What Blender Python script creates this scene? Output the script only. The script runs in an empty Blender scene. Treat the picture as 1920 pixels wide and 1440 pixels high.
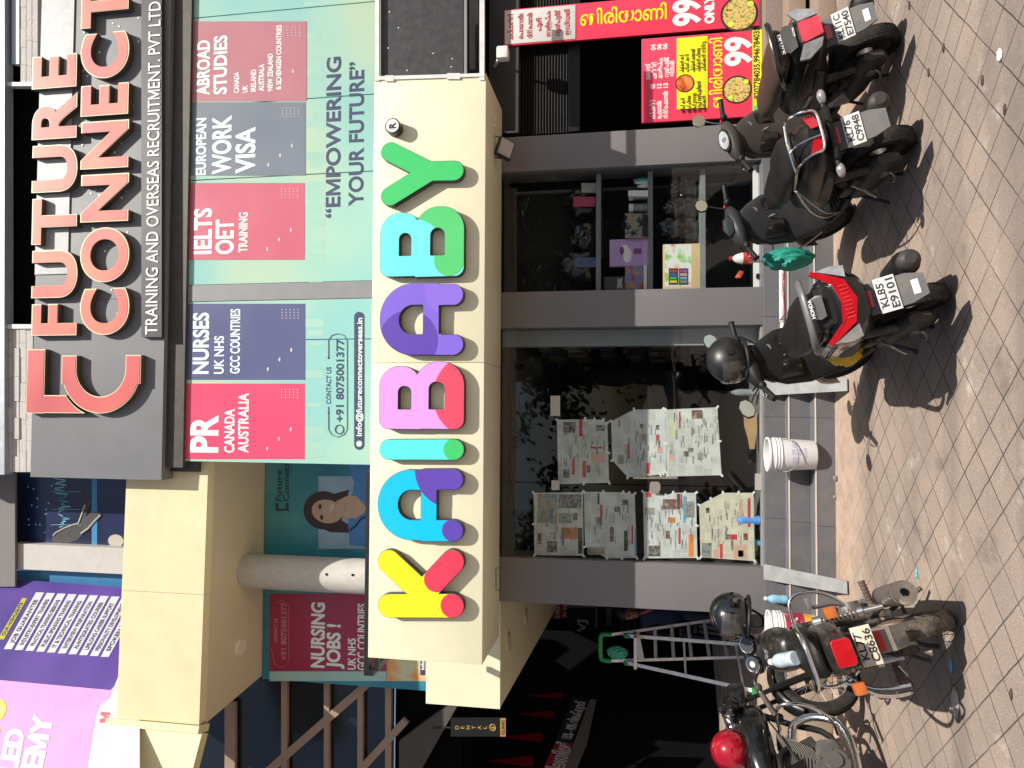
import bpy, bmesh, math, random
import numpy as np
from mathutils import Vector as V, Matrix as MX
random.seed(7)
SC = bpy.context.scene
COL = SC.collection
R = math.radians
# ---------------------------------------------------------------- camera (a phone held on its side: the picture lies rotated)
PITCH, YAW, FPX, EYE = R(9.5), R(1.8), 1332.0, 1.6
FW = V((math.sin(YAW)*math.cos(PITCH), math.cos(YAW)*math.cos(PITCH), math.sin(PITCH)))
RT = V((math.cos(YAW), -math.sin(YAW), 0))
UP = RT.cross(FW)
cam = bpy.data.cameras.new('camera'); camo = bpy.data.objects.new('camera', cam); COL.objects.link(camo)
m = MX.Identity(4)
for i in range(3):
    m[i][0], m[i][1], m[i][2] = -UP[i], RT[i], -FW[i]
m[0][3], m[1][3], m[2][3] = 0, 0, EYE
camo.matrix_world = m
cam.sensor_width = 36; cam.sensor_fit = 'HORIZONTAL'; cam.lens = 36*FPX/1920; cam.clip_end = 500; cam.clip_start = .05
SC.camera = camo
# ---------------------------------------------------------------- daylight
SUN = V((.41, -.625, 1)).normalized()
w = bpy.data.worlds.new('World'); SC.world = w; w.use_nodes = True
nt = w.node_tree; bg = nt.nodes['Background']
sky = nt.nodes.new('ShaderNodeTexSky'); sky.sky_type = 'NISHITA'; sky.sun_disc = False
sky.sun_elevation = math.asin(SUN.z); sky.sun_rotation = math.atan2(SUN.x, SUN.y)
sky.air_density = 1.2; sky.dust_density = 2.0
nt.links.new(sky.outputs[0], bg.inputs[0]); bg.inputs[1].default_value = .066
sl = bpy.data.lights.new('sun', 'SUN'); sl.energy = 5.0; sl.angle = R(.5); sl.color = (1, .94, .84)
so = bpy.data.objects.new('sun', sl); COL.objects.link(so); so.rotation_euler = SUN.to_track_quat('Z', 'Y').to_euler()
SC.view_settings.view_transform = 'Standard'; SC.view_settings.look = 'None'
SC.view_settings.exposure = 0.36; SC.view_settings.gamma = 1
# ---------------------------------------------------------------- layout helpers
class Plane:
    """a wall plane: P(x, y) is the spot of the wall that the photograph shows at x, y"""
    def __init__(s, p0, n=(0, -1, 0)):
        s.p, s.n = V(p0), V(n).normalized()
    def __call__(s, x, y, off=0):
        d = FW + RT*((720-y)/FPX) + UP*((960-x)/FPX)
        o = V((0, 0, EYE)); p = s.p + s.n*off
        return o + d*((p-o).dot(s.n)/d.dot(s.n))
def YP(y): return Plane((0, y, 0))
def ground(x, y, z=0): return Plane((0, 0, z), (0, 0, 1))(x, y)
# ---------------------------------------------------------------- materials
MATS = {}
def srgb(r, g, b):
    f = lambda c: (c/255/12.92) if c/255 < .04045 else ((c/255+.055)/1.055)**2.4
    return (f(r), f(g), f(b))
def mat(name, col=(.5, .5, .5), rough=.5, metal=0., var=.12, vs=6., bump=0., bs=60., dust=0., coat=0., spec=.5, emit=None, stain=0.):
    if name in MATS: return MATS[name]
    M = bpy.data.materials.new(name); M.use_nodes = True; MATS[name] = M
    t = M.node_tree; p = t.nodes['Principled BSDF']; L = t.links.new
    p.inputs['Roughness'].default_value = rough; p.inputs['Metallic'].default_value = metal
    p.inputs['Coat Weight'].default_value = coat; p.inputs['Specular IOR Level'].default_value = spec
    c = (*col, 1)
    if emit:
        p.inputs['Emission Color'].default_value = c; p.inputs['Emission Strength'].default_value = emit
    tc = t.nodes.new('ShaderNodeTexCoord')
    n = t.nodes.new('ShaderNodeTexNoise'); n.inputs['Scale'].default_value = vs; n.inputs['Detail'].default_value = 6
    L(tc.outputs['Object'], n.inputs['Vector'])
    mx = t.nodes.new('ShaderNodeMix'); mx.data_type = 'RGBA'
    mx.inputs[6].default_value = (*[min(1, k*(1-var)) for k in col], 1); mx.inputs[7].default_value = (*[min(1, k*(1+var)) for k in col], 1)
    L(n.outputs['Fac'], mx.inputs[0]); out = mx.outputs[2]
    n2 = t.nodes.new('ShaderNodeTexNoise'); n2.inputs['Scale'].default_value = bs; n2.inputs['Detail'].default_value = 4
    L(tc.outputs['Object'], n2.inputs['Vector'])
    if dust or stain:
        k = dust or stain
        r = t.nodes.new('ShaderNodeMapRange'); r.inputs[1].default_value = .42; r.inputs[2].default_value = .75; r.inputs[4].default_value = k
        n3 = t.nodes.new('ShaderNodeTexNoise'); n3.inputs['Scale'].default_value = vs*1.7; n3.inputs['Detail'].default_value = 9; n3.inputs['Roughness'].default_value = .7
        L(tc.outputs['Object'], n3.inputs['Vector']); L(n3.outputs['Fac'], r.inputs[0])
        m2 = t.nodes.new('ShaderNodeMix'); m2.data_type = 'RGBA'
        m2.inputs[7].default_value = (.33, .27, .21, 1) if dust else (.12, .11, .10, 1)
        L(r.outputs[0], m2.inputs[0]); L(out, m2.inputs[6]); out = m2.outputs[2]
    L(out, p.inputs['Base Color'])
    rr = t.nodes.new('ShaderNodeMapRange'); rr.inputs[3].default_value = max(.02, rough-.07); rr.inputs[4].default_value = min(1, rough+.12)
    L(n.outputs['Fac'], rr.inputs[0]); L(rr.outputs[0], p.inputs['Roughness'])
    if bump:
        b = t.nodes.new('ShaderNodeBump'); b.inputs['Strength'].default_value = bump; b.inputs['Distance'].default_value = .01
        L(n2.outputs['Fac'], b.inputs['Height']); L(b.outputs[0], p.inputs['Normal'])
    return M
def glass_mat(name, tint=(1, 1, 1), refl=1.5, rough=0.0):
    if name in MATS: return MATS[name]
    M = bpy.data.materials.new(name); M.use_nodes = True; MATS[name] = M
    t = M.node_tree; t.nodes.remove(t.nodes['Principled BSDF']); L = t.links.new
    o = t.nodes['Material Output']
    tr = t.nodes.new('ShaderNodeBsdfTransparent'); tr.inputs[0].default_value = (*tint, 1)
    gl = t.nodes.new('ShaderNodeBsdfGlossy'); gl.inputs['Roughness'].default_value = rough
    # two-sided Schlick reflectance: one face of the pane at a time
    ge = t.nodes.new('ShaderNodeNewGeometry'); dt = t.nodes.new('ShaderNodeVectorMath'); dt.operation = 'DOT_PRODUCT'
    L(ge.outputs['Normal'], dt.inputs[0]); L(ge.outputs['Incoming'], dt.inputs[1])
    def mt(op, a, b):
        q = t.nodes.new('ShaderNodeMath'); q.operation = op
        for i, v in enumerate((a, b)):
            if isinstance(v, (int, float)): q.inputs[i].default_value = v
            elif v is not None: L(v, q.inputs[i])
        return q.outputs[0]
    r0 = ((refl-1)/(refl+1))**2*.75
    fac = mt('ADD', mt('MULTIPLY', mt('POWER', mt('SUBTRACT', 1, mt('ABSOLUTE', dt.outputs['Value'], None)), 5), 1-r0), r0)
    tc = t.nodes.new('ShaderNodeTexCoord'); n = t.nodes.new('ShaderNodeTexNoise'); n.inputs['Scale'].default_value = 1.3
    b = t.nodes.new('ShaderNodeBump'); b.inputs['Strength'].default_value = .06; b.inputs['Distance'].default_value = .05
    L(tc.outputs['Object'], n.inputs['Vector']); L(n.outputs['Fac'], b.inputs['Height']); L(b.outputs[0], gl.inputs['Normal'])
    mx = t.nodes.new('ShaderNodeMixShader')
    L(fac, mx.inputs[0]); L(tr.outputs[0], mx.inputs[1]); L(gl.outputs[0], mx.inputs[2]); L(mx.outputs[0], o.inputs[0])
    return M
# ---------------------------------------------------------------- mesh building
class B:
    def __init__(s, mats=None):
        s.bm = bmesh.new(); s.mats = mats or []; s.mi = 0
    def use(s, m):
        if m not in s.mats: s.mats.append(m)
        s.mi = s.mats.index(m); return s
    def _new(s, verts, faces):
        vs = [s.bm.verts.new(v) for v in verts]
        out = []
        for f in faces:
            try:
                q = s.bm.faces.new([vs[i] for i in f]); q.material_index = s.mi; out.append(q)
            except ValueError: pass
        return vs, out
    def box(s, x0, x1, y0, y1, z0, z1, bev=0, T=None):
        vs, fs = s._new([(x, y, z) for z in (z0, z1) for x, y in ((x0, y0), (x1, y0), (x1, y1), (x0, y1))],
                        [(3, 2, 1, 0), (4, 5, 6, 7), (0, 1, 5, 4), (1, 2, 6, 5), (2, 3, 7, 6), (3, 0, 4, 7)])
        if T:
            for v in vs: v.co = T @ v.co
        if bev:
            es = list({e for f in fs for e in f.edges})
            bmesh.ops.bevel(s.bm, geom=es, offset=bev, segments=2, profile=.6, affect='EDGES')
        return s
    def cbox(s, c, sz, bev=0, rot=(0, 0, 0)):
        from mathutils import Euler
        T = MX.Translation(c) @ Euler(rot).to_matrix().to_4x4()
        return s.box(-sz[0]/2, sz[0]/2, -sz[1]/2, sz[1]/2, -sz[2]/2, sz[2]/2, bev, T)
    def loft(s, rings, caps=True, closed=False):
        n = len(rings[0]); vs = []
        for r in rings: vs += [s.bm.verts.new(p) for p in r]
        m = len(rings)
        for i in range(m if closed else m-1):
            a, b = i*n, ((i+1) % m)*n
            for j in range(n):
                k = (j+1) % n
                f = s.bm.faces.new((vs[a+j], vs[a+k], vs[b+k], vs[b+j])); f.material_index = s.mi
        if caps and not closed:
            for rr, rev in ((vs[:n], True), (vs[-n:], False)):
                f = s.bm.faces.new(list(reversed(rr)) if rev else rr); f.material_index = s.mi
        return s
    def tube(s, pts, r, n=10, closed=False, caps=True, flat=1.0):
        pts = [V(p) for p in pts]; m = len(pts); rings = []
        rs = r if isinstance(r, (list, tuple)) else [r]*m
        ref = None
        for i in range(m):
            if closed: d = pts[(i+1) % m] - pts[i-1]
            else: d = pts[min(i+1, m-1)] - pts[max(i-1, 0)]
            if d.length < 1e-9: d = V((0, 0, 1))
            d.normalize()
            if ref is None: ref = d.orthogonal().normalized()
            ref = (ref - d*ref.dot(d))
            if ref.length < 1e-6: ref = d.orthogonal()
            ref.normalize(); q = d.cross(ref)
            rings.append([pts[i] + (ref*math.cos(a)*flat + q*math.sin(a))*rs[i] for a in [2*math.pi*j/n for j in range(n)]])
        return s.loft(rings, caps, closed)
    def lathe(s, prof, T=None, n=24, caps=True, arc=None):
        T = T or MX.Identity(4)
        rings = [[T @ V((max(r, 1e-4)*math.cos(2*math.pi*j/n), max(r, 1e-4)*math.sin(2*math.pi*j/n), h)) for j in range(n)] for r, h in prof]
        return s.loft(rings, caps)
    def cyl(s, a, b, r, n=16, r2=None):
        return s.tube([a, b], [r, r if r2 is None else r2], n)
    def ell(s, c, rad, nu=20, nv=12, T=None, zmin=-1, zmax=1):
        T = T or MX.Identity(4); c = V(c); rings = []
        a0, a1 = math.asin(max(-1, zmin)), math.asin(min(1, zmax))
        for i in range(nv+1):
            a = a0 + (a1-a0)*i/nv; cr = max(math.cos(a), 1e-3)
            rings.append([c + T @ V((rad[0]*cr*math.cos(2*math.pi*j/nu), rad[1]*cr*math.sin(2*math.pi*j/nu), rad[2]*math.sin(a))) for j in range(nu)])
        return s.loft(rings)
    def prism(s, pts, vec):
        n = len(pts); vec = V(vec)
        a = [s.bm.verts.new(p) for p in pts]; b = [s.bm.verts.new(V(p)+vec) for p in pts]
        for f in (a, list(reversed(b))): s.bm.faces.new(f).material_index = s.mi
        for i in range(n):
            j = (i+1) % n
            s.bm.faces.new((a[j], a[i], b[i], b[j])).material_index = s.mi
        return s
    def poly(s, P, px, th=.004, off=0):
        """flat piece on wall plane P given by photo corners, standing th proud"""
        return s.prism([P(x, y, off+th) for x, y in px], -P.n*th)
    def rect(s, P, x0, x1, y0, y1, th=.004, off=0):
        return s.poly(P, [(x0, y1), (x1, y1), (x1, y0), (x0, y0)], th, off)
    def disc(s, P, x, y, r, th=.004, off=0, n=28, ry=None):
        c = P(x, y, off+th); u = V((P.n.y*-1, P.n.x, 0)).normalized(); ry = ry or r
        return s.prism([c + u*r*math.cos(2*math.pi*i/n) + V((0, 0, 1))*ry*math.sin(2*math.pi*i/n) for i in range(n)], -P.n*th)
    def mesh_add(s, me, T):
        n0 = len(s.bm.verts); nf = len(s.bm.faces)
        s.bm.from_mesh(me); s.bm.verts.ensure_lookup_table(); s.bm.faces.ensure_lookup_table()
        for v in s.bm.verts[n0:]: v.co = T @ v.co
        for f in s.bm.faces[nf:]: f.material_index = s.mi
        return s
    def text(s, body, o, u, v, width=None, cap=.1, th=.002, bold=.0, center=False, sx=None):
        me, x0, x1, y0, y1 = glyphs(body, bold)
        k = cap/CAPH
        kx = (width/(x1-x0)) if width else k*(sx or 1)
        u, v = V(u).normalized(), V(v).normalized(); nrm = u.cross(v)
        T = MX.Identity(4)
        for i in range(3): T[i][0], T[i][1], T[i][2] = u[i]*kx, v[i]*k, nrm[i]*th
        org = V(o) - u*kx*(x0 if not center else (x0+x1)/2)
        for i in range(3): T[i][3] = org[i]
        return s.mesh_add(me, T)
    def tp(s, P, body, xb, yl, yr, xt, bold=.02, th=.002, off=.0):
        """lettering on wall plane P: baseline at xb, running from yl to yr, cap tops at xt"""
        a, b, c = P(xb, yl, off), P(xb, yr, off), P(xt, yl, off)
        u = b-a; v = V((0, 0, 1)); u.z *= .5
        return s.text(body, a, u, v, (b-a).length, (c-a).dot(v), th, bold)
    def mirror_y(s):
        for v in s.bm.verts: v.co.y = -v.co.y
        bmesh.ops.reverse_faces(s.bm, faces=s.bm.faces); return s
_G = {}
CAPH = .682
def _raw(body, bold):
    k = (body, bold)
    if k in _G: return _G[k]
    c = bpy.data.curves.new('t', 'FONT'); c.body = body; c.size = 1; c.extrude = .5; c.offset = bold; c.resolution_u = 10 if len(body) == 1 else 4
    o = bpy.data.objects.new('t', c)
    me = bpy.data.meshes.new_from_object(o)
    xs = [v.co.x for v in me.vertices] or [0]; ys = [v.co.y for v in me.vertices] or [0]
    for v in me.vertices: v.co.z += .5
    bpy.data.objects.remove(o); bpy.data.curves.remove(c)
    _G[k] = (me, min(xs), max(xs), min(ys), max(ys)); return _G[k]
def glyphs(body, bold):
    """lettering mesh; the letter M is drawn here because the built-in outline of it overlaps itself"""
    if 'M' not in body: return _raw(body, bold)
    k = ('*'+body, bold)
    if k in _G: return _G[k]
    import re as _re
    bm = bmesh.new(); right = lambda t: _raw(t, bold)[2]
    pos = 0
    for seg in _re.split('(M)', body):
        if not seg: continue
        pre = body[:pos]; pos += len(seg)
        if not seg.strip(): continue
        me, x0, x1, y0, y1 = _raw(seg, bold); dx = right(pre+seg)-x1
        n0 = len(bm.verts)
        if seg == 'M':
            w, h = x1-x0, y1-y0; t_ = .078+2*bold; q = t_*1.08
            yi, a_, c_ = h*.70-bold*2, t_*.36, h*.30+bold*2
            for pl in ([(0, 0), (t_, 0), (t_, yi), (q, h), (0, h)], [(t_, yi), (w/2-a_, h*.04), (w/2, c_), (q, h)], [(w/2-a_, h*.04), (w/2+a_, h*.04), (w/2, c_)],
                       [(w-t_, yi), (w-q, h), (w/2, c_), (w/2+a_, h*.04)], [(w, 0), (w, h), (w-q, h), (w-t_, yi), (w-t_, 0)]):
                A = [bm.verts.new((x0+dx+x, y0+y, 1)) for x, y in pl]; B_ = [bm.verts.new((x0+dx+x, y0+y, 0)) for x, y in pl]
                bm.faces.new(A)
                for k2 in range(len(pl)):
                    l2 = (k2+1) % len(pl); bm.faces.new((A[l2], A[k2], B_[k2], B_[l2]))
        else:
            bm.from_mesh(me); bm.verts.ensure_lookup_table()
            for v in bm.verts[n0:]: v.co.x += dx
    me = bpy.data.meshes.new('t'); bm.to_mesh(me); bm.free()
    xs = [v.co.x for v in me.vertices]; ys = [v.co.y for v in me.vertices]
    _G[k] = (me, min(xs), max(xs), min(ys), max(ys)); return _G[k]
_h = glyphs('H', 0); CAPH = _h[4]-_h[3]
def ring(x, zc, hw, hh, e=2.6, n=22, yc=0, tilt=0):
    out = []
    for i in range(n):
        a = 2*math.pi*i/n; c, s_ = math.cos(a), math.sin(a)
        dy = hw*math.copysign(abs(c)**(2/e), c); dz = hh*math.copysign(abs(s_)**(2/e), s_)
        out.append(V((x + dz*tilt, yc+dy, zc+dz)))
    return out
def ringz(z, xc, hx, hw, e=2.6, n=22, yc=0):
    return [V((p.z, p.y, z)) for p in ring(0, xc, hw, hx, e, n, yc)]
def smoothpath(pts, n=6):
    pts = [V(p) for p in pts]; out = []
    for i in range(len(pts)-1):
        p0, p1, p2, p3 = pts[max(i-1, 0)], pts[i], pts[i+1], pts[min(i+2, len(pts)-1)]
        for k in range(n):
            t = k/n
            out.append(.5*((2*p1)+(p2-p0)*t+(2*p0-5*p1+4*p2-p3)*t*t+(3*p1-p0-3*p2+p3)*t**3))
    return out+[pts[-1]]
def ob(name, b, m, parent=None, label=None, cat=None, group=None, kind=None, flat=False, ang=38, bev=0):
    me = bpy.data.meshes.new(name)
    bmesh.ops.recalc_face_normals(b.bm, faces=b.bm.faces) if not flat else None
    b.bm.to_mesh(me); b.bm.free()
    if b.mats:
        for k in b.mats: me.materials.append(k)
    else: me.materials.append(m)
    for p in me.polygons: p.use_smooth = True
    me.set_sharp_from_angle(angle=R(ang))
    o = bpy.data.objects.new(name, me); COL.objects.link(o)
    if parent:
        o.parent = parent
        if parent.name in WBASE:
            me.transform(MX.Translation(-WBASE[parent.name])); WBASE[o.name] = WBASE[parent.name]
    if bev:
        q = o.modifiers.new('bevel', 'BEVEL'); q.width = bev; q.segments = 2; q.limit_method = 'ANGLE'; q.angle_limit = R(40)
    tag(o, label, cat, group, kind); return o
def tag(o, label=None, cat=None, group=None, kind=None):
    for k, v in (('label', label), ('category', cat), ('group', group), ('kind', kind)):
        if v: o[k] = v
    return o
def thing(name, label, cat, loc=(0, 0, 0), rot=(0, 0, 0), group=None, scale=1):
    o = bpy.data.objects.new(name, None); COL.objects.link(o); o.location = loc; o.rotation_euler = rot
    o.scale = (scale,)*3; o.empty_display_size = .1
    return tag(o, label, cat, group)
WBASE = {}
def place(name, label, cat, base=(0, 0, 0), group=None):
    """a thing whose parts are given in world coordinates"""
    o = thing(name, label, cat, base, group=group); WBASE[o.name] = V(base); return o
def dup(root, loc=None, label=None, rot=None):
    def cp(o, par):
        c = o.copy(); COL.objects.link(c); c.parent = par
        for k in o.children: cp(k, c)
        return c
    r = cp(root, None)
    if loc is not None: r.location = loc
    if rot is not None: r.rotation_euler = rot
    if label: r['label'] = label
    return r
# ---- soft rounded letter shapes from a distance field (front view, metres)
def contour(f, x0, x1, z0, z1, h=.004):
    xs = np.arange(x0, x1+h, h); zs = np.arange(z0, z1+h, h)
    X, Z = np.meshgrid(xs, zs, indexing='ij'); D = f(X, Z); nx, nz = D.shape
    nxt = {}
    def ep(i, j, k):     # point on a cell edge: k=0 along x, 1 along z
        a = D[i, j]; b = D[i+1, j] if k == 0 else D[i, j+1]; t = a/(a-b)
        return (xs[i]+(h*t if k == 0 else 0), zs[j]+(h*t if k == 1 else 0))
    ins = D < 0
    segs = {}
    for i, j in zip(*np.where(~((ins[:-1, :-1] == ins[1:, :-1]) & (ins[:-1, :-1] == ins[:-1, 1:]) & (ins[:-1, :-1] == ins[1:, 1:])))):
        c = [ins[i, j], ins[i+1, j], ins[i+1, j+1], ins[i, j+1]]
        E = [(i, j, 0), (i+1, j, 1), (i, j+1, 0), (i, j, 1)]
        ent = [E[k] for k in range(4) if not c[k] and c[(k+1) % 4]]   # outside -> inside
        exi = [E[k] for k in range(4) if c[k] and not c[(k+1) % 4]]
        for a, b in zip(exi, ent): segs.setdefault(a, b)
    loops = []
    while segs:
        st = next(iter(segs)); cur = st; lp = []
        while cur in segs:
            lp.append(ep(*cur)); cur = segs.pop(cur)
        if len(lp) > 6: loops.append(lp)
    return loops
def slab(b, loops, to3, th_vec):
    """filled, extruded outlines (holes allowed)"""
    c = bpy.data.curves.new('c', 'CURVE'); c.dimensions = '2D'; c.fill_mode = 'BOTH'; c.extrude = .5
    for lp in loops:
        s = c.splines.new('POLY'); s.points.add(len(lp)-1); s.use_cyclic_u = True
        for p, q in zip(s.points, lp): p.co = (q[0], q[1], 0, 1)
    o = bpy.data.objects.new('c', c); me = bpy.data.meshes.new_from_object(o)
    th = V(th_vec); T = MX.Identity(4)
    o0, ux, uz = to3
    for i in range(3): T[i][0], T[i][1], T[i][2], T[i][3] = ux[i], uz[i], th[i], o0[i]+th[i]*.5
    b.mesh_add(me, T); bpy.data.objects.remove(o); bpy.data.curves.remove(c); bpy.data.meshes.remove(me)
    return b
def s_cap(a, b, r):
    def f(X, Z):
        ax, az = a; bx, bz = b; dx, dz = bx-ax, bz-az; L = dx*dx+dz*dz+1e-12
        t = np.clip(((X-ax)*dx+(Z-az)*dz)/L, 0, 1)
        return np.hypot(X-ax-dx*t, Z-az-dz*t)-r
    return f
def s_box(x0, x1, z0, z1, r):      # r: radii (left-bottom, right-bottom, right-top, left-top)
    if not isinstance(r, (tuple, list)): r = (r,)*4
    cx, cz, hx, hz = (x0+x1)/2, (z0+z1)/2, (x1-x0)/2, (z1-z0)/2
    def f(X, Z):
        px, pz = X-cx, Z-cz
        rr = np.where(px < 0, np.where(pz < 0, r[0], r[3]), np.where(pz < 0, r[1], r[2]))
        qx, qz = np.abs(px)-hx+rr, np.abs(pz)-hz+rr
        return np.minimum(np.maximum(qx, qz), 0)+np.hypot(np.maximum(qx, 0), np.maximum(qz, 0))-rr
    return f
def s_circ(c, r): return lambda X, Z: np.hypot(X-c[0], Z-c[1])-r
def s_or(*fs): return lambda X, Z: np.minimum.reduce([f(X, Z) for f in fs])
def s_and(*fs): return lambda X, Z: np.maximum.reduce([f(X, Z) for f in fs])
def s_sub(f, *gs): return lambda X, Z: np.maximum.reduce([f(X, Z)]+[-g(X, Z) for g in gs])
def s_off(f, d): return lambda X, Z: f(X, Z)+d
# ---------------------------------------------------------------- ground material: square pavers laid at 45 degrees
def ground_material():
    M = bpy.data.materials.new('paver'); M.use_nodes = True
    t = M.node_tree; p = t.nodes['Principled BSDF']; L = t.links.new; N = t.nodes.new
    def math_(op, a, b=None, c=None):
        n = N('ShaderNodeMath'); n.operation = op
        for i, v in enumerate((a, b, c)):
            if v is None: continue
            if isinstance(v, (int, float)): n.inputs[i].default_value = v
            else: L(v, n.inputs[i])
        return n.outputs[0]
    def noise(scale, det=6, rough=.6, vec=None):
        n = N('ShaderNodeTexNoise'); n.inputs['Scale'].default_value = scale; n.inputs['Detail'].default_value = det
        n.inputs['Roughness'].default_value = rough; L(vec or tc.outputs['Object'], n.inputs['Vector']); return n.outputs['Fac']
    def ramp(f, a, b, c=0., d=1.):
        r = N('ShaderNodeMapRange'); r.inputs[1].default_value = a; r.inputs[2].default_value = b
        r.inputs[3].default_value = c; r.inputs[4].default_value = d; L(f, r.inputs[0]); return r.outputs[0]
    def mix(f, a, b):
        m = N('ShaderNodeMix'); m.data_type = 'RGBA'
        if isinstance(f, (int, float)): m.inputs[0].default_value = f
        else: L(f, m.inputs[0])
        for k, v in ((6, a), (7, b)):
            if isinstance(v, tuple): m.inputs[k].default_value = (*v, 1)
            else: L(v, m.inputs[k])
        return m.outputs[2]
    tc = N('ShaderNodeTexCoord')
    mp = N('ShaderNodeMapping'); mp.vector_type = 'POINT'
    a = R(-43.2); s = 1/.1722
    ox, oy = -.0703, 3.5375
    mp.inputs['Rotation'].default_value = (0, 0, a); mp.inputs['Scale'].default_value = (s, s, s)
    mp.inputs['Location'].default_value = (-(ox*math.cos(a)-oy*math.sin(a))*s, -(ox*math.sin(a)+oy*math.cos(a))*s, 0)
    wob = N('ShaderNodeVectorMath'); wob.operation = 'ADD'
    wn = N('ShaderNodeTexNoise'); wn.inputs['Scale'].default_value = 9
    L(tc.outputs['Object'], wn.inputs['Vector'])
    wsc = N('ShaderNodeVectorMath'); wsc.operation = 'SCALE'; wsc.inputs['Scale'].default_value = .012
    L(wn.outputs['Color'], wsc.inputs[0]); L(tc.outputs['Object'], wob.inputs[0]); L(wsc.outputs[0], wob.inputs[1])
    L(wob.outputs[0], mp.inputs[0])
    sep = N('ShaderNodeSeparateXYZ'); L(mp.outputs[0], sep.inputs[0])
    ex = math_('ABSOLUTE', math_('SUBTRACT', math_('FRACT', sep.outputs[0]), .5))
    ey = math_('ABSOLUTE', math_('SUBTRACT', math_('FRACT', sep.outputs[1]), .5))
    edge = math_('MAXIMUM', ex, ey)
    fl = N('ShaderNodeCombineXYZ'); L(math_('FLOOR', sep.outputs[0]), fl.inputs[0]); L(math_('FLOOR', sep.outputs[1]), fl.inputs[1])
    wh = N('ShaderNodeTexWhiteNoise'); wh.noise_dimensions = '3D'; L(fl.outputs[0], wh.inputs['Vector'])
    base = mix(ramp(noise(1.1, 5), .3, .7), (.375, .290, .232), (.275, .215, .180))
    base = mix(ramp(wh.outputs['Value'], 0, 1, 0, .4), base, (.215, .175, .155))
    base = mix(ramp(noise(.55, 6, .65), .46, .62, 0, .4), base, (.20, .165, .142))
    base = mix(ramp(noise(150, 3), .50, .70, 0, .6), base, (.15, .115, .095))
    base = mix(ramp(noise(28, 7, .75), .56, .68, 0, .5), base, (.14, .11, .095))
    base = mix(ramp(noise(95, 2), .60, .72, 0, .75), base, (.55, .46, .38))
    base = mix(ramp(noise(2.1, 9, .72), .585, .66, 0, .6), base, (.52, .46, .41))       # cement splashes
    base = mix(ramp(noise(2.3, 7, .65, None), .57, .66, 0, .5), base, (.12, .095, .082))   # old damp stains
    sp = N('ShaderNodeSeparateXYZ'); L(tc.outputs['Object'], sp.inputs[0])
    # dark tyre-polished bands that run along the street front
    bandv = N('ShaderNodeMapping'); bandv.inputs['Scale'].default_value = (.22, 1.5, 1); L(tc.outputs['Object'], bandv.inputs[0])
    base = mix(ramp(noise(1.6, 4, .5, bandv.outputs[0]), .50, .66, 0, .5), base, (.125, .105, .096))
    grout = ramp(math_('ADD', edge, math_('MULTIPLY', math_('SUBTRACT', noise(14), .5), .012)), .474, .489)
    # cement skim that has crept out from the foot of the steps
    skim = math_('MULTIPLY', ramp(math_('ADD', sp.outputs[1], math_('MULTIPLY', math_('SUBTRACT', noise(2.2, 5), .5), .9)), 5.15, 5.62),
                 ramp(math_('ABSOLUTE', sp.outputs[0]), 2.6, 2.9, 1, 0))
    skimc = mix(ramp(noise(7, 8, .7), .4, .65), (.46, .34, .26), (.33, .235, .18))
    grey = math_('MULTIPLY', ramp(noise(9, 6), .56, .66), .5)
    skimc = mix(grey, skimc, (.33, .30, .28))
    base = mix(math_('MULTIPLY', skim, .85), base, skimc)
    redm = math_('MULTIPLY', math_('MULTIPLY', ramp(noise(5, 7, .7), .56, .64), ramp(sp.outputs[1], 5.5, 5.75)), ramp(sp.outputs[0], -1.6, -.9, 1, .0))
    base = mix(math_('MULTIPLY', redm, .65), base, (.50, .13, .12))
    gm = math_('MULTIPLY', math_('MULTIPLY', grout, ramp(noise(1.9, 5), .34, .56, .3, 1)), math_('SUBTRACT', 1, math_('MULTIPLY', skim, .75)))
    base = mix(math_('MULTIPLY', gm, .9), base, (.035, .028, .026))
    L(base, p.inputs['Base Color']); p.inputs['Roughness'].default_value = .85
    bp = N('ShaderNodeBump'); bp.inputs['Strength'].default_value = .6; bp.inputs['Distance'].default_value = .006
    hgt = math_('ADD', math_('SUBTRACT', math_('MULTIPLY', noise(120, 4), .5), math_('MULTIPLY', gm, 1.2)), math_('MULTIPLY', noise(6, 5), .8))
    L(hgt, bp.inputs['Height']); L(bp.outputs[0], p.inputs['Normal'])
    return M
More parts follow.
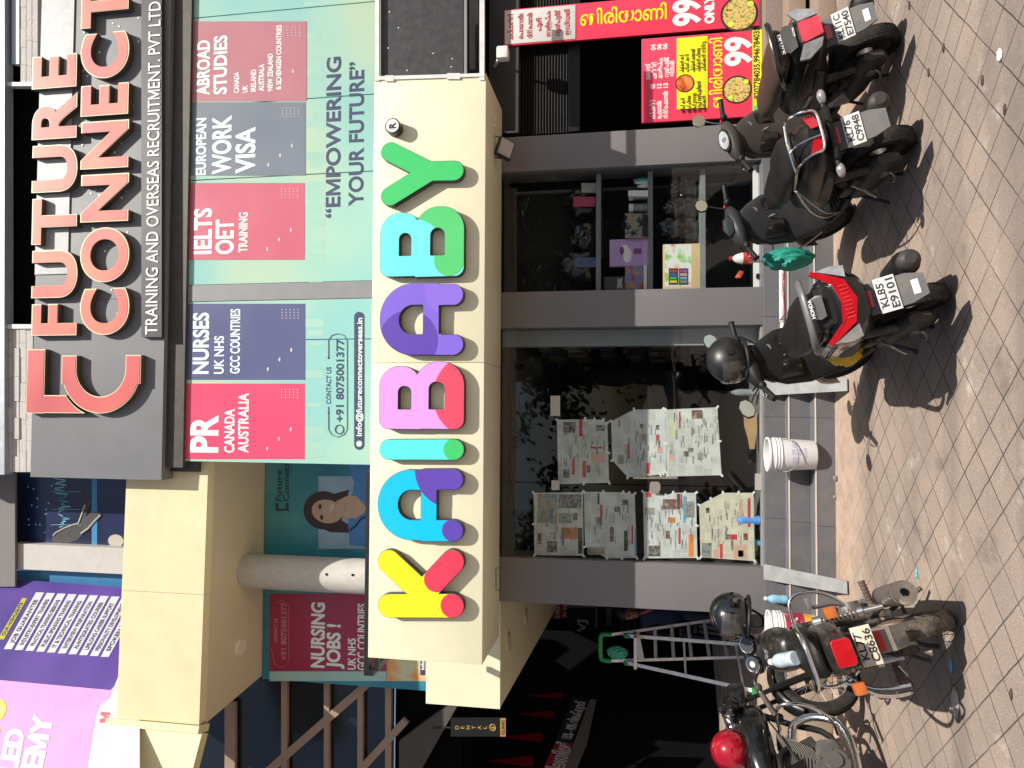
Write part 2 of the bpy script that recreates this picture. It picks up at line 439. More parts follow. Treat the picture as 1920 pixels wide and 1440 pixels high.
def newsprint(name, paper, seed, colour=.0):
    """columns of small print on newspaper, laid out in the sheet's own plane"""
    M = bpy.data.materials.new(name); M.use_nodes = True
    t = M.node_tree; p = t.nodes['Principled BSDF']; L = t.links.new; N = t.nodes.new
    p.inputs['Roughness'].default_value = .8
    tc = N('ShaderNodeTexCoord')
    rot = N('ShaderNodeMapping'); rot.inputs['Rotation'].default_value = (R(90), 0, 0); rot.inputs['Location'].default_value = (seed*.37, seed*.21, 0)
    L(tc.outputs['Object'], rot.inputs[0])
    def br(w, h, mort, off, sq=1.0):
        b = N('ShaderNodeTexBrick'); b.offset = off; b.inputs['Scale'].default_value = 1; b.inputs['Brick Width'].default_value = w
        b.inputs['Row Height'].default_value = h; b.inputs['Mortar Size'].default_value = mort; b.inputs['Mortar Smooth'].default_value = 0
        b.inputs['Color1'].default_value = (0, 0, 0, 1); b.inputs['Color2'].default_value = (1, 1, 1, 1); b.inputs['Mortar'].default_value = (.5, .5, .5, 1)
        b.inputs['Bias'].default_value = 0
        L(rot.outputs[0], b.inputs['Vector']); return b
    art = br(.087, .075, .0035, .37)          # articles
    line = br(.033, .0098, .0037, .43)       # lines of words
    mixer = N('ShaderNodeMix'); mixer.data_type = 'RGBA'
    mixer.inputs[6].default_value = (*paper, 1); mixer.inputs[7].default_value = (.20, .20, .20, 1)
    inv = N('ShaderNodeMath'); inv.operation = 'MULTIPLY_ADD'; inv.inputs[1].default_value = -.5; inv.inputs[2].default_value = .5
    L(line.outputs['Fac'], inv.inputs[0])
    gap = N('ShaderNodeMath'); gap.operation = 'MULTIPLY_ADD'; gap.inputs[1].default_value = -1; gap.inputs[2].default_value = 1; L(art.outputs['Fac'], gap.inputs[0])
    mu = N('ShaderNodeMath'); mu.operation = 'MULTIPLY'; L(inv.outputs[0], mu.inputs[0]); L(gap.outputs[0], mu.inputs[1])
    L(mu.outputs[0], mixer.inputs[0])
    tint = N('ShaderNodeMix'); tint.data_type = 'RGBA'; tint.blend_type = 'MULTIPLY'; tint.inputs[0].default_value = 1
    bw = N('ShaderNodeMapRange'); bw.inputs[3].default_value = .76; bw.inputs[4].default_value = 1.03; L(art.outputs['Color'], bw.inputs[0])
    L(bw.outputs[0], tint.inputs[7]); L(mixer.outputs[2], tint.inputs[6])
    ns = N('ShaderNodeTexNoise'); ns.inputs['Scale'].default_value = 7; L(tc.outputs['Object'], ns.inputs['Vector'])
    m2 = N('ShaderNodeMix'); m2.data_type = 'RGBA'; m2.blend_type = 'MULTIPLY'; m2.inputs[0].default_value = .5
    L(tint.outputs[2], m2.inputs[6]); L(ns.outputs['Fac'], m2.inputs[7])
    g = N('ShaderNodeGamma'); g.inputs[1].default_value = .8; L(m2.outputs[2], g.inputs[0])
    L(g.outputs[0], p.inputs['Base Color'])
    bp = N('ShaderNodeBump'); bp.inputs['Strength'].default_value = .5; bp.inputs['Distance'].default_value = .01
    n4 = N('ShaderNodeTexNoise'); n4.inputs['Scale'].default_value = 9; n4.inputs['Detail'].default_value = 2; L(tc.outputs['Object'], n4.inputs['Vector'])
    L(n4.outputs['Fac'], bp.inputs['Height']); L(bp.outputs[0], p.inputs['Normal'])
    return M
def picture(name, cols, scale=14, detail=5, rough=.5, sharp=.12):
    """a printed picture: patches of several inks"""
    M = bpy.data.materials.new(name); M.use_nodes = True
    t = M.node_tree; p = t.nodes['Principled BSDF']; L = t.links.new; N = t.nodes.new
    tc = N('ShaderNodeTexCoord'); n = N('ShaderNodeTexNoise'); n.inputs['Scale'].default_value = scale; n.inputs['Detail'].default_value = detail
    L(tc.outputs['Object'], n.inputs['Vector']); cr = N('ShaderNodeValToRGB'); L(n.outputs['Fac'], cr.inputs[0])
    e = cr.color_ramp.elements; k = len(cols)
    for i, c in enumerate(cols):
        pos = .32 + .36*i/max(1, k-1)
        if i < 2: e[i].position = pos; e[i].color = (*c, 1)
        else:
            q = e.new(pos); q.color = (*c, 1)
    L(cr.outputs[0], p.inputs['Base Color']); p.inputs['Roughness'].default_value = rough
    return M
def shutter_mat():
    return mat('shutter_metal', (.012, .012, .013), .45, .4, bump=.2)
m_cream = mat('cream_panel', (.79, .765, .56), .4, var=.04, vs=1.6, coat=.08, stain=.10)
m_cream2 = mat('cream_beam', (.74, .65, .41), .5, var=.06, vs=2, stain=.12)
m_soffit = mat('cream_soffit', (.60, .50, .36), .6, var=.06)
m_grey = mat('grey_panel', (.178, .170, .177), .40, var=.05, vs=3, coat=.08)
m_fascia = mat('dark_grey_cladding', (.150, .156, .172), .45, var=.1, vs=2.5, stain=.15)
m_step = mat('grey_step_tile', (.115, .116, .128), .55, var=.22, vs=5, bump=.05, dust=.16)
m_grout = mat('pale_grout', (.55, .50, .42), .8)
m_black = mat('black_paint', (.012, .012, .013), .4)
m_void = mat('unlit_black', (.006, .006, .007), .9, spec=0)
m_white = mat('white_paint', (.8, .8, .79), .45, var=.05)
m_whitemet = mat('white_metal', (.72, .73, .73), .4, var=.08, stain=.3)
m_silver = mat('aluminium', (.62, .62, .62), .32, .85, var=.1)
m_chrome = mat('chrome', (.78, .78, .78), .12, 1.0, var=.05, vs=20)
m_steel = mat('grey_steel', (.30, .30, .31), .45, .7, stain=.3)
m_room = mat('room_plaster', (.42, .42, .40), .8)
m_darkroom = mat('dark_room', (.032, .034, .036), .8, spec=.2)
m_floor = mat('shop_floor', (.16, .16, .165), .35)
m_glass = glass_mat('shop_glass', (.955, .968, .962), 1.52)
m_lens = glass_mat('clear_lens', (.95, .96, .97), 1.6)
m_wood = mat('plywood', (.42, .26, .13), .7, var=.25, vs=9)
m_gclad = mat('stone_cladding', (.52, .50, .48), .85, var=.18, vs=7, bump=.6, bs=25)
m_shelf = mat('grey_shelf', (.20, .215, .225), .45)
PS, PG, PE, PW, PD, PB2 = YP(5.64), YP(6.45), YP(6.8), YP(6.9), YP(8.2), YP(6.8)
# ================================================================ ground
b = B(); b._new([(-60, -60, 0), (60, -60, 0), (60, 60, 0), (-60, 60, 0)], [(0, 1, 2, 3)])
ob('ground', b, ground_material(), kind='structure')
# ================================================================ front steps of the shop
st = place('shop_steps', 'three dark grey tiled steps with cream edge strips below the glass shop front', 'steps', (.3, 6.2, 0))
XL, XR = -1.80, 2.50
for i, (y0, z0, z1) in enumerate(((6.0, 0, .147), (6.185, .147, .311), (6.35, .311, .476))):
    y1 = (6.185, 6.35, 6.42)[i]; b = B()
    for k in range(5):                                                   # tile by tile
        x0 = XL+(XR-XL)*k/5; x1 = XL+(XR-XL)*(k+1)/5-.003
        b.box(x0, x1, y0, 6.44, z0, z1-.001)
    s_ = ob('step', b, m_step, st)
    if i < 2:
        e = ob('edge_strip', B().box(XL, XR, y0-.004, y0+.010, z1-.006, z1+.003), m_grout, s_)
# ================================================================ the shop's own building
bd = place('shop_building', 'ground floor shop with grey pillars, glass front and wide canopy roof', 'building', (.35, 6.45, 0))
for n, x0, x1 in (('l', -1.772, -1.372), ('m', .715, 1.045), ('r', 2.16, 2.485)):
    ob('pillar', B().box(x0, x1, 6.40, 6.75, .476, 2.95, .004), m_grey, bd)
ob('inner_jamb', B().box(.56, .712, 6.62, 6.74, .49, 2.9), mat('grey_jamb', (.30, .33, .35), .4), bd)
ob('floor', B().box(-1.77, 2.48, 6.441, 11.6, .30, .484), m_floor, bd)
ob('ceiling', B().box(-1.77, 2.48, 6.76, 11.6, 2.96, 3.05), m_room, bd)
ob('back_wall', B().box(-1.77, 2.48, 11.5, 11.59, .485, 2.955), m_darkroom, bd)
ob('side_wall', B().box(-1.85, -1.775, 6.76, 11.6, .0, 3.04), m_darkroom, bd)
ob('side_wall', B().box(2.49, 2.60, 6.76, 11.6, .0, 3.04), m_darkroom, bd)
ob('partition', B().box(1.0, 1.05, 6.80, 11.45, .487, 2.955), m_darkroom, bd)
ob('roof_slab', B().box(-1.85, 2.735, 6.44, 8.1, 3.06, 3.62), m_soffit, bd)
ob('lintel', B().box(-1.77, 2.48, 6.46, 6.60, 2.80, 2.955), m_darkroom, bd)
# glass: left fixed pane + door leaf seam, right window
gl = ob('glass_pane', B().box(-1.370, -.70, 6.455, 6.465, .49, 2.79), m_glass, bd, label='left glass door leaf covered with newspapers')
gd = ob('glass_door', B().box(-.692, .712, 6.455, 6.465, .49, 2.79), m_glass, bd)
ob('window_glass', B().box(1.047, 2.158, 6.455, 6.465, .49, 2.79), m_glass, bd)
ob('floor_track', B().box(-1.37, .712, 6.43, 6.50, .476, .489), mat('track_metal', (.42, .40, .40), .4, .4), bd)
b = B(); P = YP(6.44)
b.tube([P(1187, 896), P(1270, 896)], .012); b.cyl(P(1195, 896), P(1195, 896)+V((0, .04, 0)), .009); b.cyl(P(1262, 896), P(1262, 896)+V((0, .04, 0)), .009)
ob('door_handle', b, m_chrome, gd)
b = B(); P = YP(6.445)
b.poly(P, [(1221, 903), (1218, 908), (1218, 919), (1221, 925), (1234, 925), (1238, 919), (1238, 908), (1234, 903)], .012)
b.disc(P, 1229, 910, .014, .02); ob('door_lock', b, m_chrome, gd)
for px in ((1416, 1429, 888, 919), (1034, 1049, 901, 919), (1032, 1050, 742, 780)):
    b = B(); b.rect(P, *px, .014); ob('patch_fitting', b, mat('patch_metal', (.5, .48, .44), .4, .3), gd)
# ceiling spot lights and pipes inside
for y in (690, 825, 960):
    p = Plane((0, 0, 2.955), (0, 0, 1))(958, y); p.y = min(p.y, 9)
    t = thing('spot_light', 'small black track spot light under the shop ceiling, ' + {690: 'rightmost of the three', 825: 'middle one of the three', 960: 'above the newspapers, leftmost of the three'}[y], 'spot light', p, group='ceiling spot lights')
    ob('stem', B().cyl((0, 0, 0), (0, 0, -.06), .008), m_black, t)
    ob('lamp_head', B().cyl((0, 0, -.04), (.01, -.03, -.15), .032), m_black, t)
b = B(); z = 2.86
b.tube([(-1.0, 7.4, z), (.9, 7.4, z)], .018); b.tube([(-.45, 7.4, z), (-.45, 8.6, z)], .014)
tag(ob('ceiling_pipe', b, mat('red_pipe', (.16, .03, .025), .5)), 'thin red sprinkler pipe running under the dim shop ceiling', 'pipe')
# ================================================================ KAIBABY signboard
sg = place('canopy_signboard', 'big cream shop signboard with fat rounded rainbow letters reading KAIBABY', 'signboard', (.33, 5.64, 2.775))
b = B(); b.box(-2.075, .35, 5.64, 6.38, 2.775, 3.735, .004); b.box(.353, 2.735, 5.64, 6.38, 2.775, 3.735, .004)
ob('sign_box', b, m_cream, sg)
b = B(); b.box(-2.24, -.55, 5.68, 5.73, 3.74, 3.785); b.box(-2.24, -2.19, 5.68, 6.3, 3.70, 3.74); b.box(-2.20, -2.08, 5.69, 5.72, 3.66, 3.70)
ob('top_rail', b, m_black, sg)
LU = lambda x, y: (lambda p: (p.x, p.z))(PS(x, y))
K = .00445
def cap(x0, y0, x1, y1, r): return s_cap(LU(x0, y0), LU(x1, y1), r*K)
def rbox(x0, x1, y0, y1, r):      # photo box; r in px (left-bottom, right-bottom, right-top, left-top)
    (xa, za), (xb, zb) = LU(x1, y1), LU(x0, y0)
    return s_box(xa, xb, za, zb, tuple(k*K for k in r) if isinstance(r, tuple) else r*K)
def circ(x, y, r): return s_circ(LU(x, y), r*K)
inside_k = s_or(cap(735, 1131.5, 852, 1131.5, 21.7), cap(735, 1050, 797, 1108, 22), cap(800, 1105, 852, 1050, 22), rbox(770, 820, 1095, 1131, 4))
def letA(y0, y1, yh0, yh1, xt, xh0, xh1, xb, rl):
    return s_sub(s_or(rbox(xt, xh1+30, y0, y1, (5, 5, 64, 64)), cap(800, y0+rl, 853, y0+rl, rl), cap(800, y1-rl, 853, y1-rl, rl)),
                 rbox(xh0, xh1, yh0, yh1, (2, 2, 26, 26)), rbox(xb, 900, yh0, yh1, 1))
fA1 = letA(878, 1012, 916.5, 972.5, 714, 752, 793, 830, 19.6)
fA2 = letA(535, 667, 575, 628, 718, 754, 797, 833, 20)
fI = cap(735, 842, 855, 842, 19.2)
def letB(yr1, yr2, yl, x0, xm, x1, h1, h2):
    return s_sub(s_or(rbox(x0, xm+6, yr1, yl, (2, 38, 38, 18)), rbox(xm-6, x1, yr2, yl, (18, 44, 44, 2))),
                 rbox(*h1, (1, 11, 11, 1)), rbox(*h2, (1, 13, 13, 1)))
fB1 = letB(687, 679, 805, 716.7, 788, 874, (752, 775, 725, 767), (809, 837, 717, 767))
fB2 = letB(404, 392.7, 520.7, 718.5, 789, 874, (754, 775, 441.7, 482), (812, 837, 432, 481))
fY = s_or(cap(737, 290, 808, 326, 18.5), cap(737, 372, 808, 328, 18.5), cap(800, 326, 855, 325, 18.8))
hue = {'yellow': (.90, .80, .015), 'red': (.80, .045, .10), 'sky': (.0, .52, .93), 'violet': (.11, .055, .42), 'turquoise': (.10, .80, .75),
       'green': (.05, .55, .15), 'lilac': (.72, .33, .88), 'lavender': (.21, .13, .68), 'coral': (.85, .07, .13), 'aqua': (.16, .78, .80), 'leaf': (.09, .57, .17), 'pale_lavender': (.25, .15, .70)}
hm = lambda k: mat('sign_'+k, hue[k], .35, var=.03, vs=3, coat=.15)
m_letside = mat('letter_side', (.055, .055, .058), .5)
LET = [('K', inside_k, 'yellow', [('red', circ(852, 1131.5, 21.7)), ('red', cap(822, 1083, 853, 1049, 22.5))], (1020, 1165)),
       ('A', fA1, 'sky', [('violet', circ(853, 992, 20)), ('violet', circ(850, 880, 68))], (870, 1020)),
       ('I', fI, 'turquoise', [('green', circ(855, 842, 19.5))], (815, 870)),
       ('B', fB1, 'lilac', [('coral', circ(893, 742, 77))], (670, 815)),
       ('A', fA2, 'lavender', [('violet', circ(770, 640, 56)), ('pale_lavender', circ(850, 545, 50))], (525, 675)),
       ('B', fB2, 'aqua', [('leaf', s_or(cap(846, 492, 846, 436, 28), s_and(rbox(783, 890, 380, 434, 2), s_sub(rbox(700, 890, 380, 530, 1), circ(780, 470, 55)))))], (385, 530)),
       ('Y', fY, 'green', [], (268, 398))]
for ch, f, col, acc, (ya, yb) in LET:
    (x0, z0), (x1, z1) = LU(890, yb), LU(705, ya)
    to3 = lambda yy: (V((0, yy, 0)), V((1, 0, 0)), V((0, 0, 1)))
    b = slab(B(), contour(f, x0, x1, z0, z1, .005), to3(5.575), (0, .062, 0))
    L = ob('letter', b, m_letside, sg, label='letter %s in %s with dark sides' % (ch, col) if ch in 'KIY' else None)
    fin = s_off(f, .0045)
    b = slab(B(), contour(fin, x0, x1, z0, z1, .005), to3(5.570), (0, .0045, 0)); ob('letter_face', b, hm(col), L)
    for i, (c2, g) in enumerate(acc):
        b = slab(B(), contour(s_and(fin, g), x0, x1, z0, z1, .005), to3(5.5685-.0005*i), (0, .0025, 0)); ob('colour_patch', b, hm(c2), L)
c = PS(742, 243); b = B(); b.cyl((c.x, 5.56, c.z), (c.x, 5.64, c.z), .066, 32)
rg = ob('registered_mark', b, mat('mark_side', (.03, .03, .03), .4), sg)
b = B([m_white]); b.cyl((c.x, 5.553, c.z), (c.x, 5.56, c.z), .055, 32)
b.use(mat('mark_ink', (.02, .02, .022), .5)); b.text('R', (c.x, 5.553, c.z-.026), (1, 0, 0), (0, 0, 1), None, .052, .003, .03, center=True)
ob('mark_face', b, m_white, rg)
# small cream lugs along the sign top
# cream fascia of the neighbouring passage (set back, to the left of the big sign)
nb = place('passage_fascia', 'plain cream panel fascia behind the left end of the big cream signboard', 'fascia', (-2.4, 6.8, 2.84))
b = B(); zt, zb = 3.57, 2.84
b.prism([(-2.9, 6.8, zb), (-1.86, 6.8, zb), (-1.86, 12, zb), (-3.4, 12, zb)], (0, 0, .06)); b.box(-2.90, -1.86, 6.78, 6.86, zb-.004, zt)
b.box(-2.90, -1.86, 6.86, 7.4, zt-.05, zt-.003); ob('panel', b, m_cream, nb)
b = B()
for px, py in ((985, 1155), (953, 1203)):
    p = Plane((0, 0, zb), (0, 0, 1))(px, py); b.cyl((p.x, p.y, zb-.02), (p.x, p.y, zb+.002), .09, 24)
ob('downlight', b, mat('downlight_rim', (.55, .48, .4), .4), nb)
# ================================================================ unfinished sign frame right of the canopy
fr = place('bare_sign_frame', 'white metal frame holding a plain dust marked black panel right of the cream signboard', 'sign frame', (3.2, 5.66, 2.8))
P = YP(5.66)
b = B(); b.rect(P, 703, 711, -60, 152, .03); b.rect(P, 899, 908, -60, 150, .03); b.poly(P, [(703, 150), (908, 143), (908, 137), (703, 143)], .033)
b.rect(P, 722, 738, 141, 152, .034); b.rect(P, 838, 862, 137, 148, .034)
ob('frame', b, m_whitemet, fr)
ob('panel', B().rect(P, 714, 868, -60, 142, .02, -.03), mat('black_sheet', (.035, .036, .040), .4, stain=.2, var=.3, vs=9, dust=.12), fr)
ob('rail', B().rect(P, 870, 875, -60, 141, .02, -.03), mat('rail', (.25, .25, .26), .4), fr)
b = B()
for px, py in ((730, 22), (747, 52), (728, 90), (848, 110), (846, 125), (812, 100), (763, 132)): b.disc(P, px, py, .006, .003, -.01)
ob('screw', b, m_whitemet, fr)
b = B(); b.rect(P, 880, 897, -40, 130, .02, -.5); ob('dark_backing', b, m_black, fr)  # black strip stands in for the darkness seen through the gap
# ================================================================ FUTURE CONNECT sign: dark cladding with raised letters
fc = place('fascia_signboard', 'dark grey fascia with raised orange pink letters FUTURE CONNECT above the poster windows', 'signboard', (2, 6.8, 6.48))
b = B(); xs = [-.80, 1.13, 2.95, 6.4]
for k in range(3): b.box(xs[k], xs[k+1]-.004, 6.8, 7.6, 6.479, 7.49)
b.box(-.80, 6.4, 6.803, 7.6, 7.493, 8.06); ob('cladding', b, m_fascia, fc)
b = B(); P = PE; a = P(72, 515); c = P(128, 515)
b.box(a.x, 6.4, 6.79, 6.80, c.z, 8.06); ob('tin_sheet', b, mat('tin_sheet', (.38, .39, .41), .5, .1, stain=.3, bump=.15, bs=3), fc)
b = B()
for i in range(34): b.disc(P, random.uniform(150, 262), random.uniform(5, 620), .012, .004)
ob('cable_clip', b, m_whitemet, fc).__setitem__('kind', 'stuff')
m_ls = mat('raised_letter_side', (.075, .06, .055), .5)
m_lf = picture('acrylic_orange', [(.50, .065, .075), (.60, .12, .085), (.64, .18, .10)], 1.5, 1, .5); m_lf2 = picture('acrylic_pink', [(.46, .045, .075), (.55, .075, .085), (.60, .11, .09)], 1.2, 1, .5)
m_rim = mat('letter_rim', (.75, .66, .42), .4)
def raised(word, xb, yl, yr, xt, mf):
    L0 = P(xb, yl); R0 = P(xb, yr); capz = (P(xt, yl)-L0).z; tilt = (R0-L0); W = tilt.length
    me, x0, x1, y0, y1 = glyphs(word, .035)
    n = len(word); xx = []; acc = 0
    for ch in word:
        g = glyphs(ch, .035); xx.append((acc, g[2]-g[1])); acc += (g[2]-g[1]) + .085
    tot = acc-.085; k = W/tot
    for ch, (o0, wd) in zip(word, xx):
        p = L0 + tilt.normalized()*(o0*k)
        Lr = ob('letter', B().text(ch, (p.x, 6.796, p.z), (1, 0, 0), (0, 0, 1), wd*k, capz, .066, .035), m_ls, fc, label='raised letter '+ch)
        ob('letter_rim', B().text(ch, (p.x+.001, 6.728, p.z), (1, 0, 0), (0, 0, 1), wd*k, capz, .004, .035), m_rim, Lr)
        ob('letter_face', B().text(ch, (p.x+.011, 6.725, p.z+.010), (1, 0, 0), (0, 0, 1), wd*k-.022, capz-.020, .004, .03), mf, Lr)
raised('FUTURE', 149, 630, 106, 73, m_lf)
raised('CONNECT', 245, 629, -26, 164, m_lf)
LE = lambda x, y: (lambda p: (p.x, p.z))(PE(x, y))
def logo(f, x0, x1, y0, y1):
    (xa, za), (xb, zb) = LE(x1, y1), LE(x0, y0)
    lp = contour(f, xa-.05, xb+.05, za-.05, zb+.05, .006); t3 = lambda y: (V((0, y, 0)), V((1, 0, 0)), V((0, 0, 1)))
    Lr = ob('logo_piece', slab(B(), lp, t3(6.73), (0, .066, 0)), m_ls, fc)
    ob('logo_rim', slab(B(), lp, t3(6.726), (0, .004, 0)), m_rim, Lr)
    ob('logo_face', slab(B(), contour(s_off(f, .010), xa-.05, xb+.05, za-.05, zb+.05, .006), t3(6.722), (0, .004, 0)), m_lf2, Lr)
KE = .00565
def rE(x0, x1, y0, y1, r):
    (xa, za), (xb, zb) = LE(x1, y1), LE(x0, y0); return s_box(xa, xb, za, zb, tuple(k*KE for k in r) if isinstance(r, tuple) else r*KE)
xl_, zt_ = LE(198, 775)[0], LE(125, 720)[1]; xr_, zb_c = LE(198, 667)[0], LE(272, 720)[1]; hC = zt_-zb_c; sC = .178
outC = s_box(xl_, xr_, zb_c, zt_, (hC*.5, .004, .004, hC*.5)); inC = s_box(xl_+sC, xr_+.5, zb_c+sC, zt_-sC, ((hC-2*sC)*.5, .004, .004, (hC-2*sC)*.5))
logo(s_sub(s_or(rE(62, 92, 656, 775, .5), rE(62, 196, 741, 775, .5)), s_off(outC, -.028)), 60, 200, 654, 778)
logo(s_sub(outC, inC), 124, 274, 660, 778)
b = B(); b.rect(PE, 265, 303, -60, 632, .05, .0); sp_ = ob('name_strip', b, mat('name_strip', (.035, .038, .048), .4), fc)
ob('lettering', B().tp(PE, 'TRAINING AND OVERSEAS RECRUITMENT. PVT LTD', 295, 627, 3, 273, .005, .004, .052), m_white, sp_)
# cladding of split stone and dark windows above the fascia
up = place('upper_storey', 'upper storey with split stone cladding, dark openings and a pale metal ledge', 'building', (2, 7.1, 8.06))
PU = YP(7.05)
b = B(); b.box(-.78, 7, 7.15, 7.6, 8.07, 10.6); ob('wall', b, m_void, up)
b = B(); P = PU
for k in range(4):
    y = 885
    while y > 616:
        ln = random.uniform(28, 60); x0 = 10+13*k; b.rect(P, x0+.6, x0+12.4, max(616, y-ln)+.5, y, .05+random.random()*.02); y -= ln
ob('stone_cladding', b, m_gclad, up); b = B()
for k in range(3):
    y = 154
    while y > -40:
        ln = random.uniform(30, 60); x0 = 38+11*k; b.rect(P, x0+.6, x0+10.4, y-ln+.5, y, .05+random.random()*.02); y -= ln
ob('stone_cladding', b, m_gclad, up)
for q in ((10, 62, 608, 616), (10, 72, 154, 161)): ob('frame', B().rect(P, *q, .08), m_whitemet, up)
b = B(); b.rect(P, -30, 8, -60, 890, .12); ob('ledge', b, mat('ledge_metal', (.42, .46, .52), .4, .4, stain=.2), up)
b = B(); b.rect(P, 22, 36, -60, 120, .06); ob('window_frame', b, mat('pale_blue_frame', (.35, .42, .5), .4), up)
# ================================================================ poster windows under the fascia
pw = place('poster_window', 'first floor windows covered with study abroad and work visa poster film', 'window', (2, 6.9, 3.8))
P = PW
b = B(); b.box(-.72, 6.4, 6.94, 7.6, 6.15, 6.475); b.box(-.67, 6.4, 6.86, 6.94, 6.276, 6.478); ob('head_frame', b, mat('dark_frame', (.045, .037, .033), .5, stain=.4), pw)
m_film = picture('poster_film', [(.25, .53, .53), (.29, .55, .51), (.36, .58, .49), (.45, .59, .43), (.36, .57, .49)], .55, 2, .25)
a, c = P(335, 868), P(720, 868)
for y0, y1 in ((868, 638), (637, 563), (531, 331.5), (330.5, 191), (190, 22), (21, -140)):
    xl, xr = P(500, y0).x, P(500, y1).x
    ob('glass_pane', B().box(xl+.003, xr-.003, 6.90, 6.93, 3.74, 6.276), m_film, pw)
xl, xr = P(500, 562.5).x, P(500, 531.5).x
ob('mullion', B().box(xl, xr, 6.893, 6.94, 3.74, 6.276), mat('grey_mullion', (.22, .225, .24), .45), pw)
sk = mat('skyline_print', (.66, .66, .38), .3, var=.15, vs=4); b = B()
for i in range(46):
    y = random.uniform(0, 855); hgt = random.uniform(10, 42); wd = random.uniform(6, 16)
    if 525 < y < 570: continue
    b.rect(P, 606-hgt*1.0, 610-random.random()*8, y, y+wd, .0005+.000005*i)
ob('skyline_print', b, mat('faint_skyline', (.33, .555, .475), .3, var=.12, vs=3), pw)
pm = lambda n, c: mat('poster_'+n, c, .28, var=.05, vs=2, coat=.15)
panels = [('crimson', (.77, .07, .155), 336, 571, 719, 861, [('PR', 407, 849, 778, 359, .034), ('CANADA', 438.7, 849, 767, 421, .024), ('AUSTRALIA', 465, 849, 737, 447, .024)]),  # panel inks mixed paler to carry the haze on the glass
          ('navy', (.095, .105, .23), 338, 572, 569.5, 712, [('NURSES', 390, 701, 586, 362.5, .03), ('UK NHS', 419, 701, 630, 402, .024), ('GCC COUNTRIES', 449, 700.5, 579, 432, .024)]),
          ('rose', (.55, .12, .175), 344, 571, 343, 487, [('IELTS', 395.6, 476, 390, 365, .03), ('OET', 437, 476, 411, 405.5, .028), ('TRAINING', 463.5, 473, 398, 448, .024)]),
          ('slate', (.17, .20, .25), 344, 573, 191.5, 329, [('EUROPEAN', 385.5, 328, 221, 368, .03), ('WORK', 432, 325.5, 216, 399, .03), ('VISA', 477, 324, 238, 443, .03)]),
          ('hazed_red', (.45, .18, .215), 346, 575, 40, 189.5, [('ABROAD', 392, 178, 75, 370, .03), ('STUDIES', 424.5, 176, 66, 401.5, .03), ('CANADA', 448, 174, 135, 439, .025), ('UK', 464, 173.6, 160, 455, .025),
            ('IRELAND', 480, 171.7, 130.5, 470.6, .025), ('AUSTRALA', 495, 170.6, 120, 485.5, .025), ('NEW ZEALAND', 511, 169.5, 100.5, 502, .025), ('& SCHENGEN COUNTRIES', 527, 168, 47, 518, .025)])]
m_ptxt = mat('poster_white', (.76, .86, .85), .3, var=.03)
for n, c, x0, x1, y0, y1, tx in panels:
    q = ob('poster_panel', B().rect(P, x0, x1, y0, y1, .003), pm(n, c), pw, label=n.replace('_', ' ')+' poster panel with white lettering')
    b = B()
    for s_, xb, yl, yr, xt, bold in tx: b.tp(P, s_, xb, yl, yr, xt, bold, .002, .003)
    ob('lettering', b, m_ptxt, q)
    b = B()
    for i in range(5):
        for j in range(4): b.disc(P, x1-43+i*7.5, y0+11+j*5.2, .006, .002, .003, 8)
    for k in range(3): b.disc(P, x1-70+k*22, y1-20-18*k, .022, .0006, .003, 12, .010)
    ob('dot_pattern', b, mat('faint_dots', tuple(min(1, v*1.25+.12) for v in c) if 0 else (.6, .5, .55), .4), q)
m_navy = mat('poster_ink_navy', (.05, .06, .13), .35)
b = B(); b.tp(P, '\u201cEMPOWERING', 637, 408, 106, 611.5, .025); b.tp(P, 'YOUR FUTURE\u201d', 680.5, 386, 115, 654.5, .025)
b.tp(P, 'CONTACT US', 620.5, 757.5, 688, 612, .02); b.tp(P, '+91 8075001377', 644, 791, 635.6, 630.5, .03)
c0 = P(636.5, 805); b.tube([c0+V((.045*math.cos(i*.3), -.004, .045*math.sin(i*.3))) for i in range(21)], .005, 4, True)
pts = [P(616, 770, .004)]+[P(633+19*math.sin(R(a)), 803+17*math.cos(R(a))-(0), .004) for a in ()]
pill = [(616, 762), (616, 805), (622, 815), (633, 819.5), (645, 815), (651, 805), (651, 640), (646, 629), (634, 625.5), (622, 629), (616, 638), (616, 672)]
b.tube([P(x, y, .004) for x, y in pill], .0035, 4); b.disc(P, 616, 774, .011, .003); b.disc(P, 616, 671, .011, .003)
ob('slogan_lettering', b, m_navy, pw)
b = B(); pl = [(664+9.5-9.5*math.cos(R(a)), 594-9.5*math.sin(R(a))) for a in range(0, 181, 20)]+[(664+9.5+9.5*math.cos(R(a)), 834+9.5*math.sin(R(a))) for a in range(0, 181, 20)]
b.poly(P, pl, .003); q = ob('address_pill', b, m_navy, pw)
ob('lettering', B().tp(P, 'info@futureconnectoverseas.in', 678, 818, 596, 668, .02, .002, .003), m_ptxt, q)
b = B(); c0 = P(673.5, 832, .004); b.tube([c0+V((.028*math.cos(i*.3), 0, .028*math.sin(i*.3))) for i in range(21)], .004, 4, True); b.rect(P, 670, 677, 828.5, 835.5, .002, .003); ob('mail_icon', b, m_ptxt, q)
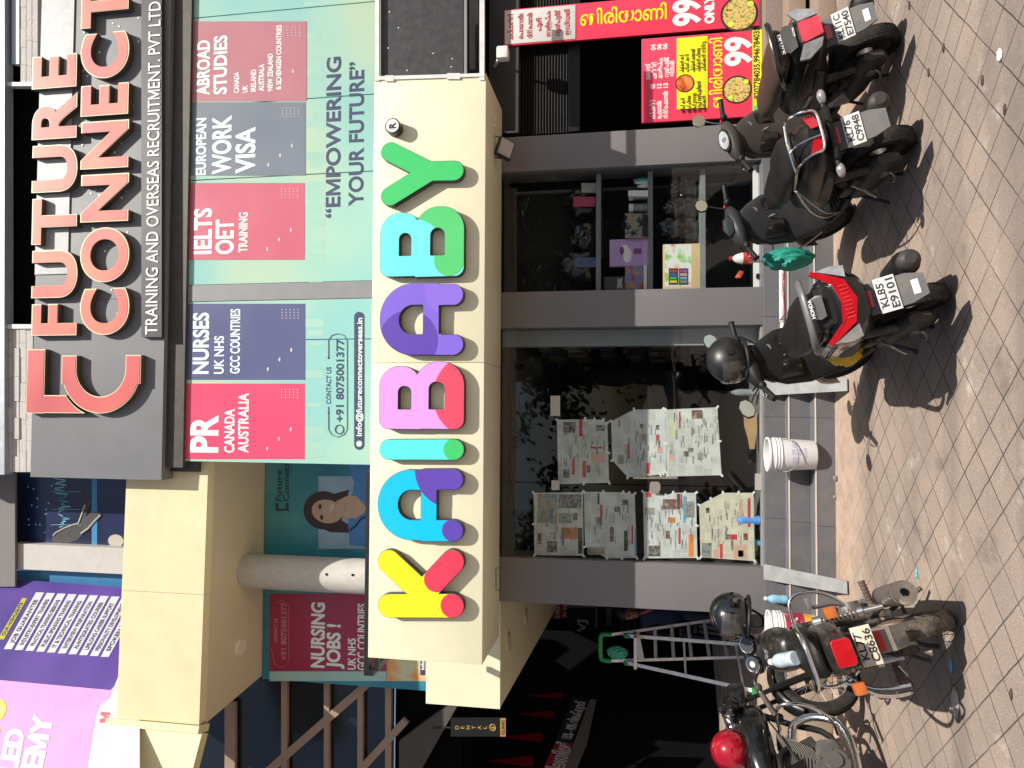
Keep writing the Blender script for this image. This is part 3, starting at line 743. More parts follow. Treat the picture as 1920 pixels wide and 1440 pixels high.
# ================================================================ cream beam, soffit and round column at the left
bm_ = place('cream_beam', 'long cream panel beam carried by a round white column left of the poster windows', 'beam', (-2, 7, 6.07))
zb, zt = 6.07, 7.04
A0, A1 = V((-.60, 7.0, 0)), V((-2.02, 6.96, 0)); A2 = V((-3.36, 6.92, 0)); A3 = V((-3.43, 6.90, 0)); A4 = V((-5.2, 6.0, 0))
def beamseg(p, q, z0, z1, d=.12):
    n = (q-p).normalized(); n = V((-n.y, n.x, 0)); n = n if n.y > 0 else -n
    return B().prism([p+V((0, 0, z0)), q+V((0, 0, z0)), q+V((0, 0, z1)), p+V((0, 0, z1))], n*d)
ob('panel', beamseg(A0, A1+V((.004, 0, 0)), zb, zt), m_cream2, bm_); ob('panel', beamseg(A1, A2, zb, zt), m_cream2, bm_)
ob('moulding', beamseg(A2+V((0, -.03, 0)), A3+V((0, -.03, 0)), zb-.02, zt+.10, .2), m_cream2, bm_)
ob('panel', beamseg(A3, A4, zb-.05, zt+.02), m_cream2, bm_)
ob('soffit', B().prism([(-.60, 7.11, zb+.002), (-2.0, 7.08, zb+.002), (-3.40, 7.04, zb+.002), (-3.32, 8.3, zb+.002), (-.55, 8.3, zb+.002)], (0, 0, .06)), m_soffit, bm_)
p = Plane((0, 0, zb), (0, 0, 1))(450, 1213)
b = B(); b.cyl(p+V((0, 0, .004)), p-V((0, 0, .03)), .10, 28, .085); dl = ob('downlight', b, mat('downlight_white', (.7, .62, .5), .4), bm_)
b = B([mat('column_plaster', (.52, .50, .475), .7, var=.06, bump=.1, stain=.25)]); b.cyl((-1.955, 7.80, 3.62), (-1.955, 7.80, zb), .198, 40); cl = ob('column', b, None, bm_)
b = B()
for px, py in ((612, 1077), (661, 1078)):
    d = FW + RT*((720-py)/FPX) + UP*((960-px)/FPX); b.cyl(V((0, 0, EYE))+d*(7.615/d.y), V((0, 0, EYE))+d*(7.598/d.y), .014, 10)
ob('bolt_hole', b, m_void, cl)
# ================================================================ set-back poster windows (Y 8.2) and the black glass wall with beige bars
dw = place('recruitment_poster', 'nursing jobs and medical poster film on the set back windows behind the round column', 'poster', (-2, 8.2, 3.7))
P = PD
m_teal = picture('teal_print', [(.02, .15, .23), (.03, .22, .32), (.05, .28, .36), (.10, .33, .38)], 1.1, 3, .3)
a, c, d_ = P(505, 868), P(505, 1275), P(730, 1288)
ob('backing', B().box(-3.36, -.5, 8.2, 8.26, 3.4, 6.06), m_teal, dw)
ob('pale_sheen', B().rect(P, 597, 720, 893, 1029, .003), picture('haze_tint', [(.24, .38, .52), (.30, .45, .58), (.26, .38, .55)], 2, 3, .3), dw)  # paler patch painted for the half-lit, hazy part of the glass
rp = ob('red_panel', B().rect(P, 505, 724, 1113, 1258, .003), pm('deep_red', (.34, .022, .075)), dw)
ob('border', B().rect(P, 505, 724, 1259, 1277, .003), mat('pale_teal', (.36, .56, .53), .3), dw)
b = B(); b.tp(P, '+91 8075001377', 536.5, 1238, 1130, 527, .025, .002, .003); b.tp(P, 'CONTACT US', 520, 1205, 1160, 514, .03, .002, .003)
pl = [(508, 1215), (516, 1247), (532, 1252), (541, 1240), (541, 1135), (530, 1125), (517, 1130)]; b.tube([P(x, y, .005) for x, y in pl], .003, 4)
ob('phone_lettering', b, mat('faded_print', (.45, .22, .27), .4), rp)
b = B()
for s_, xb, yl, yr, xt, bo in (('NURSING', 607.5, 1252.5, 1130, 584, .034), ('JOBS !', 637, 1254, 1171, 613.5, .034), ('UK NHS', 666.5, 1256, 1197, 652.5, .026), ('GCC COUNTRIES', 685.5, 1257, 1132, 670.5, .026)): b.tp(P, s_, xb, yl, yr, xt, bo, .002, .003)
ob('lettering', b, m_ptxt, rp)
ob('skyline_print', B().rect(P, 725, 830, 1150, 1277, .003), picture('orange_skyline', [(.42, .62, .56), (.62, .62, .38), (.75, .35, .10), (.62, .14, .05)], 3, 8, .3), dw)
q = ob('address_pill', B().rect(P, 788, 797, 1180, 1266, .004, .002), m_navy, dw); ob('lettering', B().tp(P, 'info@', 795.5, 1256, 1228, 789.5, .03, .002, .006), m_ptxt, q)
b = B(); b.tp(P, 'Future', 528, 940, 881, 517.5, .015, .002, .003); b.tp(P, 'Connect', 541.5, 940, 866, 531, .015, .002, .003)
b.rect(P, 517, 522, 943, 958, .003); b.rect(P, 517, 541, 954, 958, .003, .001); b.rect(P, 536, 541, 943, 958, .003)
ob('dark_lettering', b, mat('dark_print', (.03, .05, .07), .4), dw)
# printed nurse: hair, face, neck, blue uniform
E_ = lambda cx, cy, rx, ry, rot=0, n=28: [(cx+rx*math.cos(a)*math.cos(rot)-ry*math.sin(a)*math.sin(rot), cy+rx*math.cos(a)*math.sin(rot)+ry*math.sin(a)*math.cos(rot)) for a in [2*math.pi*i/n for i in range(n)]]
fig = ob('printed_nurse', B().poly(P, [(652, 870), (664, 905), (655, 955), (653, 985), (656, 1022), (672, 1024), (700, 1026), (700, 868)], .002, .004), mat('print_blue', (.07, .22, .55), .35, var=.25, vs=9), dw, label='smiling woman in a blue uniform printed on the poster')
b = B(); b.poly(P, E_(607, 957, 38, 36, .15), .001, .0045); b.poly(P, [(590, 985), (620, 998), (654, 999), (662, 990), (640, 975), (655, 918), (630, 925), (600, 930)], .0008, .0048); ob('hair', b, mat('print_hair', (.045, .026, .022), .5), fig)
b = B(); b.poly(P, E_(613, 959, 29, 22, .22), .001, .0062); b.poly(P, [(630, 940), (650, 930), (668, 930), (690, 955), (668, 972), (640, 970)], .001, .0060); ob('skin', b, mat('print_skin', (.52, .35, .27), .4, var=.2, vs=12), fig)
b = B(); b.poly(P, E_(603, 970, 3, 5), .0005, .0075); b.poly(P, E_(600, 950, 3, 5), .0005, .0075); ob('eye', b, mat('print_eye', (.03, .02, .02), .4), fig)
b = B(); b.poly(P, E_(622, 952, 3.2, 9, .35), .0006, .0075); ob('smile', b, mat('print_teeth', (.62, .52, .50), .4), fig)
b = B(); b.tube([P(x, y, .008) for x, y in ((656, 995), (668, 985), (678, 972), (690, 968))], .012, 6); ob('stethoscope', b, mat('print_dark', (.02, .04, .12), .4), fig)
# black glazed wall with beige bars
lw = place('barred_glass_wall', 'black glazed wall crossed by beige straight and slanting bars at the far left', 'wall', (-5, 8.4, 3.6))
ob('glass_wall', B().box(-12, -3.37, 8.42, 8.5, 4.47, 12), mat('black_glass', (.012, .016, .022), .12, spec=.6), lw)
m_bar = mat('beige_bar', (.33, .235, .18), .6, var=.1); P = YP(8.40); b = B()
for x0, x1 in ((527, 538), (607, 617), (670, 680), (722, 733)): b.rect(P, x0, x1, 1262, 1475, .06)
b2 = B()
def bar(xa, ya, xb, yb, wd, o):
    dx, dy = xb-xa, yb-ya; L = math.hypot(dx, dy); nx, ny = -dy/L*wd/2, dx/L*wd/2
    b2.poly(P, [(xa+nx, ya+ny), (xb+nx, yb+ny), (xb-nx, yb-ny), (xa-nx, ya-ny)], .06, o)
for k, q in enumerate(((712, 1262, 498, 1450, 15), (760, 1352, 668, 1452, 14), (700, 1270, 640, 1320, 8))): bar(*q, .002+.002*k)
b3 = B(); b3.rect(P, 421, 440, 1318, 1475, .06, .005)
ob('straight_bar', b, m_bar, lw); ob('slanting_bar', b2, m_bar, lw); ob('upper_bar', b3, m_bar, lw)
# ================================================================ posters and column above the cream beam
hb = place('wave_poster', 'dark blue poster of a hand and glowing graph lines above the cream beam', 'poster', (-1.4, 8.1, 7.2)); P = YP(8.1)
ob('sheet', B().rect(P, -30, 260, 880, 1027, .02), picture('night_print', [(.008, .010, .035), (.010, .014, .055), (.012, .022, .09), (.02, .05, .17)], 1.2, 3, .3), hb)
ob('glow_band', B().rect(P, 172, 182, 885, 1026, .002, .021), mat('print_glow', (.05, .25, .50), .4, var=.4, vs=5), hb)
b = B(); pts = []
yy = 896
while yy < 990: pts.append((112+18*(random.random()-.5)*1.6+(yy-896)*.16, yy)); yy += 2.2
b.tube([P(x, y, .025) for x, y in pts], .010, 4)
ob('graph_line', b, mat('print_cyan', (.22, .55, .68), .4), hb)
for y in (922, 955, 984): ob('grid_line', B().tube([P(95, y, .024), P(152, y, .024)], .003, 4), mat('print_cyan'), hb)
b = B()
for i in range(14): b.disc(P, random.uniform(50, 100), random.uniform(900, 1000), .012, .002, .021, 8)
o_ = ob('star_dots', b, mat('print_cyan'), hb); o_['kind'] = 'stuff'
ob('hand_print', B().poly(P, [(98, 1008), (102, 1000), (120, 990), (139, 984), (146, 982), (152, 965), (158, 948), (168, 936), (172, 940), (164, 958), (160, 970), (172, 960), (187, 962), (190, 966), (176, 980), (158, 998), (146, 1012), (120, 1022), (98, 1022)], .002, .024), mat('print_hand', (.05, .045, .05), .5, var=.4), hb)
b = B(); b.tube([P(x, y, .027) for x, y in ((100, 1004), (104, 999), (122, 989), (139, 983), (147, 981), (153, 966), (160, 946))], .012, 4); b.tube([P(x, y, .027) for x, y in ((152, 1000), (166, 990), (176, 978), (189, 965))], .014, 4)
b.disc(P, 217, 1014, .08, .003, .021, 16, .11); ob('light_edge', b, mat('print_pale', (.50, .46, .38), .4), hb)
cp_ = place('square_column', 'pale square column standing between the blue and the purple posters', 'column', (-1.9, 7.95, 7))
P = YP(7.95); a, c = P(240, 1077), P(240, 1028); ob('shaft', B().box(a.x, c.x, 7.95, 8.2, 7.05, P(24, 1050).z), mat('column_paint', (.55, .53, .50), .6, stain=.1), cp_)
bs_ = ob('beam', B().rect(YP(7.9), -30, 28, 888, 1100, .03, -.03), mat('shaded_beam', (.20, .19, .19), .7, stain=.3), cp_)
tg = place('blue_window', 'narrow strip of blue window glass beside the pale square column', 'window', (-2.1, 8.1, 7.1)); ob('glass', B().rect(YP(8.12), -20, 260, 1070, 1110, .02), mat('blue_glass', (.06, .21, .40), .15, var=.2), tg)
# purple training academy poster on the wall that runs out at 45 degrees
p0 = YP(8.0)(240, 1104); PP = Plane(p0, (.698, -.716, 0)); P = PP
ac = place('academy_poster', 'tilted purple and pink academy poster with a white list of highlights, top left wing', 'poster', (p0.x-.6, p0.y-.6, 7.1))
ob('sheet', B().poly(P, [(-80, 1078), (262, 1104), (262, 1262), (205, 1302), (-80, 1284)], .02), picture('purple_print', [(.055, .03, .22), (.10, .05, .30), (.14, .07, .38)], .8, 2, .35), ac)
ob('pink_sheet', B().poly(P, [(-80, 1270), (-2, 1275), (207, 1294), (214, 1287), (206, 1310), (185, 1322), (180, 1345), (160, 1460), (-80, 1480)], .003, .021), mat('print_pink', (.80, .33, .66), .4, var=.12, vs=3, bump=.1, bs=2), ac)
ob('white_sheet', B().poly(P, [(214, 1287), (226, 1258), (262, 1250), (262, 1480), (155, 1480), (180, 1345), (186, 1322), (206, 1310)], .003, .021), mat('print_white', (.55, .58, .64), .4, var=.06), ac)
hl = ['JOB GUARANTEE', 'INDUSTRY-EXPERT TRAINERS', 'PRACTICAL TRAINING SESSIONS', 'PUBLIC SPEAKING TRAINING', 'IT & TECHNICAL TRAINING', 'INTERVIEW PREPARATION', 'AI-INTEGRATED COURSES', 'LIFELONG CAREER SUPPORT', 'PERSONALITY DEVELOPMENT', 'SPOKEN ENGLISH']
m_ink = mat('print_ink', (.03, .03, .06), .5); mw = mat('print_label', (.60, .62, .68), .4)
def slanted(q, s_, m, inset=.12):
    pl = ob('list_strip', B().poly(P, q, .003, .021), m, ac)
    a = V(P(*q[0], .025)); bb = V(P(*q[1], .025)); tl = V(P(*q[3], .025)); u = bb-a; L = u.length; up_ = (tl-a)
    h = up_.length; u.normalize(); wd = min(L*.8, len(s_)*h*.42)
    ob('lettering', B().text(s_, a+u*(L-wd)*.42+up_*.26, u, up_, wd, h*.5, .002, .025), m_ink, pl)
slanted([(0+7, 1199), (51, 1122), (42, 1121), (-4, 1198)], 'OUR HIGHLIGHTS', mat('print_yellow', (.45, .42, .02), .4))
for k, s_ in enumerate(hl):
    q = 20.2*k; slanted([(22+q, 1217+k*1.6), (83+q, 1111+k*1.1), (67.5+q, 1110.5+k*1.1), (7+q, 1217+k*1.6)], s_, mw)
b = B()
def ptxt(s_, x0, y0, x1, y1, h, bo): a, c = P(x0, y0, .025), P(x1, y1, .025); u = c-a; u.z *= 1; b.text(s_, a, u, (0, 0, 1), u.length, h, .003, bo)
ptxt('LED', 30, 1452, 46, 1368, .20, .05); ptxt('DEMY', 66, 1490, 100, 1340, .22, .05); ob('white_lettering', b, mat('print_white2', (.72, .70, .76), .4), ac)
b = B(); ptxt('TO', -8, 1390, 14, 1312, .2, .06); ob('yellow_lettering', b, mat('print_lemon', (.75, .70, .1), .4), ac)
b = B(); ptxt('M', 202, 1356, 205, 1336, .09, .06); ob('red_mark', b, mat('print_red', (.62, .12, .16), .4), ac)
# ================================================================ biryani shop on the right
rs = place('food_shop', 'dark open food shop with half lowered black rolling shutter right of the grey pillar', 'building', (4.2, 6.6, 0))
ob('roof', B().box(2.74, 7.5, 6.45, 9.6, 2.96, 3.62), m_void, rs)  # black carries the shade under this part of the roof
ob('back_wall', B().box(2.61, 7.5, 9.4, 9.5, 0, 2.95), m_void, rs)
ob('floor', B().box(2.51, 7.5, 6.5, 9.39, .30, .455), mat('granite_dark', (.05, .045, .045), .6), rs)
b = B(); zt = 2.93; zb = 2.19
n = 26
for k in range(n):
    z1 = zt-(zt-zb)*k/n; z0 = zt-(zt-zb)*(k+1)/n; zm = (z0+z1)/2
    b.prism([(2.62, 6.72, z1), (2.62, 6.705, zm), (2.62, 6.72, z0+.001), (2.62, 6.73, z0+.001), (2.62, 6.73, z1)], (3.2, 0, 0))
b.box(2.62, 5.8, 6.69, 6.735, 2.08, zb); ob('rolling_shutter', b, shutter_mat(), rs)
ob('beam', B().box(2.61, 7.5, 6.62, 6.70, 2.66, 2.95), mat('dark_beam', (.03, .03, .032), .6), rs)
m_red = mat('sign_red', (.46, .003, .006), .7, var=.06, vs=2, spec=.02)
m_yel = mat('sign_yellow', (.85, .78, .01), .35)
m_dkred = mat('ink_dark_red', (.40, .02, .03), .5)
m_ink2 = mat('ink_black', (.015, .015, .015), .5)
m_bowl = mat('printed_bowl', (.03, .025, .025), .4)
m_food = picture('printed_biryani', [(.12, .05, .015), (.55, .30, .05), (.72, .55, .22), (.25, .30, .05), (.45, .10, .03)], 26, 6, .35)
m_curry = picture('printed_curry', [(.35, .03, .01), (.70, .16, .03), (.80, .40, .10)], 24, 5, .35)
m_lime = mat('printed_lime', (.62, .70, .06), .4)
def food(P, x, y, r, parent, th, mf=None, limes=((.5, -.6), (-.55, .45))):
    bl = ob('bowl_print', B().disc(P, x, y, r, .002, th), m_bowl, parent)
    ob('food_print', B().disc(P, x, y, r*.88, .002, th+.002), mf or m_food, bl)
    if limes:
        c = P(x, y)
        for u, v in limes:
            cc = c+V((u*r, 0, v*r))+P.n*(th+.006); ob('lime_print', B().tube([cc, cc-P.n*.002], r*.17, 14), m_lime, bl)
# tall standing board
lb = place('tall_menu_board', 'tall narrow red board with yellow script, white 99 and ONLY, at the photo edge', 'sign', (3.6, 6.6, .45)); P = YP(6.60)
XA, XB = 3.45, 3.80
ob('board', B().box(XA, XB, 6.60, 6.63, .45, 2.80, .003), m_red, lb)
def zat(x): return P(x, 45).z
ob('white_panel', B().box(XA+.012, XB-.012, 6.594, 6.60, zat(1079), zat(947), .002), mat('menu_white', (.62, .61, .60), .4, var=.05), lb)
b = B()
for s_, xb in (('\u0d1a\u0d2a\u0d4d\u0d2a\u0d3e\u0d24\u0d4d\u0d24\u0d3f', 962), ('\u0d46\u0d2a\u0d3e\u0d47\u0d31\u0d3e\u0d1f\u0d4d\u0d1f', 981), ('\u0d35\u0d40\u0d31\u0d4d\u0d31\u0d4d \u0d46\u0d2a\u0d3e\u0d47\u0d31\u0d3e\u0d1f\u0d4d\u0d1f', 998), ('\u0d2a\u0d42\u0d30\u0d3f', 1015), ('\u0d46\u0d35\u0d33\u0d4d\u0d33\u0d2a\u0d4d\u0d2a\u0d02', 1032), ('\u0d28\u0d42\u0d7d\u0d2a\u0d41\u0d1f\u0d4d\u0d1f\u0d4d', 1050), ('\u0d07\u0d21\u0d4d\u0d21\u0d32\u0d3f', 1068)):
    b.text(s_, ((XA+XB)/2, 6.594, zat(xb)), (1, 0, 0), (0, 0, 1), .25 if len(s_) > 5 else .13, .042, .002, .03, center=True)
ob('menu_lettering', b, m_dkred, lb)
za, zb_ = zat(1088), zat(1250)
ob('script_lettering', B().text('\u0d2c\u0d3f\u0d30\u0d3f\u0d2f\u0d3e\u0d23\u0d3f', (XA+.135, 6.60, za), (0, 0, -1), (1, 0, 0), za-zb_, .125, .003, .012), m_yel, lb)
b = B(); b.text('99', ((XA+XB)/2, 6.60, zat(1311)), (1, 0, 0), (0, 0, 1), .245, .225, .003, .035, center=True)
b.text('ONLY', ((XA+XB)/2+.01, 6.60, zat(1338)), (1, 0, 0), (0, 0, 1), .26, .075, .003, .06, center=True); ob('price_lettering', b, m_white, lb)
food(P, 1386, 26, .165, lb, .0)
# wide low menu board
mb = place('wide_menu_board', 'wide low red and yellow menu board with price 99 and phone numbers along its foot', 'sign', (2.97, 6.5, .45)); P = YP(6.50)
za = lambda x: P(x, 140).z
X0, X1 = 2.585, 3.36; yx = lambda y: P(1320, y).x
ob('board', B().box(X0, X1, 6.50, 6.53, .45, za(1203), .003), m_red, mb)
yb = ob('yellow_panel', B().box(X0+.10, X1-.02, 6.495, 6.50, za(1327), za(1269), .002), m_yel, mb)
ys = ob('phone_strip', B().box(X0, X1, 6.495, 6.50, .452, za(1411)), m_yel, mb)
b = B(); T = lambda s_, y0, y1, xb, xt, bo=.03: b.text(s_, (yx(y0), 6.50, za(xb)), (1, 0, 0), (0, 0, 1), yx(y1)-yx(y0), za(xt)-za(xb), .002, bo)
for s_, y0, y1, xb in (('\u0d1a\u0d2a\u0d4d\u0d2a\u0d3e\u0d24\u0d4d\u0d24\u0d3f', 218, 182, 1228), ('\u0d46\u0d2a\u0d3e\u0d47\u0d31\u0d3e\u0d1f\u0d4d\u0d1f', 218, 184, 1240), ('\u0d35\u0d40\u0d31\u0d4d\u0d31\u0d4d \u0d46\u0d2a\u0d3e\u0d47\u0d31\u0d3e\u0d1f\u0d4d\u0d1f', 218, 166, 1252), ('05', 160, 151, 1228), ('12', 160, 151, 1240), ('13', 160, 151, 1252),
    ('\u0d48\u0d28\u0d38\u0d4d', 142, 112, 1219), ('\u0d2a\u0d24\u0d4d\u0d24\u0d3f\u0d30\u0d3f', 141, 110, 1231), ('\u0d46\u0d35\u0d33\u0d4d\u0d33\u0d2a\u0d4d\u0d2a\u0d02', 141, 103, 1242), ('\u0d28\u0d42\u0d7d\u0d2a\u0d41\u0d1f\u0d4d\u0d1f\u0d4d', 140, 102, 1254), ('\u0d07\u0d21\u0d4d\u0d21\u0d32\u0d3f', 139, 110, 1264), ('04', 87, 76, 1229), ('06', 87, 76, 1240), ('06', 87, 76, 1251)):
    T(s_, y0, y1, xb, xb-8)
T('99', 128, 74, 1407, 1361, .035); ob('white_lettering', b, m_white, mb)
b = B(); T('\u0d2c\u0d3f\u0d30\u0d3f\u0d2f\u0d3e\u0d23\u0d3f', 204, 73, 1354, 1334, .012); ob('script_lettering', b, m_yel, mb)
b = B()
T2 = lambda s_, y0, y1, xb, xt, o=6.495: b.text(s_, (yx(y0), o, za(xb)), (1, 0, 0), (0, 0, 1), yx(y1)-yx(y0), za(xt)-za(xb), .002, .02)
for s_, y0, y1, xb in (('\u0d2c\u0d40\u0d2b\u0d4d \u0d15\u0d31\u0d3f', 210, 182, 1284), ('\u0d2c\u0d40\u0d2b\u0d4d \u0d2b\u0d4d\u0d30\u0d48', 210, 178, 1295), ('\u0d2c\u0d40\u0d2b\u0d4d \u0d2e\u0d38\u0d3e\u0d32', 210, 174, 1305), ('\u0d17\u0d4b\u0d2a\u0d3f \u0d2e\u0d1e\u0d4d\u0d1a\u0d42\u0d30\u0d3f\u0d2f\u0d7b', 210, 152, 1314), ('\u0d1a\u0d3f\u0d15\u0d4d\u0d15\u0d7b', 210, 180, 1323),
    ('\u0d1a\u0d3f\u0d15\u0d4d\u0d15\u0d7b \u0d15\u0d31\u0d3f', 134, 100, 1282), ('\u0d2b\u0d3f\u0d37\u0d4d \u0d15\u0d31\u0d3f', 134, 100, 1292), ('\u0d1a\u0d3f\u0d15\u0d4d\u0d15\u0d7b \u0d15\u0d2c\u0d3e\u0d2c\u0d4d', 134, 90, 1303), ('\u0d1a\u0d3f\u0d15\u0d4d\u0d15\u0d7b \u0d2b\u0d4d\u0d30\u0d48', 134, 90, 1313), ('\u0d1a\u0d3f\u0d15\u0d4d\u0d15\u0d7b \u0d38\u0d4d\u0d31\u0d4d\u0d31\u0d42', 134, 78, 1323)):
    T2(s_, y0, y1, xb, xb-7)
ob('black_lettering', b, m_ink2, yb)
b = B(); T2('9207784035,9946784035', 192, 60, 1424, 1413); ob('lettering', b, m_ink2, ys)
b = B(); b.disc(P, 1417, 202, .022, .002, .006); ob('green_mark', b, mat('phone_green', (.10, .55, .18), .4), ys)
food(P, 1284, 156, .083, mb, .006, m_curry, ()); food(P, 1382, 168, .128, mb, .0)
# granite platform and worn stone steps in front of the food shop
m_gran = mat('granite', (.22, .165, .14), .6, var=.4, vs=90, bump=.2); m_worn = mat('worn_stone', (.26, .19, .145), .75, var=.3, vs=4, bump=.3, dust=.3)
sp2 = place('stone_steps', 'brown stone steps below the red menu boards of the food shop', 'steps', (4, 6, 0))
ob('platform', B().box(2.51, 7.5, 6.34, 6.55, 0, .45, .01), m_gran, sp2)
for y0, z0, z1 in ((6.10, .17, .31), (5.86, .0, .135)): ob('step', B().box(2.51, 7.5, y0, 6.335, z0, z1, .01), m_worn, sp2)
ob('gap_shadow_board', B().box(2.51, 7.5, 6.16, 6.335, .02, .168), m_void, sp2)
# lamps, camera and loose wires under the canopy
fl = thing('flood_light', 'square black framed flood light tilted under the right end of the cream canopy', 'flood light', YP(6.05)(946, 279), (R(38), R(14), R(10)))
b = B(); b.cbox((0, 0, 0), (.17, .05, .15), .008); ob('housing', b, m_black, fl); ob('lamp_glass', B().cbox((0, -.027, 0), (.145, .006, .125), .002), mat('lamp_glass', (.42, .40, .38), .25), fl)
ob('bracket', B().tube([(-.095, 0, 0), (-.095, .06, .10), (.095, .06, .10), (.095, 0, 0)], .007, 6), m_black, fl)
wl = thing('white_lamp', 'small white boxy bulkhead lamp fixed above the tall red board', 'lamp', YP(6.4)(943, 101))
ob('body', B().cbox((0, 0, 0), (.115, .10, .11), .02), m_white, wl); ob('arm', B().cyl((0, .05, .04), (0, .22, .12), .014), m_white, wl)
b = B(); P = YP(5.95)
for s_ in range(4):
    pts = [P(910+random.uniform(-2, 4), 205+s_*3)]+[P(918+random.uniform(-3, 12), 212+i*5+random.uniform(-5, 5)) for i in range(5)]+[P(912, 222+s_*4)]
    b.tube(smoothpath(pts, 5), .0022, 5)
tag(ob('loose_wire', b, m_white), 'tangle of thin loose white wires hanging at the canopy edge', 'wires')
b = B(); P = YP(6.05); b.tube([P(*q) for q in ((938, 1065), (930, 1065), (930, 1107), (938, 1107))], .004, 5); tag(ob('wire_bracket', b, m_black), 'thin black wire bracket at the canopy underside above the left pillar', 'bracket')
# ================================================================ passage and dim shops to the left
ps = place('side_building', 'dim arcade building with dark shops behind the ladder and motorcycles', 'building', (-5, 13, 0))
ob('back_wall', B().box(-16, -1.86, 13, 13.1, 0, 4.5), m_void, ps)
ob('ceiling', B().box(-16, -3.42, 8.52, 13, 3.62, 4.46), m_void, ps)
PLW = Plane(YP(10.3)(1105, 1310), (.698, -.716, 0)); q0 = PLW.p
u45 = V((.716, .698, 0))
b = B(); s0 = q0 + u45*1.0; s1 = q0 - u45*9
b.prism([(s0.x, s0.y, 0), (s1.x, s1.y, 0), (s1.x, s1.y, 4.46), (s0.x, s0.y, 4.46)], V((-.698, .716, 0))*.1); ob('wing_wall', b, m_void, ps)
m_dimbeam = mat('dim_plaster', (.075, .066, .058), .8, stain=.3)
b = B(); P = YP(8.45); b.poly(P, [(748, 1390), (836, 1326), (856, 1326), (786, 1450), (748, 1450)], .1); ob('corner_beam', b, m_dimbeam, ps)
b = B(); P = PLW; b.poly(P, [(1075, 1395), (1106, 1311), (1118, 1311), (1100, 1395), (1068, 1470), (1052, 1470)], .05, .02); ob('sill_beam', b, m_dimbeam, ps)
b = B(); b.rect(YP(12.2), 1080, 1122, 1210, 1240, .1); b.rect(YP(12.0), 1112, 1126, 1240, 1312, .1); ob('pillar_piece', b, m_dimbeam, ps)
b = B(); P = YP(11.2)
for x0, x1, y0, y1 in ((1118, 1330, 1405, 1412), (1118, 1124, 1405, 1470), (1236, 1240, 1412, 1470), (1140, 1330, 1423, 1427)): b.rect(P, x0, x1, y0, y1, .04)
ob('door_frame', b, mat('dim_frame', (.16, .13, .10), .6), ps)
b = B(); P = YP(12.6)
for k in range(9): b.rect(P, 1022+k*3.1+random.random(), 1022.7+k*3.1, 1165, 1246, .02)
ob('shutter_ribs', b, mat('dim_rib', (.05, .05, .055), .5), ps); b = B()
for k in range(16): b.rect(P, 1128+k*12, 1131+k*12, 1120, 1250, .02)
ob('shutter_ribs', b, mat('dim_rib'), ps)
def sg_(name, label, poly, P, m, texts=(), cat='sign'):
    t = place(name, label, cat, P(*poly[0])); o = ob('board', B().poly(P, poly, .03), m, t); b = None
    for s_, xb, yl, yr, xt, mt, bo in texts: ob('lettering', B().tp(P, s_, xb, yl, yr, xt, bo, .004, .032), mt, t)
    return t, o
rc = lambda x0, x1, y0, y1: [(x0, y1), (x1, y1), (x1, y0), (x0, y0)]
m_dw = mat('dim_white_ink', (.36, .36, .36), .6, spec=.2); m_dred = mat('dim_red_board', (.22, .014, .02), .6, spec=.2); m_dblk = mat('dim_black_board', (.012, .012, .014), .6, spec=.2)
P = YP(12.3)
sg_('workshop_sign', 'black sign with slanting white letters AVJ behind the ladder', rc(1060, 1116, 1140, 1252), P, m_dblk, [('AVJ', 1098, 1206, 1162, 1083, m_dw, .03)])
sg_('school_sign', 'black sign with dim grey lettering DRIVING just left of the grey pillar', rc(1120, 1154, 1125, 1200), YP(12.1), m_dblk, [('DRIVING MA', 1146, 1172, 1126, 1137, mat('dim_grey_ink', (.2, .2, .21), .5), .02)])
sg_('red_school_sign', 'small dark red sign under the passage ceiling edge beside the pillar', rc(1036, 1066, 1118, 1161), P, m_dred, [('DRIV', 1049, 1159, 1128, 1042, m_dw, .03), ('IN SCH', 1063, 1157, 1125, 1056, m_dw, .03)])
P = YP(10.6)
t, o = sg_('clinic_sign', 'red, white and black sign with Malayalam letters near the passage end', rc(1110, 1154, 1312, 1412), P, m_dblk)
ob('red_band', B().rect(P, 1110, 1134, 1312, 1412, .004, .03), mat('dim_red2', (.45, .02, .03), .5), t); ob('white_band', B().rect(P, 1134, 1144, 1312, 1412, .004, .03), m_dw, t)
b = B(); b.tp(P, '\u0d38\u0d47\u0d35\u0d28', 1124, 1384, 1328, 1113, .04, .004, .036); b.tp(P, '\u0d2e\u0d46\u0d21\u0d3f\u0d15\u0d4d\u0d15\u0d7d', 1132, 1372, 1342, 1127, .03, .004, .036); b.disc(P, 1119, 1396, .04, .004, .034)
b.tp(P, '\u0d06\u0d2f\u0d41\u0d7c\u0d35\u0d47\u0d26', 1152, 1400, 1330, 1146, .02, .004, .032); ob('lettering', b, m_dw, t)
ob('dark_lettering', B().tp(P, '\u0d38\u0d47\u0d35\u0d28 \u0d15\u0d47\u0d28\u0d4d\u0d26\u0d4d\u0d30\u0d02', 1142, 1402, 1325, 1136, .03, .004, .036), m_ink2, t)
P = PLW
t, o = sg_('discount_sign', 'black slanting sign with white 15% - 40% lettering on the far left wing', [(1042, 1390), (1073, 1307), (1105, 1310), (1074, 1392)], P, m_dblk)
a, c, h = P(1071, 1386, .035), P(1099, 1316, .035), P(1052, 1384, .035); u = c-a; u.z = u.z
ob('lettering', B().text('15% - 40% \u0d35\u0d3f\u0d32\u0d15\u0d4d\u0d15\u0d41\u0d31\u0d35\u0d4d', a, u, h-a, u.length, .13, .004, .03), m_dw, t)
t, o = sg_('red_discount_sign', 'dark red slanting sign with white Malayalam letters below the discount sign', [(1010, 1458), (1042, 1391), (1076, 1393), (1052, 1470)], P, m_dred)
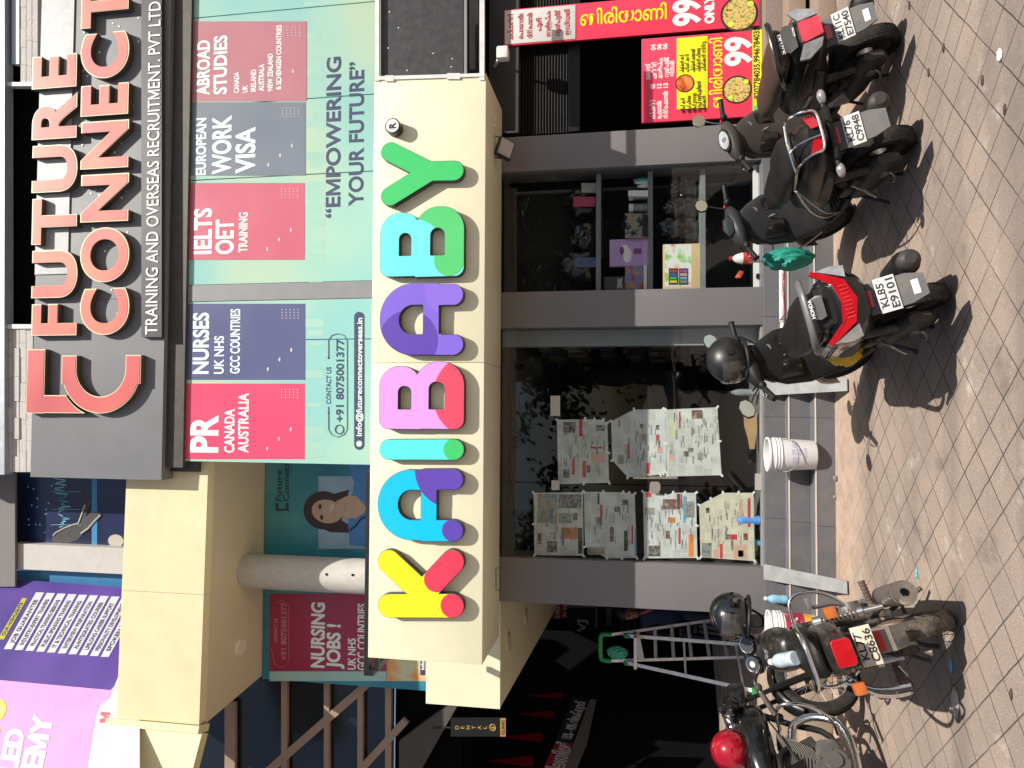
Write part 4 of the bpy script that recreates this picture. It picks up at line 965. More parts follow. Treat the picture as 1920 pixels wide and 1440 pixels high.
a, c, h = P(1050, 1462, .035), P(1074, 1398, .035), P(1030, 1455, .035); u = c-a
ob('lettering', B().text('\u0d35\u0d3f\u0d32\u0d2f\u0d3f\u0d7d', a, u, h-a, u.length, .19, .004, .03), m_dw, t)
P = YP(8.35)
t, o = sg_('dental_sign', 'hanging black sign with gold letters DENTAL stacked one above another', rc(845, 948, 1347, 1381), P, m_dblk)
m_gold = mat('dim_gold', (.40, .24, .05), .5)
for k, ch in enumerate('DENTAL'): c = P(857+k*10.5, 1364, .032); ob('letter', B().text(ch, c-V((0, 0, .02)), (1, 0, 0), (0, 0, 1), None, .042, .003, .02, center=True), m_gold, t)
b = B(); b.tube([P(924, 1364, .034)+V((.035*math.cos(i*.3), 0, .035*math.sin(i*.3))) for i in range(21)], .007, 5, True); b.rect(P, 920, 929, 1363, 1366, .003, .031); ob('emblem', b, m_gold, t)
b = B(); b.rect(P, 938, 948, 1347, 1381, .004, .03); ob('gold_band', b, m_gold, t); ob('lettering', B().tp(P, 'CLINIC', 945.5, 1378, 1350, 940.5, .03, .003, .034), m_ink2, t)
b = B(); b.cyl(P(845, 1364), P(812, 1364), .012); ob('rod', b, m_black, t)
for k, (xc, yc, ln, wd) in enumerate(((1050, 1246, 58, 4), (1042, 1274, 60, 4), (1022, 1304, 58, 6), (1004, 1339, 62, 7), (978, 1382, 74, 9), (955, 1427, 84, 10))):
    P = Plane(PLW.p+V((.3, -.3, 0)), PLW.n) if k > 1 else YP(12.0)
    b = B(); b.poly(P, [(xc-ln/2, yc), (xc+ln/2, yc+wd), (xc+ln/2+4, yc), (xc+ln/2, yc-wd)], .01)
    tag(ob('red_pennant', b, mat('dim_red_cloth', (.10, .004, .004), .9, spec=0)), 'narrow dark red pennant hanging in the dim arcade, number %s from the right'.replace('number %s', ['first', 'second', 'third', 'fourth', 'fifth', 'sixth'][k]) , 'pennant', 'row of red pennants')
# arcade floor, raised two steps above the pavement
m_kerb = mat('worn_kerb', (.33, .25, .19), .8, var=.35, vs=3, bump=.3, dust=.3)
ks = place('arcade_floor', 'raised brown stone arcade floor with one step, behind the motorcycles', 'floor', (-5, 6.5, 0))
b = B(); x = -12.0
while x < -1.9: x1 = min(x+random.uniform(.5, .9), -1.862); b.box(x, x1-.006, 6.43, 12.99, .004, .42, .006); x = x1
ob('floor_slab', b, m_kerb, ks)
b = B(); x = -12.0
while x < -1.9: x1 = min(x+random.uniform(.7, 1.2), -1.862); b.box(x, x1-.006, 6.12, 6.425, .004, .21, .006); x = x1
ob('step', b, m_kerb, ks)
# person in dark blue standing in the dim arcade
def crumple(c, r, n, seed, sq=(1, 1, 1)):
    """a crumpled cloth lump: one noisy closed surface"""
    rnd = random.Random(seed); b = B(); ph = [(rnd.uniform(0, 6.3), rnd.uniform(2, 7), rnd.uniform(2, 7), rnd.uniform(2, 7)) for _ in range(7)]
    b.ell((0, 0, 0), (1, 1, 1), 36, 22)
    for v in b.bm.verts:
        d = v.co.normalized(); k = .72+sum(.105*(abs(math.sin(p+a*d.x+bb*d.y+cc*d.z))**.7) for p, a, bb, cc in ph)-.15
        v.co = V((d.x*r*k*sq[0], d.y*r*k*sq[1], d.z*r*k*sq[2]))+V(c)
    return b
# ================================================================ newspapers taped inside the glass
np1 = newsprint('newsprint_grey', (.74, .78, .75), 1); np2 = newsprint('newsprint_cool', (.74, .80, .79), 2.3); np3 = newsprint('newsprint_cream', (.80, .77, .58), 3.7)
m_tape = mat('tape', (.72, .74, .73), .5)
P = YP(6.475)
m_pic = [picture('press_photo_a', [(.03, .03, .03), (.15, .14, .13), (.35, .33, .30)], 30), picture('press_photo_b', [(.30, .04, .03), (.12, .10, .09), (.45, .30, .20)], 25), picture('press_photo_c', [(.05, .12, .20), (.30, .34, .30), (.42, .20, .08)], 22)]
m_head = mat('headline_red', (.50, .04, .05), .6); m_headk = mat('headline_black', (.05, .05, .05), .6); m_or = mat('ad_orange', (.75, .25, .03), .6); m_blue = mat('ad_blue', (.12, .35, .55), .6)
NEWS = [('grey sheet highest on the right door leaf', np1, [(1044, 787), (1097, 786), (1131, 787), (1139, 793), (1142, 905), (1047, 908)], [(1056, 1079, 791, 811, 'a'), (1072, 1078, 862, 890, 'r'), (1086, 1092, 786, 818, 'r'), (1118, 1134, 797, 808, 'a'), (1108, 1134, 848, 867, 'o2'), (1092, 1099, 864, 895, 'r'), (1100, 1107, 872, 886, 'b'), (1107, 1130, 838, 841, 'r'), (1056, 1068, 880, 896, 'a')]),
    ('sheet with two cut corners in the middle of the right door leaf', np2, [(1146, 790), (1189, 768), (1243, 767), (1248, 778), (1249, 886), (1238, 890), (1177, 895), (1148, 863)], [(1160, 1163, 788, 800, 'r'), (1200, 1206, 795, 803, 'b'), (1176, 1181, 832, 860, 'r'), (1203, 1210, 814, 827, 'c'), (1232, 1243, 838, 850, 'o2'), (1212, 1218, 868, 888, 'R'), (1230, 1236, 797, 806, 'a'), (1230, 1236, 815, 826, 'r'), (1158, 1170, 853, 870, 'c')]),
    ('lowest and largest grey sheet on the right door leaf', np1, [(1248, 768), (1345, 763.5), (1353, 891), (1250, 893.5)], [(1297, 1317, 769, 785, 'b'), (1273, 1276, 772, 803, 'r'), (1290, 1300, 840, 848, 'a'), (1282, 1291, 846, 856, 'a'), (1308, 1318, 849, 862, 'c'), (1254, 1264, 853, 864, 'o2'), (1256, 1270, 783, 820, 'o3')]),
    ('topmost sheet with portraits on the left door leaf', np1, [(1000.5, 924), (1093, 923), (1094, 1042), (1002, 1041)], [(1008, 1045, 926, 980, 'c'), (1047, 1090, 927, 953, 'a'), (1047, 1072, 962, 981, 'c'), (1052, 1084, 989, 1010, 'o4'), (1084, 1092, 990, 1038, 'k'), (1074, 1083, 962, 975, 'b'), (1008, 1015, 1000, 1020, 'b'), (1026, 1044, 1015, 1035, 'a')]),
    ('second sheet with a torn corner on the left door leaf', np2, [(1095, 922), (1168, 923), (1190, 926), (1194, 1046), (1138, 1047), (1097, 1025)], [(1120, 1124, 925, 946, 'k'), (1125, 1129, 947, 985, 'r'), (1152, 1163, 950, 960, 'a'), (1166, 1178, 937, 947, 'a'), (1143, 1151, 988, 1016, 'b'), (1170, 1177, 995, 1033, 'k'), (1184, 1187, 985, 1020, 'r'), (1190, 1193, 990, 1044, 'l'), (1102, 1134, 1026, 1040, 'c'), (1120, 1129, 970, 983, 'a')]),
    ('third sheet with a red masthead beside the door lock', np2, [(1205.6, 922), (1221, 922), (1248, 929), (1262, 924), (1305, 924), (1307.6, 1046), (1208, 1047)], [(1243, 1268, 936, 955, 'b'), (1269, 1275, 926, 955, 'k'), (1276, 1279, 926, 952, 'R'), (1212, 1221, 922, 932, 'R'), (1209, 1227, 952, 965, 'c'), (1252, 1266, 970, 980, 'o4'), (1281, 1285, 930, 980, 'l'), (1286, 1302, 940, 970, 'c'), (1216, 1238, 1023, 1043, 'a'), (1291, 1300, 1002, 1044, 'o'), (1248, 1256, 995, 1010, 'b'), (1272, 1276, 990, 1020, 'r')]),
    ('yellowish lowest sheet at the foot of the left door leaf', np3, [(1311, 947), (1355.6, 924), (1413, 924), (1415, 1052), (1313.5, 1045)], [(1316, 1334, 1018, 1046, 'c'), (1350, 1355, 1020, 1047, 'R'), (1337, 1348, 1030, 1046, 'o2'), (1369, 1382, 1002, 1012, 'R'), (1361, 1368, 1002, 1012, 'a'), (1376, 1400, 1022, 1048, 'o2'), (1384, 1394, 1032, 1044, 'b'), (1386, 1392, 936, 985, 'o2'), (1402, 1407, 934, 988, 'r'), (1394, 1402, 1000, 1013, 'b'), (1323, 1330, 952, 962, 'a')])]
mm = {'a': m_pic[0], 'b': m_pic[1], 'c': m_pic[2], 'r': m_head, 'R': mat('masthead_red', (.62, .03, .05), .6), 'k': m_headk, 'o': m_or, 'o2': mat('pink_box', (.62, .38, .30), .6), 'o3': mat('faint_box', (.55, .60, .42), .6), 'o4': mat('orange_tone', (.50, .20, .07), .6, var=.5, vs=30), 'l': m_blue}
for i, (lab, m, poly, blocks) in enumerate(NEWS):
    cxy = (sum(p[0] for p in poly)/len(poly), sum(p[1] for p in poly)/len(poly))
    t = place('newspaper', 'taped newspaper, ' + lab, 'newspaper', P(*cxy), 'newspapers taped on the glass')
    ob('sheet', B().poly(P, poly, .002, .0005*i), m, t)
    for k, (x0, x1, y0, y1, c) in enumerate(blocks): ob('print_block', B().rect(P, x0, x1, y0, y1, .0006, .0026+.0005*i), mm[c], t)
    b = B(); rnd = random.Random(i); xs_ = [p[0] for p in poly]; ys_ = [p[1] for p in poly]
    for k in range(60):
        x, y = rnd.uniform(min(xs_)+6, max(xs_)-8), rnd.uniform(min(ys_)+8, max(ys_)-30)
        if i in (1, 3, 4, 6) and (abs(x-cxy[0]) > 34 or abs(y-cxy[1]) > 38): continue
        L_ = rnd.choice((5, 9, 13, 18)); b.rect(P, x, x+rnd.choice((.7, .9, 1.2, 1.9)), y, y+L_, .0004, .0027+.0005*i+.00001*k)
    ob('headline_rows', b, mat('print_grey', (.19, .19, .19), .7), t)['kind'] = 'stuff'
    b = B(); n = len(poly)
    for k in range(n):
        p, q = poly[k], poly[(k+1) % n]
        for f in (0, .5):
            x, y = p[0]+(q[0]-p[0])*f, p[1]+(q[1]-p[1])*f
            dx, dy = x-cxy[0], y-cxy[1]; L = math.hypot(dx, dy); dx, dy = dx/L, dy/L
            if f and random.random() < .5: continue
            a0 = (x-dx*4, y-dy*4); a1 = (x+dx*3.6, y+dy*3.6); nx, ny = -dy*2.0, dx*2.0
            b.poly(P, [(a0[0]+nx, a0[1]+ny), (a1[0]+nx, a1[1]+ny), (a1[0]-nx, a1[1]-ny), (a0[0]-nx, a0[1]-ny)], .0005, .0034+.0005*i+.00003*k)
    ob('tape', b, m_tape, t)
# ================================================================ display shelves behind the right window
sh = place('display_shelves', 'grey display shelves with boxes behind the right shop window', 'shelf', (1.6, 6.6, .49)); P = YP(6.52)
for x in (1122, 1219.5, 1318):
    z = P(x, 420).z; ob('shelf_board', B().box(1.06, 2.145, 6.52, 6.95, z-.022, z+.022), m_shelf, sh)
for X in (1.075, 2.13): ob('upright', B().box(X-.012, X+.012, 6.955, 7.0, .49, 2.75), m_shelf, sh)
ob('back_panel', B().box(1.06, 2.145, 7.01, 7.03, .49, 2.76), m_darkroom, sh)
bb_ = B(); z1 = P(1412, 420).z; z0 = .486
tag(ob('white_baseboard', B().box(1.06, 2.145, 6.50, 6.53, z0, z1), m_white), 'white board along the foot of the right window glass', 'board')
for y in (318, 518):
    c = YP(6.49)(1422, y); tag(ob('floor_clamp', B().cbox((c.x, 6.485, c.z), (.045, .02, .04), .004), m_black), 'small black clamp on the white baseboard, %s end' % ('right' if y < 400 else 'left'), 'clamp')
zs = {k: P(x, 420).z+.023 for k, x in (('a', 1122), ('b', 1219.5), ('c', 1318))}
def pk(name, label, cat, x0, x1, y0, y1, zbase, dep, m, yf=6.54, bev=.004):
    P_ = YP(yf); xa, xb = P_(x1, y1).x, P_(x1, y0).x; zt = P_(x0, y0).z
    t = place(name, label, cat, ((xa+xb)/2, yf, zbase)); ob('carton', B().box(xa, xb, yf, yf+dep, zbase, zt, bev), m, t); return t, P_, xa, xb, zt
t, P_, xa, xb, zt = pk('toy_box', 'dark grey toy box at the left end of the middle shelf', 'box', 1132, 1215, 517, 543, zs['b'], .12, mat('carton_dark', (.06, .065, .075), .4), 6.60)
ob('lettering', B().tp(P_, 'ZING', 1166, 541, 522, 1158, .03, .002, .002), m_white, t)
t, P_, xa, xb, zt = pk('car_set_box', 'colourful box of toy cars on the middle shelf beside the lilac box', 'box', 1172, 1213, 497, 542, zs['b'], .05, picture('carton_cars', [(.03, .10, .35), (.65, .06, .03), (.04, .25, .55), (.60, .25, .04), (.04, .04, .05)], 11, 2))
ob('white_edge', B().rect(P_, 1207, 1213, 497, 542, .003), m_white, t)
t, P_, xa, xb, zt = pk('unicorn_box', 'lilac box with a white unicorn picture standing on the middle shelf', 'box', 1143, 1215, 447, 498, zs['b'], .06, mat('carton_lilac', (.50, .33, .66), .4))
b = B(); b.poly(P_, E_(1176, 478, 8, 14), .002); b.poly(P_, E_(1171, 464, 7, 5), .002, .0005); ob('white_print', b, m_white, t)
b = B(); b.poly(P_, E_(1166, 470, 4, 8), .001, .0026); b.rect(P_, 1188, 1203, 466, 476, .002); ob('dark_print', b, mat('print_plum', (.22, .05, .16), .5), t)
b = B(); b.rect(P_, 1206, 1215, 447, 496, .002, .0005); ob('band', b, mat('carton_pink', (.62, .38, .72), .4), t)
t = place('clear_case', 'clear case with black lid and printed toys on the middle shelf', 'case', YP(6.55)(1190, 423)); P_ = YP(6.55)
ob('case', B().rect(P_, 1172, 1214, 400, 446, .04), picture('case_print', [(.02, .02, .022), (.05, .06, .07), (.25, .28, .26), (.45, .25, .12), (.10, .20, .30)], 16, 3, .25), t)
ob('lid', B().rect(P_, 1204, 1215, 402, 444, .044), mat('case_black', (.02, .02, .02), .25), t); ob('handle', B().tube([P_(*q) for q in ((1173, 432), (1167, 428), (1167, 418), (1173, 414))], .006, 8), m_black, t)
t = place('jar_set', 'two clear jars with white lids between the case and the tubes', 'jar', YP(6.56)(1215, 375)); P_ = YP(6.56)
for y in (364, 388):
    z = zs['b']; c = P_(1200, y); j = ob('jar', B().cyl((c.x, 6.6, z), (c.x, 6.6, z+.13), .042, 20), mat('jar_grey', (.28, .32, .33), .2, var=.5, vs=20), t); ob('lid', B().cyl((c.x, 6.6, z+.13), (c.x, 6.6, z+.17), .044, 20), m_white, j)
ob('white_tray', B().rect(P_, 1178, 1215, 357, 368, .05, .02), m_white, t)
for k, (y, hh, c) in enumerate(((342, 1190, 'w'), (349, 1195, 'w'), (337, 1188, 't'))):
    P_ = YP(6.57); p = P_(1214, y); z = zs['b']; zt = P_(hh, y).z
    o = thing('glue_tube', ['white glue tube nearest the window jars', 'short white glue tube behind the other', 'teal and violet glue tube at the shelf end'][k], 'tube', (p.x, 6.57, z))
    ob('body', B().lathe([(.018, 0), (.019, zt-z-.05), (.012, zt-z-.03)], n=16), mat('tube_teal', (.03, .45, .38), .4) if c == 't' else m_white, o); ob('cap', B().cyl((0, 0, zt-z-.03), (0, 0, zt-z), .011), mat('tube_violet', (.45, .30, .55), .4) if c == 't' else m_white, o)
t, P_, xa, xb, zt = pk('paint_set', 'pale wooden art set box with paint splashes and pencils on the lower shelf', 'box', 1243, 1316, 456, 541, zs['c'], .08, mat('pale_wood', (.66, .50, .27), .5, var=.1, vs=12))
ob('print', B().rect(P_, 1247, 1297, 458, 537, .002), picture('paint_splash', [(.70, .12, .05), (.72, .74, .70), (.74, .75, .72), (.20, .55, .12), (.75, .45, .05)], 7, 4, .4), t)
b = B(); b.rect(P_, 1254, 1271, 503, 534, .003, .002); b.rect(P_, 1273, 1290, 503, 534, .003, .002); pr = ob('pencil_tray', b, m_headk, t)
for k in range(8):
    cc = [(.55, .03, .03), (.03, .1, .45), (.05, .4, .1), (.6, .5, .05), (.35, .05, .35), (.6, .3, .3), (.1, .35, .5), (.2, .2, .2)][k]; y = 506+(k % 4)*6.6; x0 = 1256 if k < 4 else 1275
    ob('pencil', B().rect(P_, x0, x0+13, y, y+4.5, .002, .005), mat('pencil_%s' % 'abcdefgh'[k], cc, .5), pr)
t = place('drink_bottle', 'red and white plastic bottle standing on the white baseboard', 'bottle', (YP(6.47)(1428, 481).x, 6.49, .49)); p = YP(6.475)(1428, 481)
b = B(); b.lathe([(.05, .49), (.052, .50), (.052, .63), (.035, .68), (.018, .70), (.018, .71)], MX.Translation((p.x, 6.535, 0)), 20); ob('body', b, m_white, t)
b = B(); b.lathe([(.0535, .52), (.0535, .62)], MX.Translation((p.x, 6.535, 0)), 20); ob('label_wrap', b, mat('label_red', (.66, .06, .05), .4, var=.4, vs=25), t); b = B(); b.cyl((p.x, 6.535, .71), (p.x, 6.535, .735), .019); ob('cap', b, mat('cap_red', (.6, .02, .03), .4), t)
rnd = random.Random(3)
for k, (x0, y0, y1, zk, lab) in enumerate(((1240, 410, 446, 'c', 'black shiny pouch beside the art set on the lower shelf'), (1252, 372, 404, 'c', 'dark wrapped school bag in the middle of the lower shelf'), (1262, 335, 366, 'c', 'small dark pouch near the right end of the lower shelf'),
        (1060, 470, 520, 'a', 'dark box at the left of the top shelf'), (1078, 415, 460, 'a', 'dark pouch in the middle of the top shelf'), (1070, 345, 392, 'a', 'dark box at the right of the top shelf'))):
    P_ = YP(6.66); z = zs[zk]; c0 = P_(1300, (y0+y1)/2).x; wd = P_(1300, y0).x-P_(1300, y1).x; hh = max(.08, P_(x0, y0).z-z)
    bq = crumple((0, 0, 0), 1, 0, 40+k, (wd*.62, .10, hh*.62)); o = ob('wrapped_bag', bq, mat('black_wrap', (.010, .010, .011), .10, coat=.6, var=.4, vs=20)); o.location = (c0, 6.72, z+hh*.5); tag(o, lab, 'bag', 'dark goods on the display shelves')
for k, (x0, x1, y, c) in enumerate(((1075, 1116, 378, (.45, .06, .14)), (1082, 1117, 492, (.10, .14, .30)), (1090, 1117, 352, (.40, .40, .38)))):
    P_ = YP(6.60); o = place('hanging_card', ['pink blister card hanging above the top shelf', 'dark blue blister card above the top shelf at left', 'pale card at the right end above the top shelf'][k], 'card', P_(x1, y)); ob('card', B().rect(P_, x0, x1, y-9, y+9, .02), mat('card_%s' % 'abc'[k], c, .3, var=.3, vs=20), o)
# hanging clear bags and glints on the glass, drawn as pale strips; back shelves of the shop
b = B()
for k in range(5): c = YP(7.3)(1000+k*3, 380+k*9); b.cbox(c, (.02, .01, .3), .002, (0, R(20*k), 0))
ob('glint_strip', b, mat('glint_grey', (.35, .35, .34), .7)); tag(bpy.data.objects['glint_strip'], 'pale strips painted as glints and clear bags above the display shelves', 'paper')
bs2 = place('back_shelving', 'dim shelving full of small goods along the inner shop wall', 'shelf', (.85, 8.5, .49))
for k in range(6):
    z = .75+k*.34; ob('shelf_board', B().box(.62, .98, 6.9, 10.9, z, z+.02), m_shelf, bs2)
ob('dark_backing', B().box(.983, .998, 6.9, 10.9, .49, 2.8), m_darkroom, bs2)
for k in range(54):
    z = .77+(k % 6)*.34; y = 6.95+(k//6)*.42+random.uniform(0, .1); c = random.choice([(.25, .26, .28), (.05, .10, .28), (.28, .08, .06), (.35, .34, .30), (.06, .22, .22), (.10, .10, .11), (.30, .24, .12)])
    hh = random.uniform(.12, .27); wd = random.uniform(.14, .36)
    o = ob('goods_box', B().box(0, .25, 0, wd, 0, hh, .004), mat('goods_%s' % 'abcdefghij'[int(c[0]*30) % 10], c, .5)); o.location = (.64, y, z+.001)
    tag(o, 'small box among the goods on the dim shelves inside the shop', 'box', 'goods on the dim inner shelves')
b = B(); b.box(-1.6, .55, 11.0, 11.4, .49, 2.2); tag(ob('back_cabinet', b, mat('cabinet_dark', (.03, .032, .034), .5)), 'dark cabinet against the back wall inside the shop', 'cabinet')
ct = place('counter', 'dark shop counter standing deep inside behind the newspapers', 'counter', (-.3, 9, .49)); ob('body', B().box(-1.2, .2, 8.8, 9.3, .49, 1.35), mat('counter_dark', (.02, .024, .024), .4), ct); ob('top', B().box(-1.25, .25, 8.75, 9.35, 1.353, 1.39), m_shelf, ct)
ac_ = place('air_conditioner', 'pale air conditioner unit with a teal box above the inner jamb', 'air conditioner', (.62, 6.85, 2.6)); P = YP(6.80)
ob('casing', B().rect(P, 962, 1013, 618, 633, .1), mat('ac_case', (.34, .38, .34), .5), ac_); ob('teal_box', B().rect(P, 962, 1013, 633, 645, .12), mat('teal_box', (.02, .20, .19), .5), ac_)
# scraps behind the left door glass
b = B(); P = YP(6.56); b.poly(P, [(1394, 772), (1418, 772), (1420, 800), (1415, 842), (1406, 842), (1402, 820), (1396, 800)], .012); tag(ob('plywood_scrap', b, m_wood), 'broken piece of brown plywood leaning inside the glass door', 'plywood')
def bottle(name, label, base, h, r, col, capc, lab=None, tilt=None):
    t = thing(name, label, 'bottle', base)
    if tilt: t.rotation_euler = tilt
    k = h/.22
    ob('body', B().lathe([(r*.9, 0), (r, .008*k), (r, .05*k), (r*.94, .06*k), (r, .07*k), (r*.94, .085*k), (r, .10*k), (r, .14*k), (r*.8, .165*k), (r*.42, .188*k), (r*.40, .20*k)], n=18), col, t)
    if lab: ob('label_wrap', B().lathe([(r*1.02, .07*k), (r*1.02, .125*k)], n=18), lab, t)
    ob('cap', B().cyl((0, 0, .2*k), (0, 0, .222*k), r*.45, 14), capc, t); return t
m_pet = glass_mat('pet_plastic', (.72, .80, .84), 1.35, .08); m_capb = mat('cap_blue', (.03, .20, .62), .4)
m_petb = mat('pet_blue', (.10, .42, .62), .2, var=.4, vs=30)
p = YP(6.52)(1429, 975); bottle('soap_bottle', 'blue plastic spray bottle inside the door below the yellowish newspaper', (p.x, 6.50, .491), .26, .042, mat('spray_blue', (.10, .30, .70), .25, var=.4, vs=20), m_capb)
p = YP(6.52)(1425, 1018); bottle('blue_cup', 'small blue lidded bottle beside the cloth heap behind the glass', (p.x, 6.52, .491), .10, .03, m_petb, m_capb)
p = YP(6.55)(1412, 736); bottle('sealant_tube', 'clear ribbed bottle standing behind the glass beside the helmet', (p.x, 6.54, .491), .26, .032, mat('pet_grey', (.25, .27, .28), .2, var=.5, vs=40), m_black)
b = B(); c = YP(6.54)(1422, 1040)
for k in range(9): b.ell((c.x+random.uniform(-.1, .13), 6.54+random.uniform(0, .06), .51+random.uniform(0, .07)), (.05, .03, .03), 10, 6)
tag(ob('rag_heap', b, mat('rag', (.40, .38, .26), .9, var=.3, vs=14, bump=.6)), 'crumpled yellow grey rags and plastic behind the lower left glass', 'rags')
# ================================================================ ladder
ld = place('step_ladder', 'white metal step ladder with green plastic top hoop standing in the arcade', 'ladder', ground(1410, 1240, .42))
fB, fA = ground(1422, 1297, .422), ground(1403, 1209, .422); rA, rB = ground(1376, 1157, .422), ground(1394, 1232, .422)
Yt = (fA.y+fB.y+rA.y+rB.y)/4; PT = YP(Yt)
tA, tB = PT(1176, 1192), PT(1176, 1243); hA, hB = PT(1146, 1190), PT(1146, 1239)
m_lad = mat('ladder_white', (.88, .88, .88), .4, 0, stain=.25); m_green = mat('ladder_green', (.03, .30, .08), .4)
for p, q in ((fA, tA), (fB, tB)): ob('front_rail', B().tube([p, q], .034, 4, flat=.6), m_lad, ld)
for p, q in ((rA, hA), (rB, hB)): ob('rear_rail', B().tube([p, q], .029, 4, flat=.6), m_lad, ld)
for k in range(6):
    t_ = .12+k*.135; ob('rung', B().tube([rA.lerp(hA, t_), rB.lerp(hB, t_)], .022, 4, flat=.6), m_lad, ld)
for t_ in (.1, .52): ob('cross_bar', B().tube([fA.lerp(tA, t_), fB.lerp(tB, t_)], .011, 6), m_lad, ld)
top = smoothpath([hB, hB+V((.0, 0, .07)), hB.lerp(hA, .12)+V((0, 0, .11)), hB.lerp(hA, .88)+V((0, 0, .11)), hA+V((0, 0, .07)), hA], 5)
hp = ob('top_hoop', B().tube(top, .024, 8), m_green, ld)
for p in (tA, tB): ob('hinge_cap', B().ell(p, (.03, .035, .045), 12, 8), m_green, ld)
ob('foot', B().cbox(fB+V((0, 0, .03)), (.06, .06, .06), .01), m_green, ld)
b = B(); b.box(min(tA.x, tB.x)-.02, max(tA.x, tB.x)+.02, Yt-.12, Yt+.1, tA.z-.10, tA.z-.07)
ob('tool_tray', b, m_lad, ld)
tag(ob('green_rag', crumple(PT(1158, 1224), .085, 0, 3, (.75, .45, 1.15)), mat('green_plastic', (.03, .36, .22), .35, bump=.5, bs=30)), 'crumpled green plastic rag hanging in the ladder top hoop', 'rag')
b = B(); P = YP(Yt-.10); b.poly(P, [(1194, 1196), (1200, 1194), (1208, 1236), (1199, 1240), (1193, 1225)], .01); tag(ob('folded_paper', b, mat('paper_white', (.60, .58, .58), .7, var=.2, vs=20)), 'folded paper lying on the ladder tool tray', 'paper')
# ================================================================ buckets, planks, bottle, pipe on the steps
def bucket(name, label, base, r, h, body, extra=None):
    t = thing(name, label, 'bucket', base)
    ob('body', B().lathe([(r*.86, 0), (r*.88, .006), (r*.985, h*.72), (r*.985, h*.72), (r*1.0, h), (r*.955, h), (r*.93, h*.7), (r*.82, .02), (0, .018)], n=36), body, t)
    b = B()
    for k in ((.74, 1.04), (.80, 1.035), (.86, 1.04)):
        b.lathe([(r*.98, h*(k[0]-.012)), (r*k[1], h*(k[0]-.01)), (r*k[1], h*(k[0]+.012)), (r*.985, h*(k[0]+.014))], n=36, caps=False)
    ob('rib', b, m_white, t); ob('rim', B().lathe([(r*1.0, h*.965), (r*1.05, h*.965), (r*1.05, h*1.005), (r*.99, h*1.005), (r*.96, h*.97)], n=36, caps=False), m_white, t)
    ob('handle', B().tube(smoothpath([(r*1.0, 0, h*.8), (r*.9, -r*.75, h*.55), (0, -r*1.16, h*.42), (-r*.9, -r*.75, h*.55), (-r*1.0, 0, h*.8)], 5), .004, 6), m_steel, t)
    if extra: extra(t, r, h)
    return t
m_bw = mat('bucket_white', (.66, .67, .68), .45, var=.08, vs=8, dust=.15)
def lilac(t, r, h):
    b = B()
    for a0, z0, wd, hh in ((-120, .40, 26, .12), (-88, .36, 22, .18), (-60, .42, 20, .1), (-100, .24, 40, .05)):
        for k in range(8):
            a1, a2 = R(a0+wd*k/8), R(a0+wd*(k+1)/8); rr = lambda z: r*(.88+.105*z/.72)+.0015
            b._new([(rr(z)*math.cos(a), rr(z)*math.sin(a), h*z) for a, z in ((a1, z0), (a2, z0), (a2, z0+hh), (a1, z0+hh))], [(0, 1, 2, 3)])
    ob('worn_print', b, mat('bucket_lilac', (.46, .43, .60), .5, var=.3, vs=30), t, flat=True)
bucket('paint_bucket', 'worn white plastic bucket with faded lilac print on the lower step', (-.38, 6.035, .148), .132, .365, m_bw, lilac)
def redlabel(t, r, h):
    rr = lambda z: r*(.88+.105*z/.72)+.002
    b = B([mat('bucket_red', (.38, .02, .05), .45, var=.5, vs=18, stain=.2)]); b.lathe([(rr(.28), h*.28), (rr(.68), h*.68)], n=36, caps=False); ob('red_label', b, None, t)
    b = B(); b.lathe([(rr(.10), h*.10), (rr(.27), h*.27)], n=36, caps=False); ob('yellow_label', b, mat('bucket_orange', (.75, .35, .03), .45, var=.3, vs=20), t)
    b = B()
    for k in range(6): b.ell((rr(.5)*math.cos(R(-125+k*17)), rr(.5)*math.sin(R(-125+k*17)), h*(.36+.2*random.random())), (.017, .004, .012), 8, 5)
    ob('paint_drip', b, m_white, t)
bucket('paint_bucket', 'white ribbed bucket with red and yellow label behind the dusty motorcycle', (-1.77, 6.03, .148), .132, .365, m_white, redlabel)
def plank(name, label, top, bot, th, seed):
    a, b_, = top; c, d = bot
    n = (V(b_)-V(a)).cross(V(c)-V(a)).normalized(); n = n if n.z > 0 else -n
    bb = B().prism([V(a), V(b_), V(d), V(c)], n*th); tag(ob(name, bb, mat('galvanised', (.33, .34, .35), .5, .5, var=.35, vs=9, stain=.4, dust=.25)), label, 'plank')
g0 = ground(1589, 709, .012); g1 = ground(1590, 733, .012)
h0 = Plane((0, 0, .482), (0, 0, 1))(1428, 713); h1 = Plane((0, 0, .482), (0, 0, 1))(1431, 743)
h0.y = h1.y = 6.352; h0.x, h1.x = .245, .10
plank('metal_plank', 'galvanised metal strip leaning on the steps beside the scooter with the helmet', (h1, h0), (g1, g0), .008, 1)
g0 = ground(1589, 1089, .012); g1 = ground(1590, 1114, .012)
h0 = V((-1.33, 6.352, .482)); h1 = V((-1.46, 6.352, .482))
plank('metal_plank', 'scratched metal strip leaning on the left end of the steps', (h1, h0), (g1, g0), .008, 2)
bottle('water_bottle', 'clear water bottle with blue water on the steps by the left pillar', (-1.60, 6.27, .312), .185, .036, mat('water_blue', (.22, .45, .62), .15, var=.5, vs=25), m_white)
b = B(); b.cyl((.62, 6.30, .335), (1.2, 6.30, .335), .022, 14); tag(ob('plastic_pipe', b, m_white), 'white plastic pipe lying along the step behind the helmet scooter', 'pipe')
b = B(); rnd = random.Random(5)
for k in range(3):
    pts = [(.70+k*.02, 6.29, .36)]+[(.78+.09*j, 6.24+rnd.uniform(-.03, .02), .325+rnd.uniform(0, .03)) for j in range(5)]
    b.tube(smoothpath(pts, 5), .003, 5)
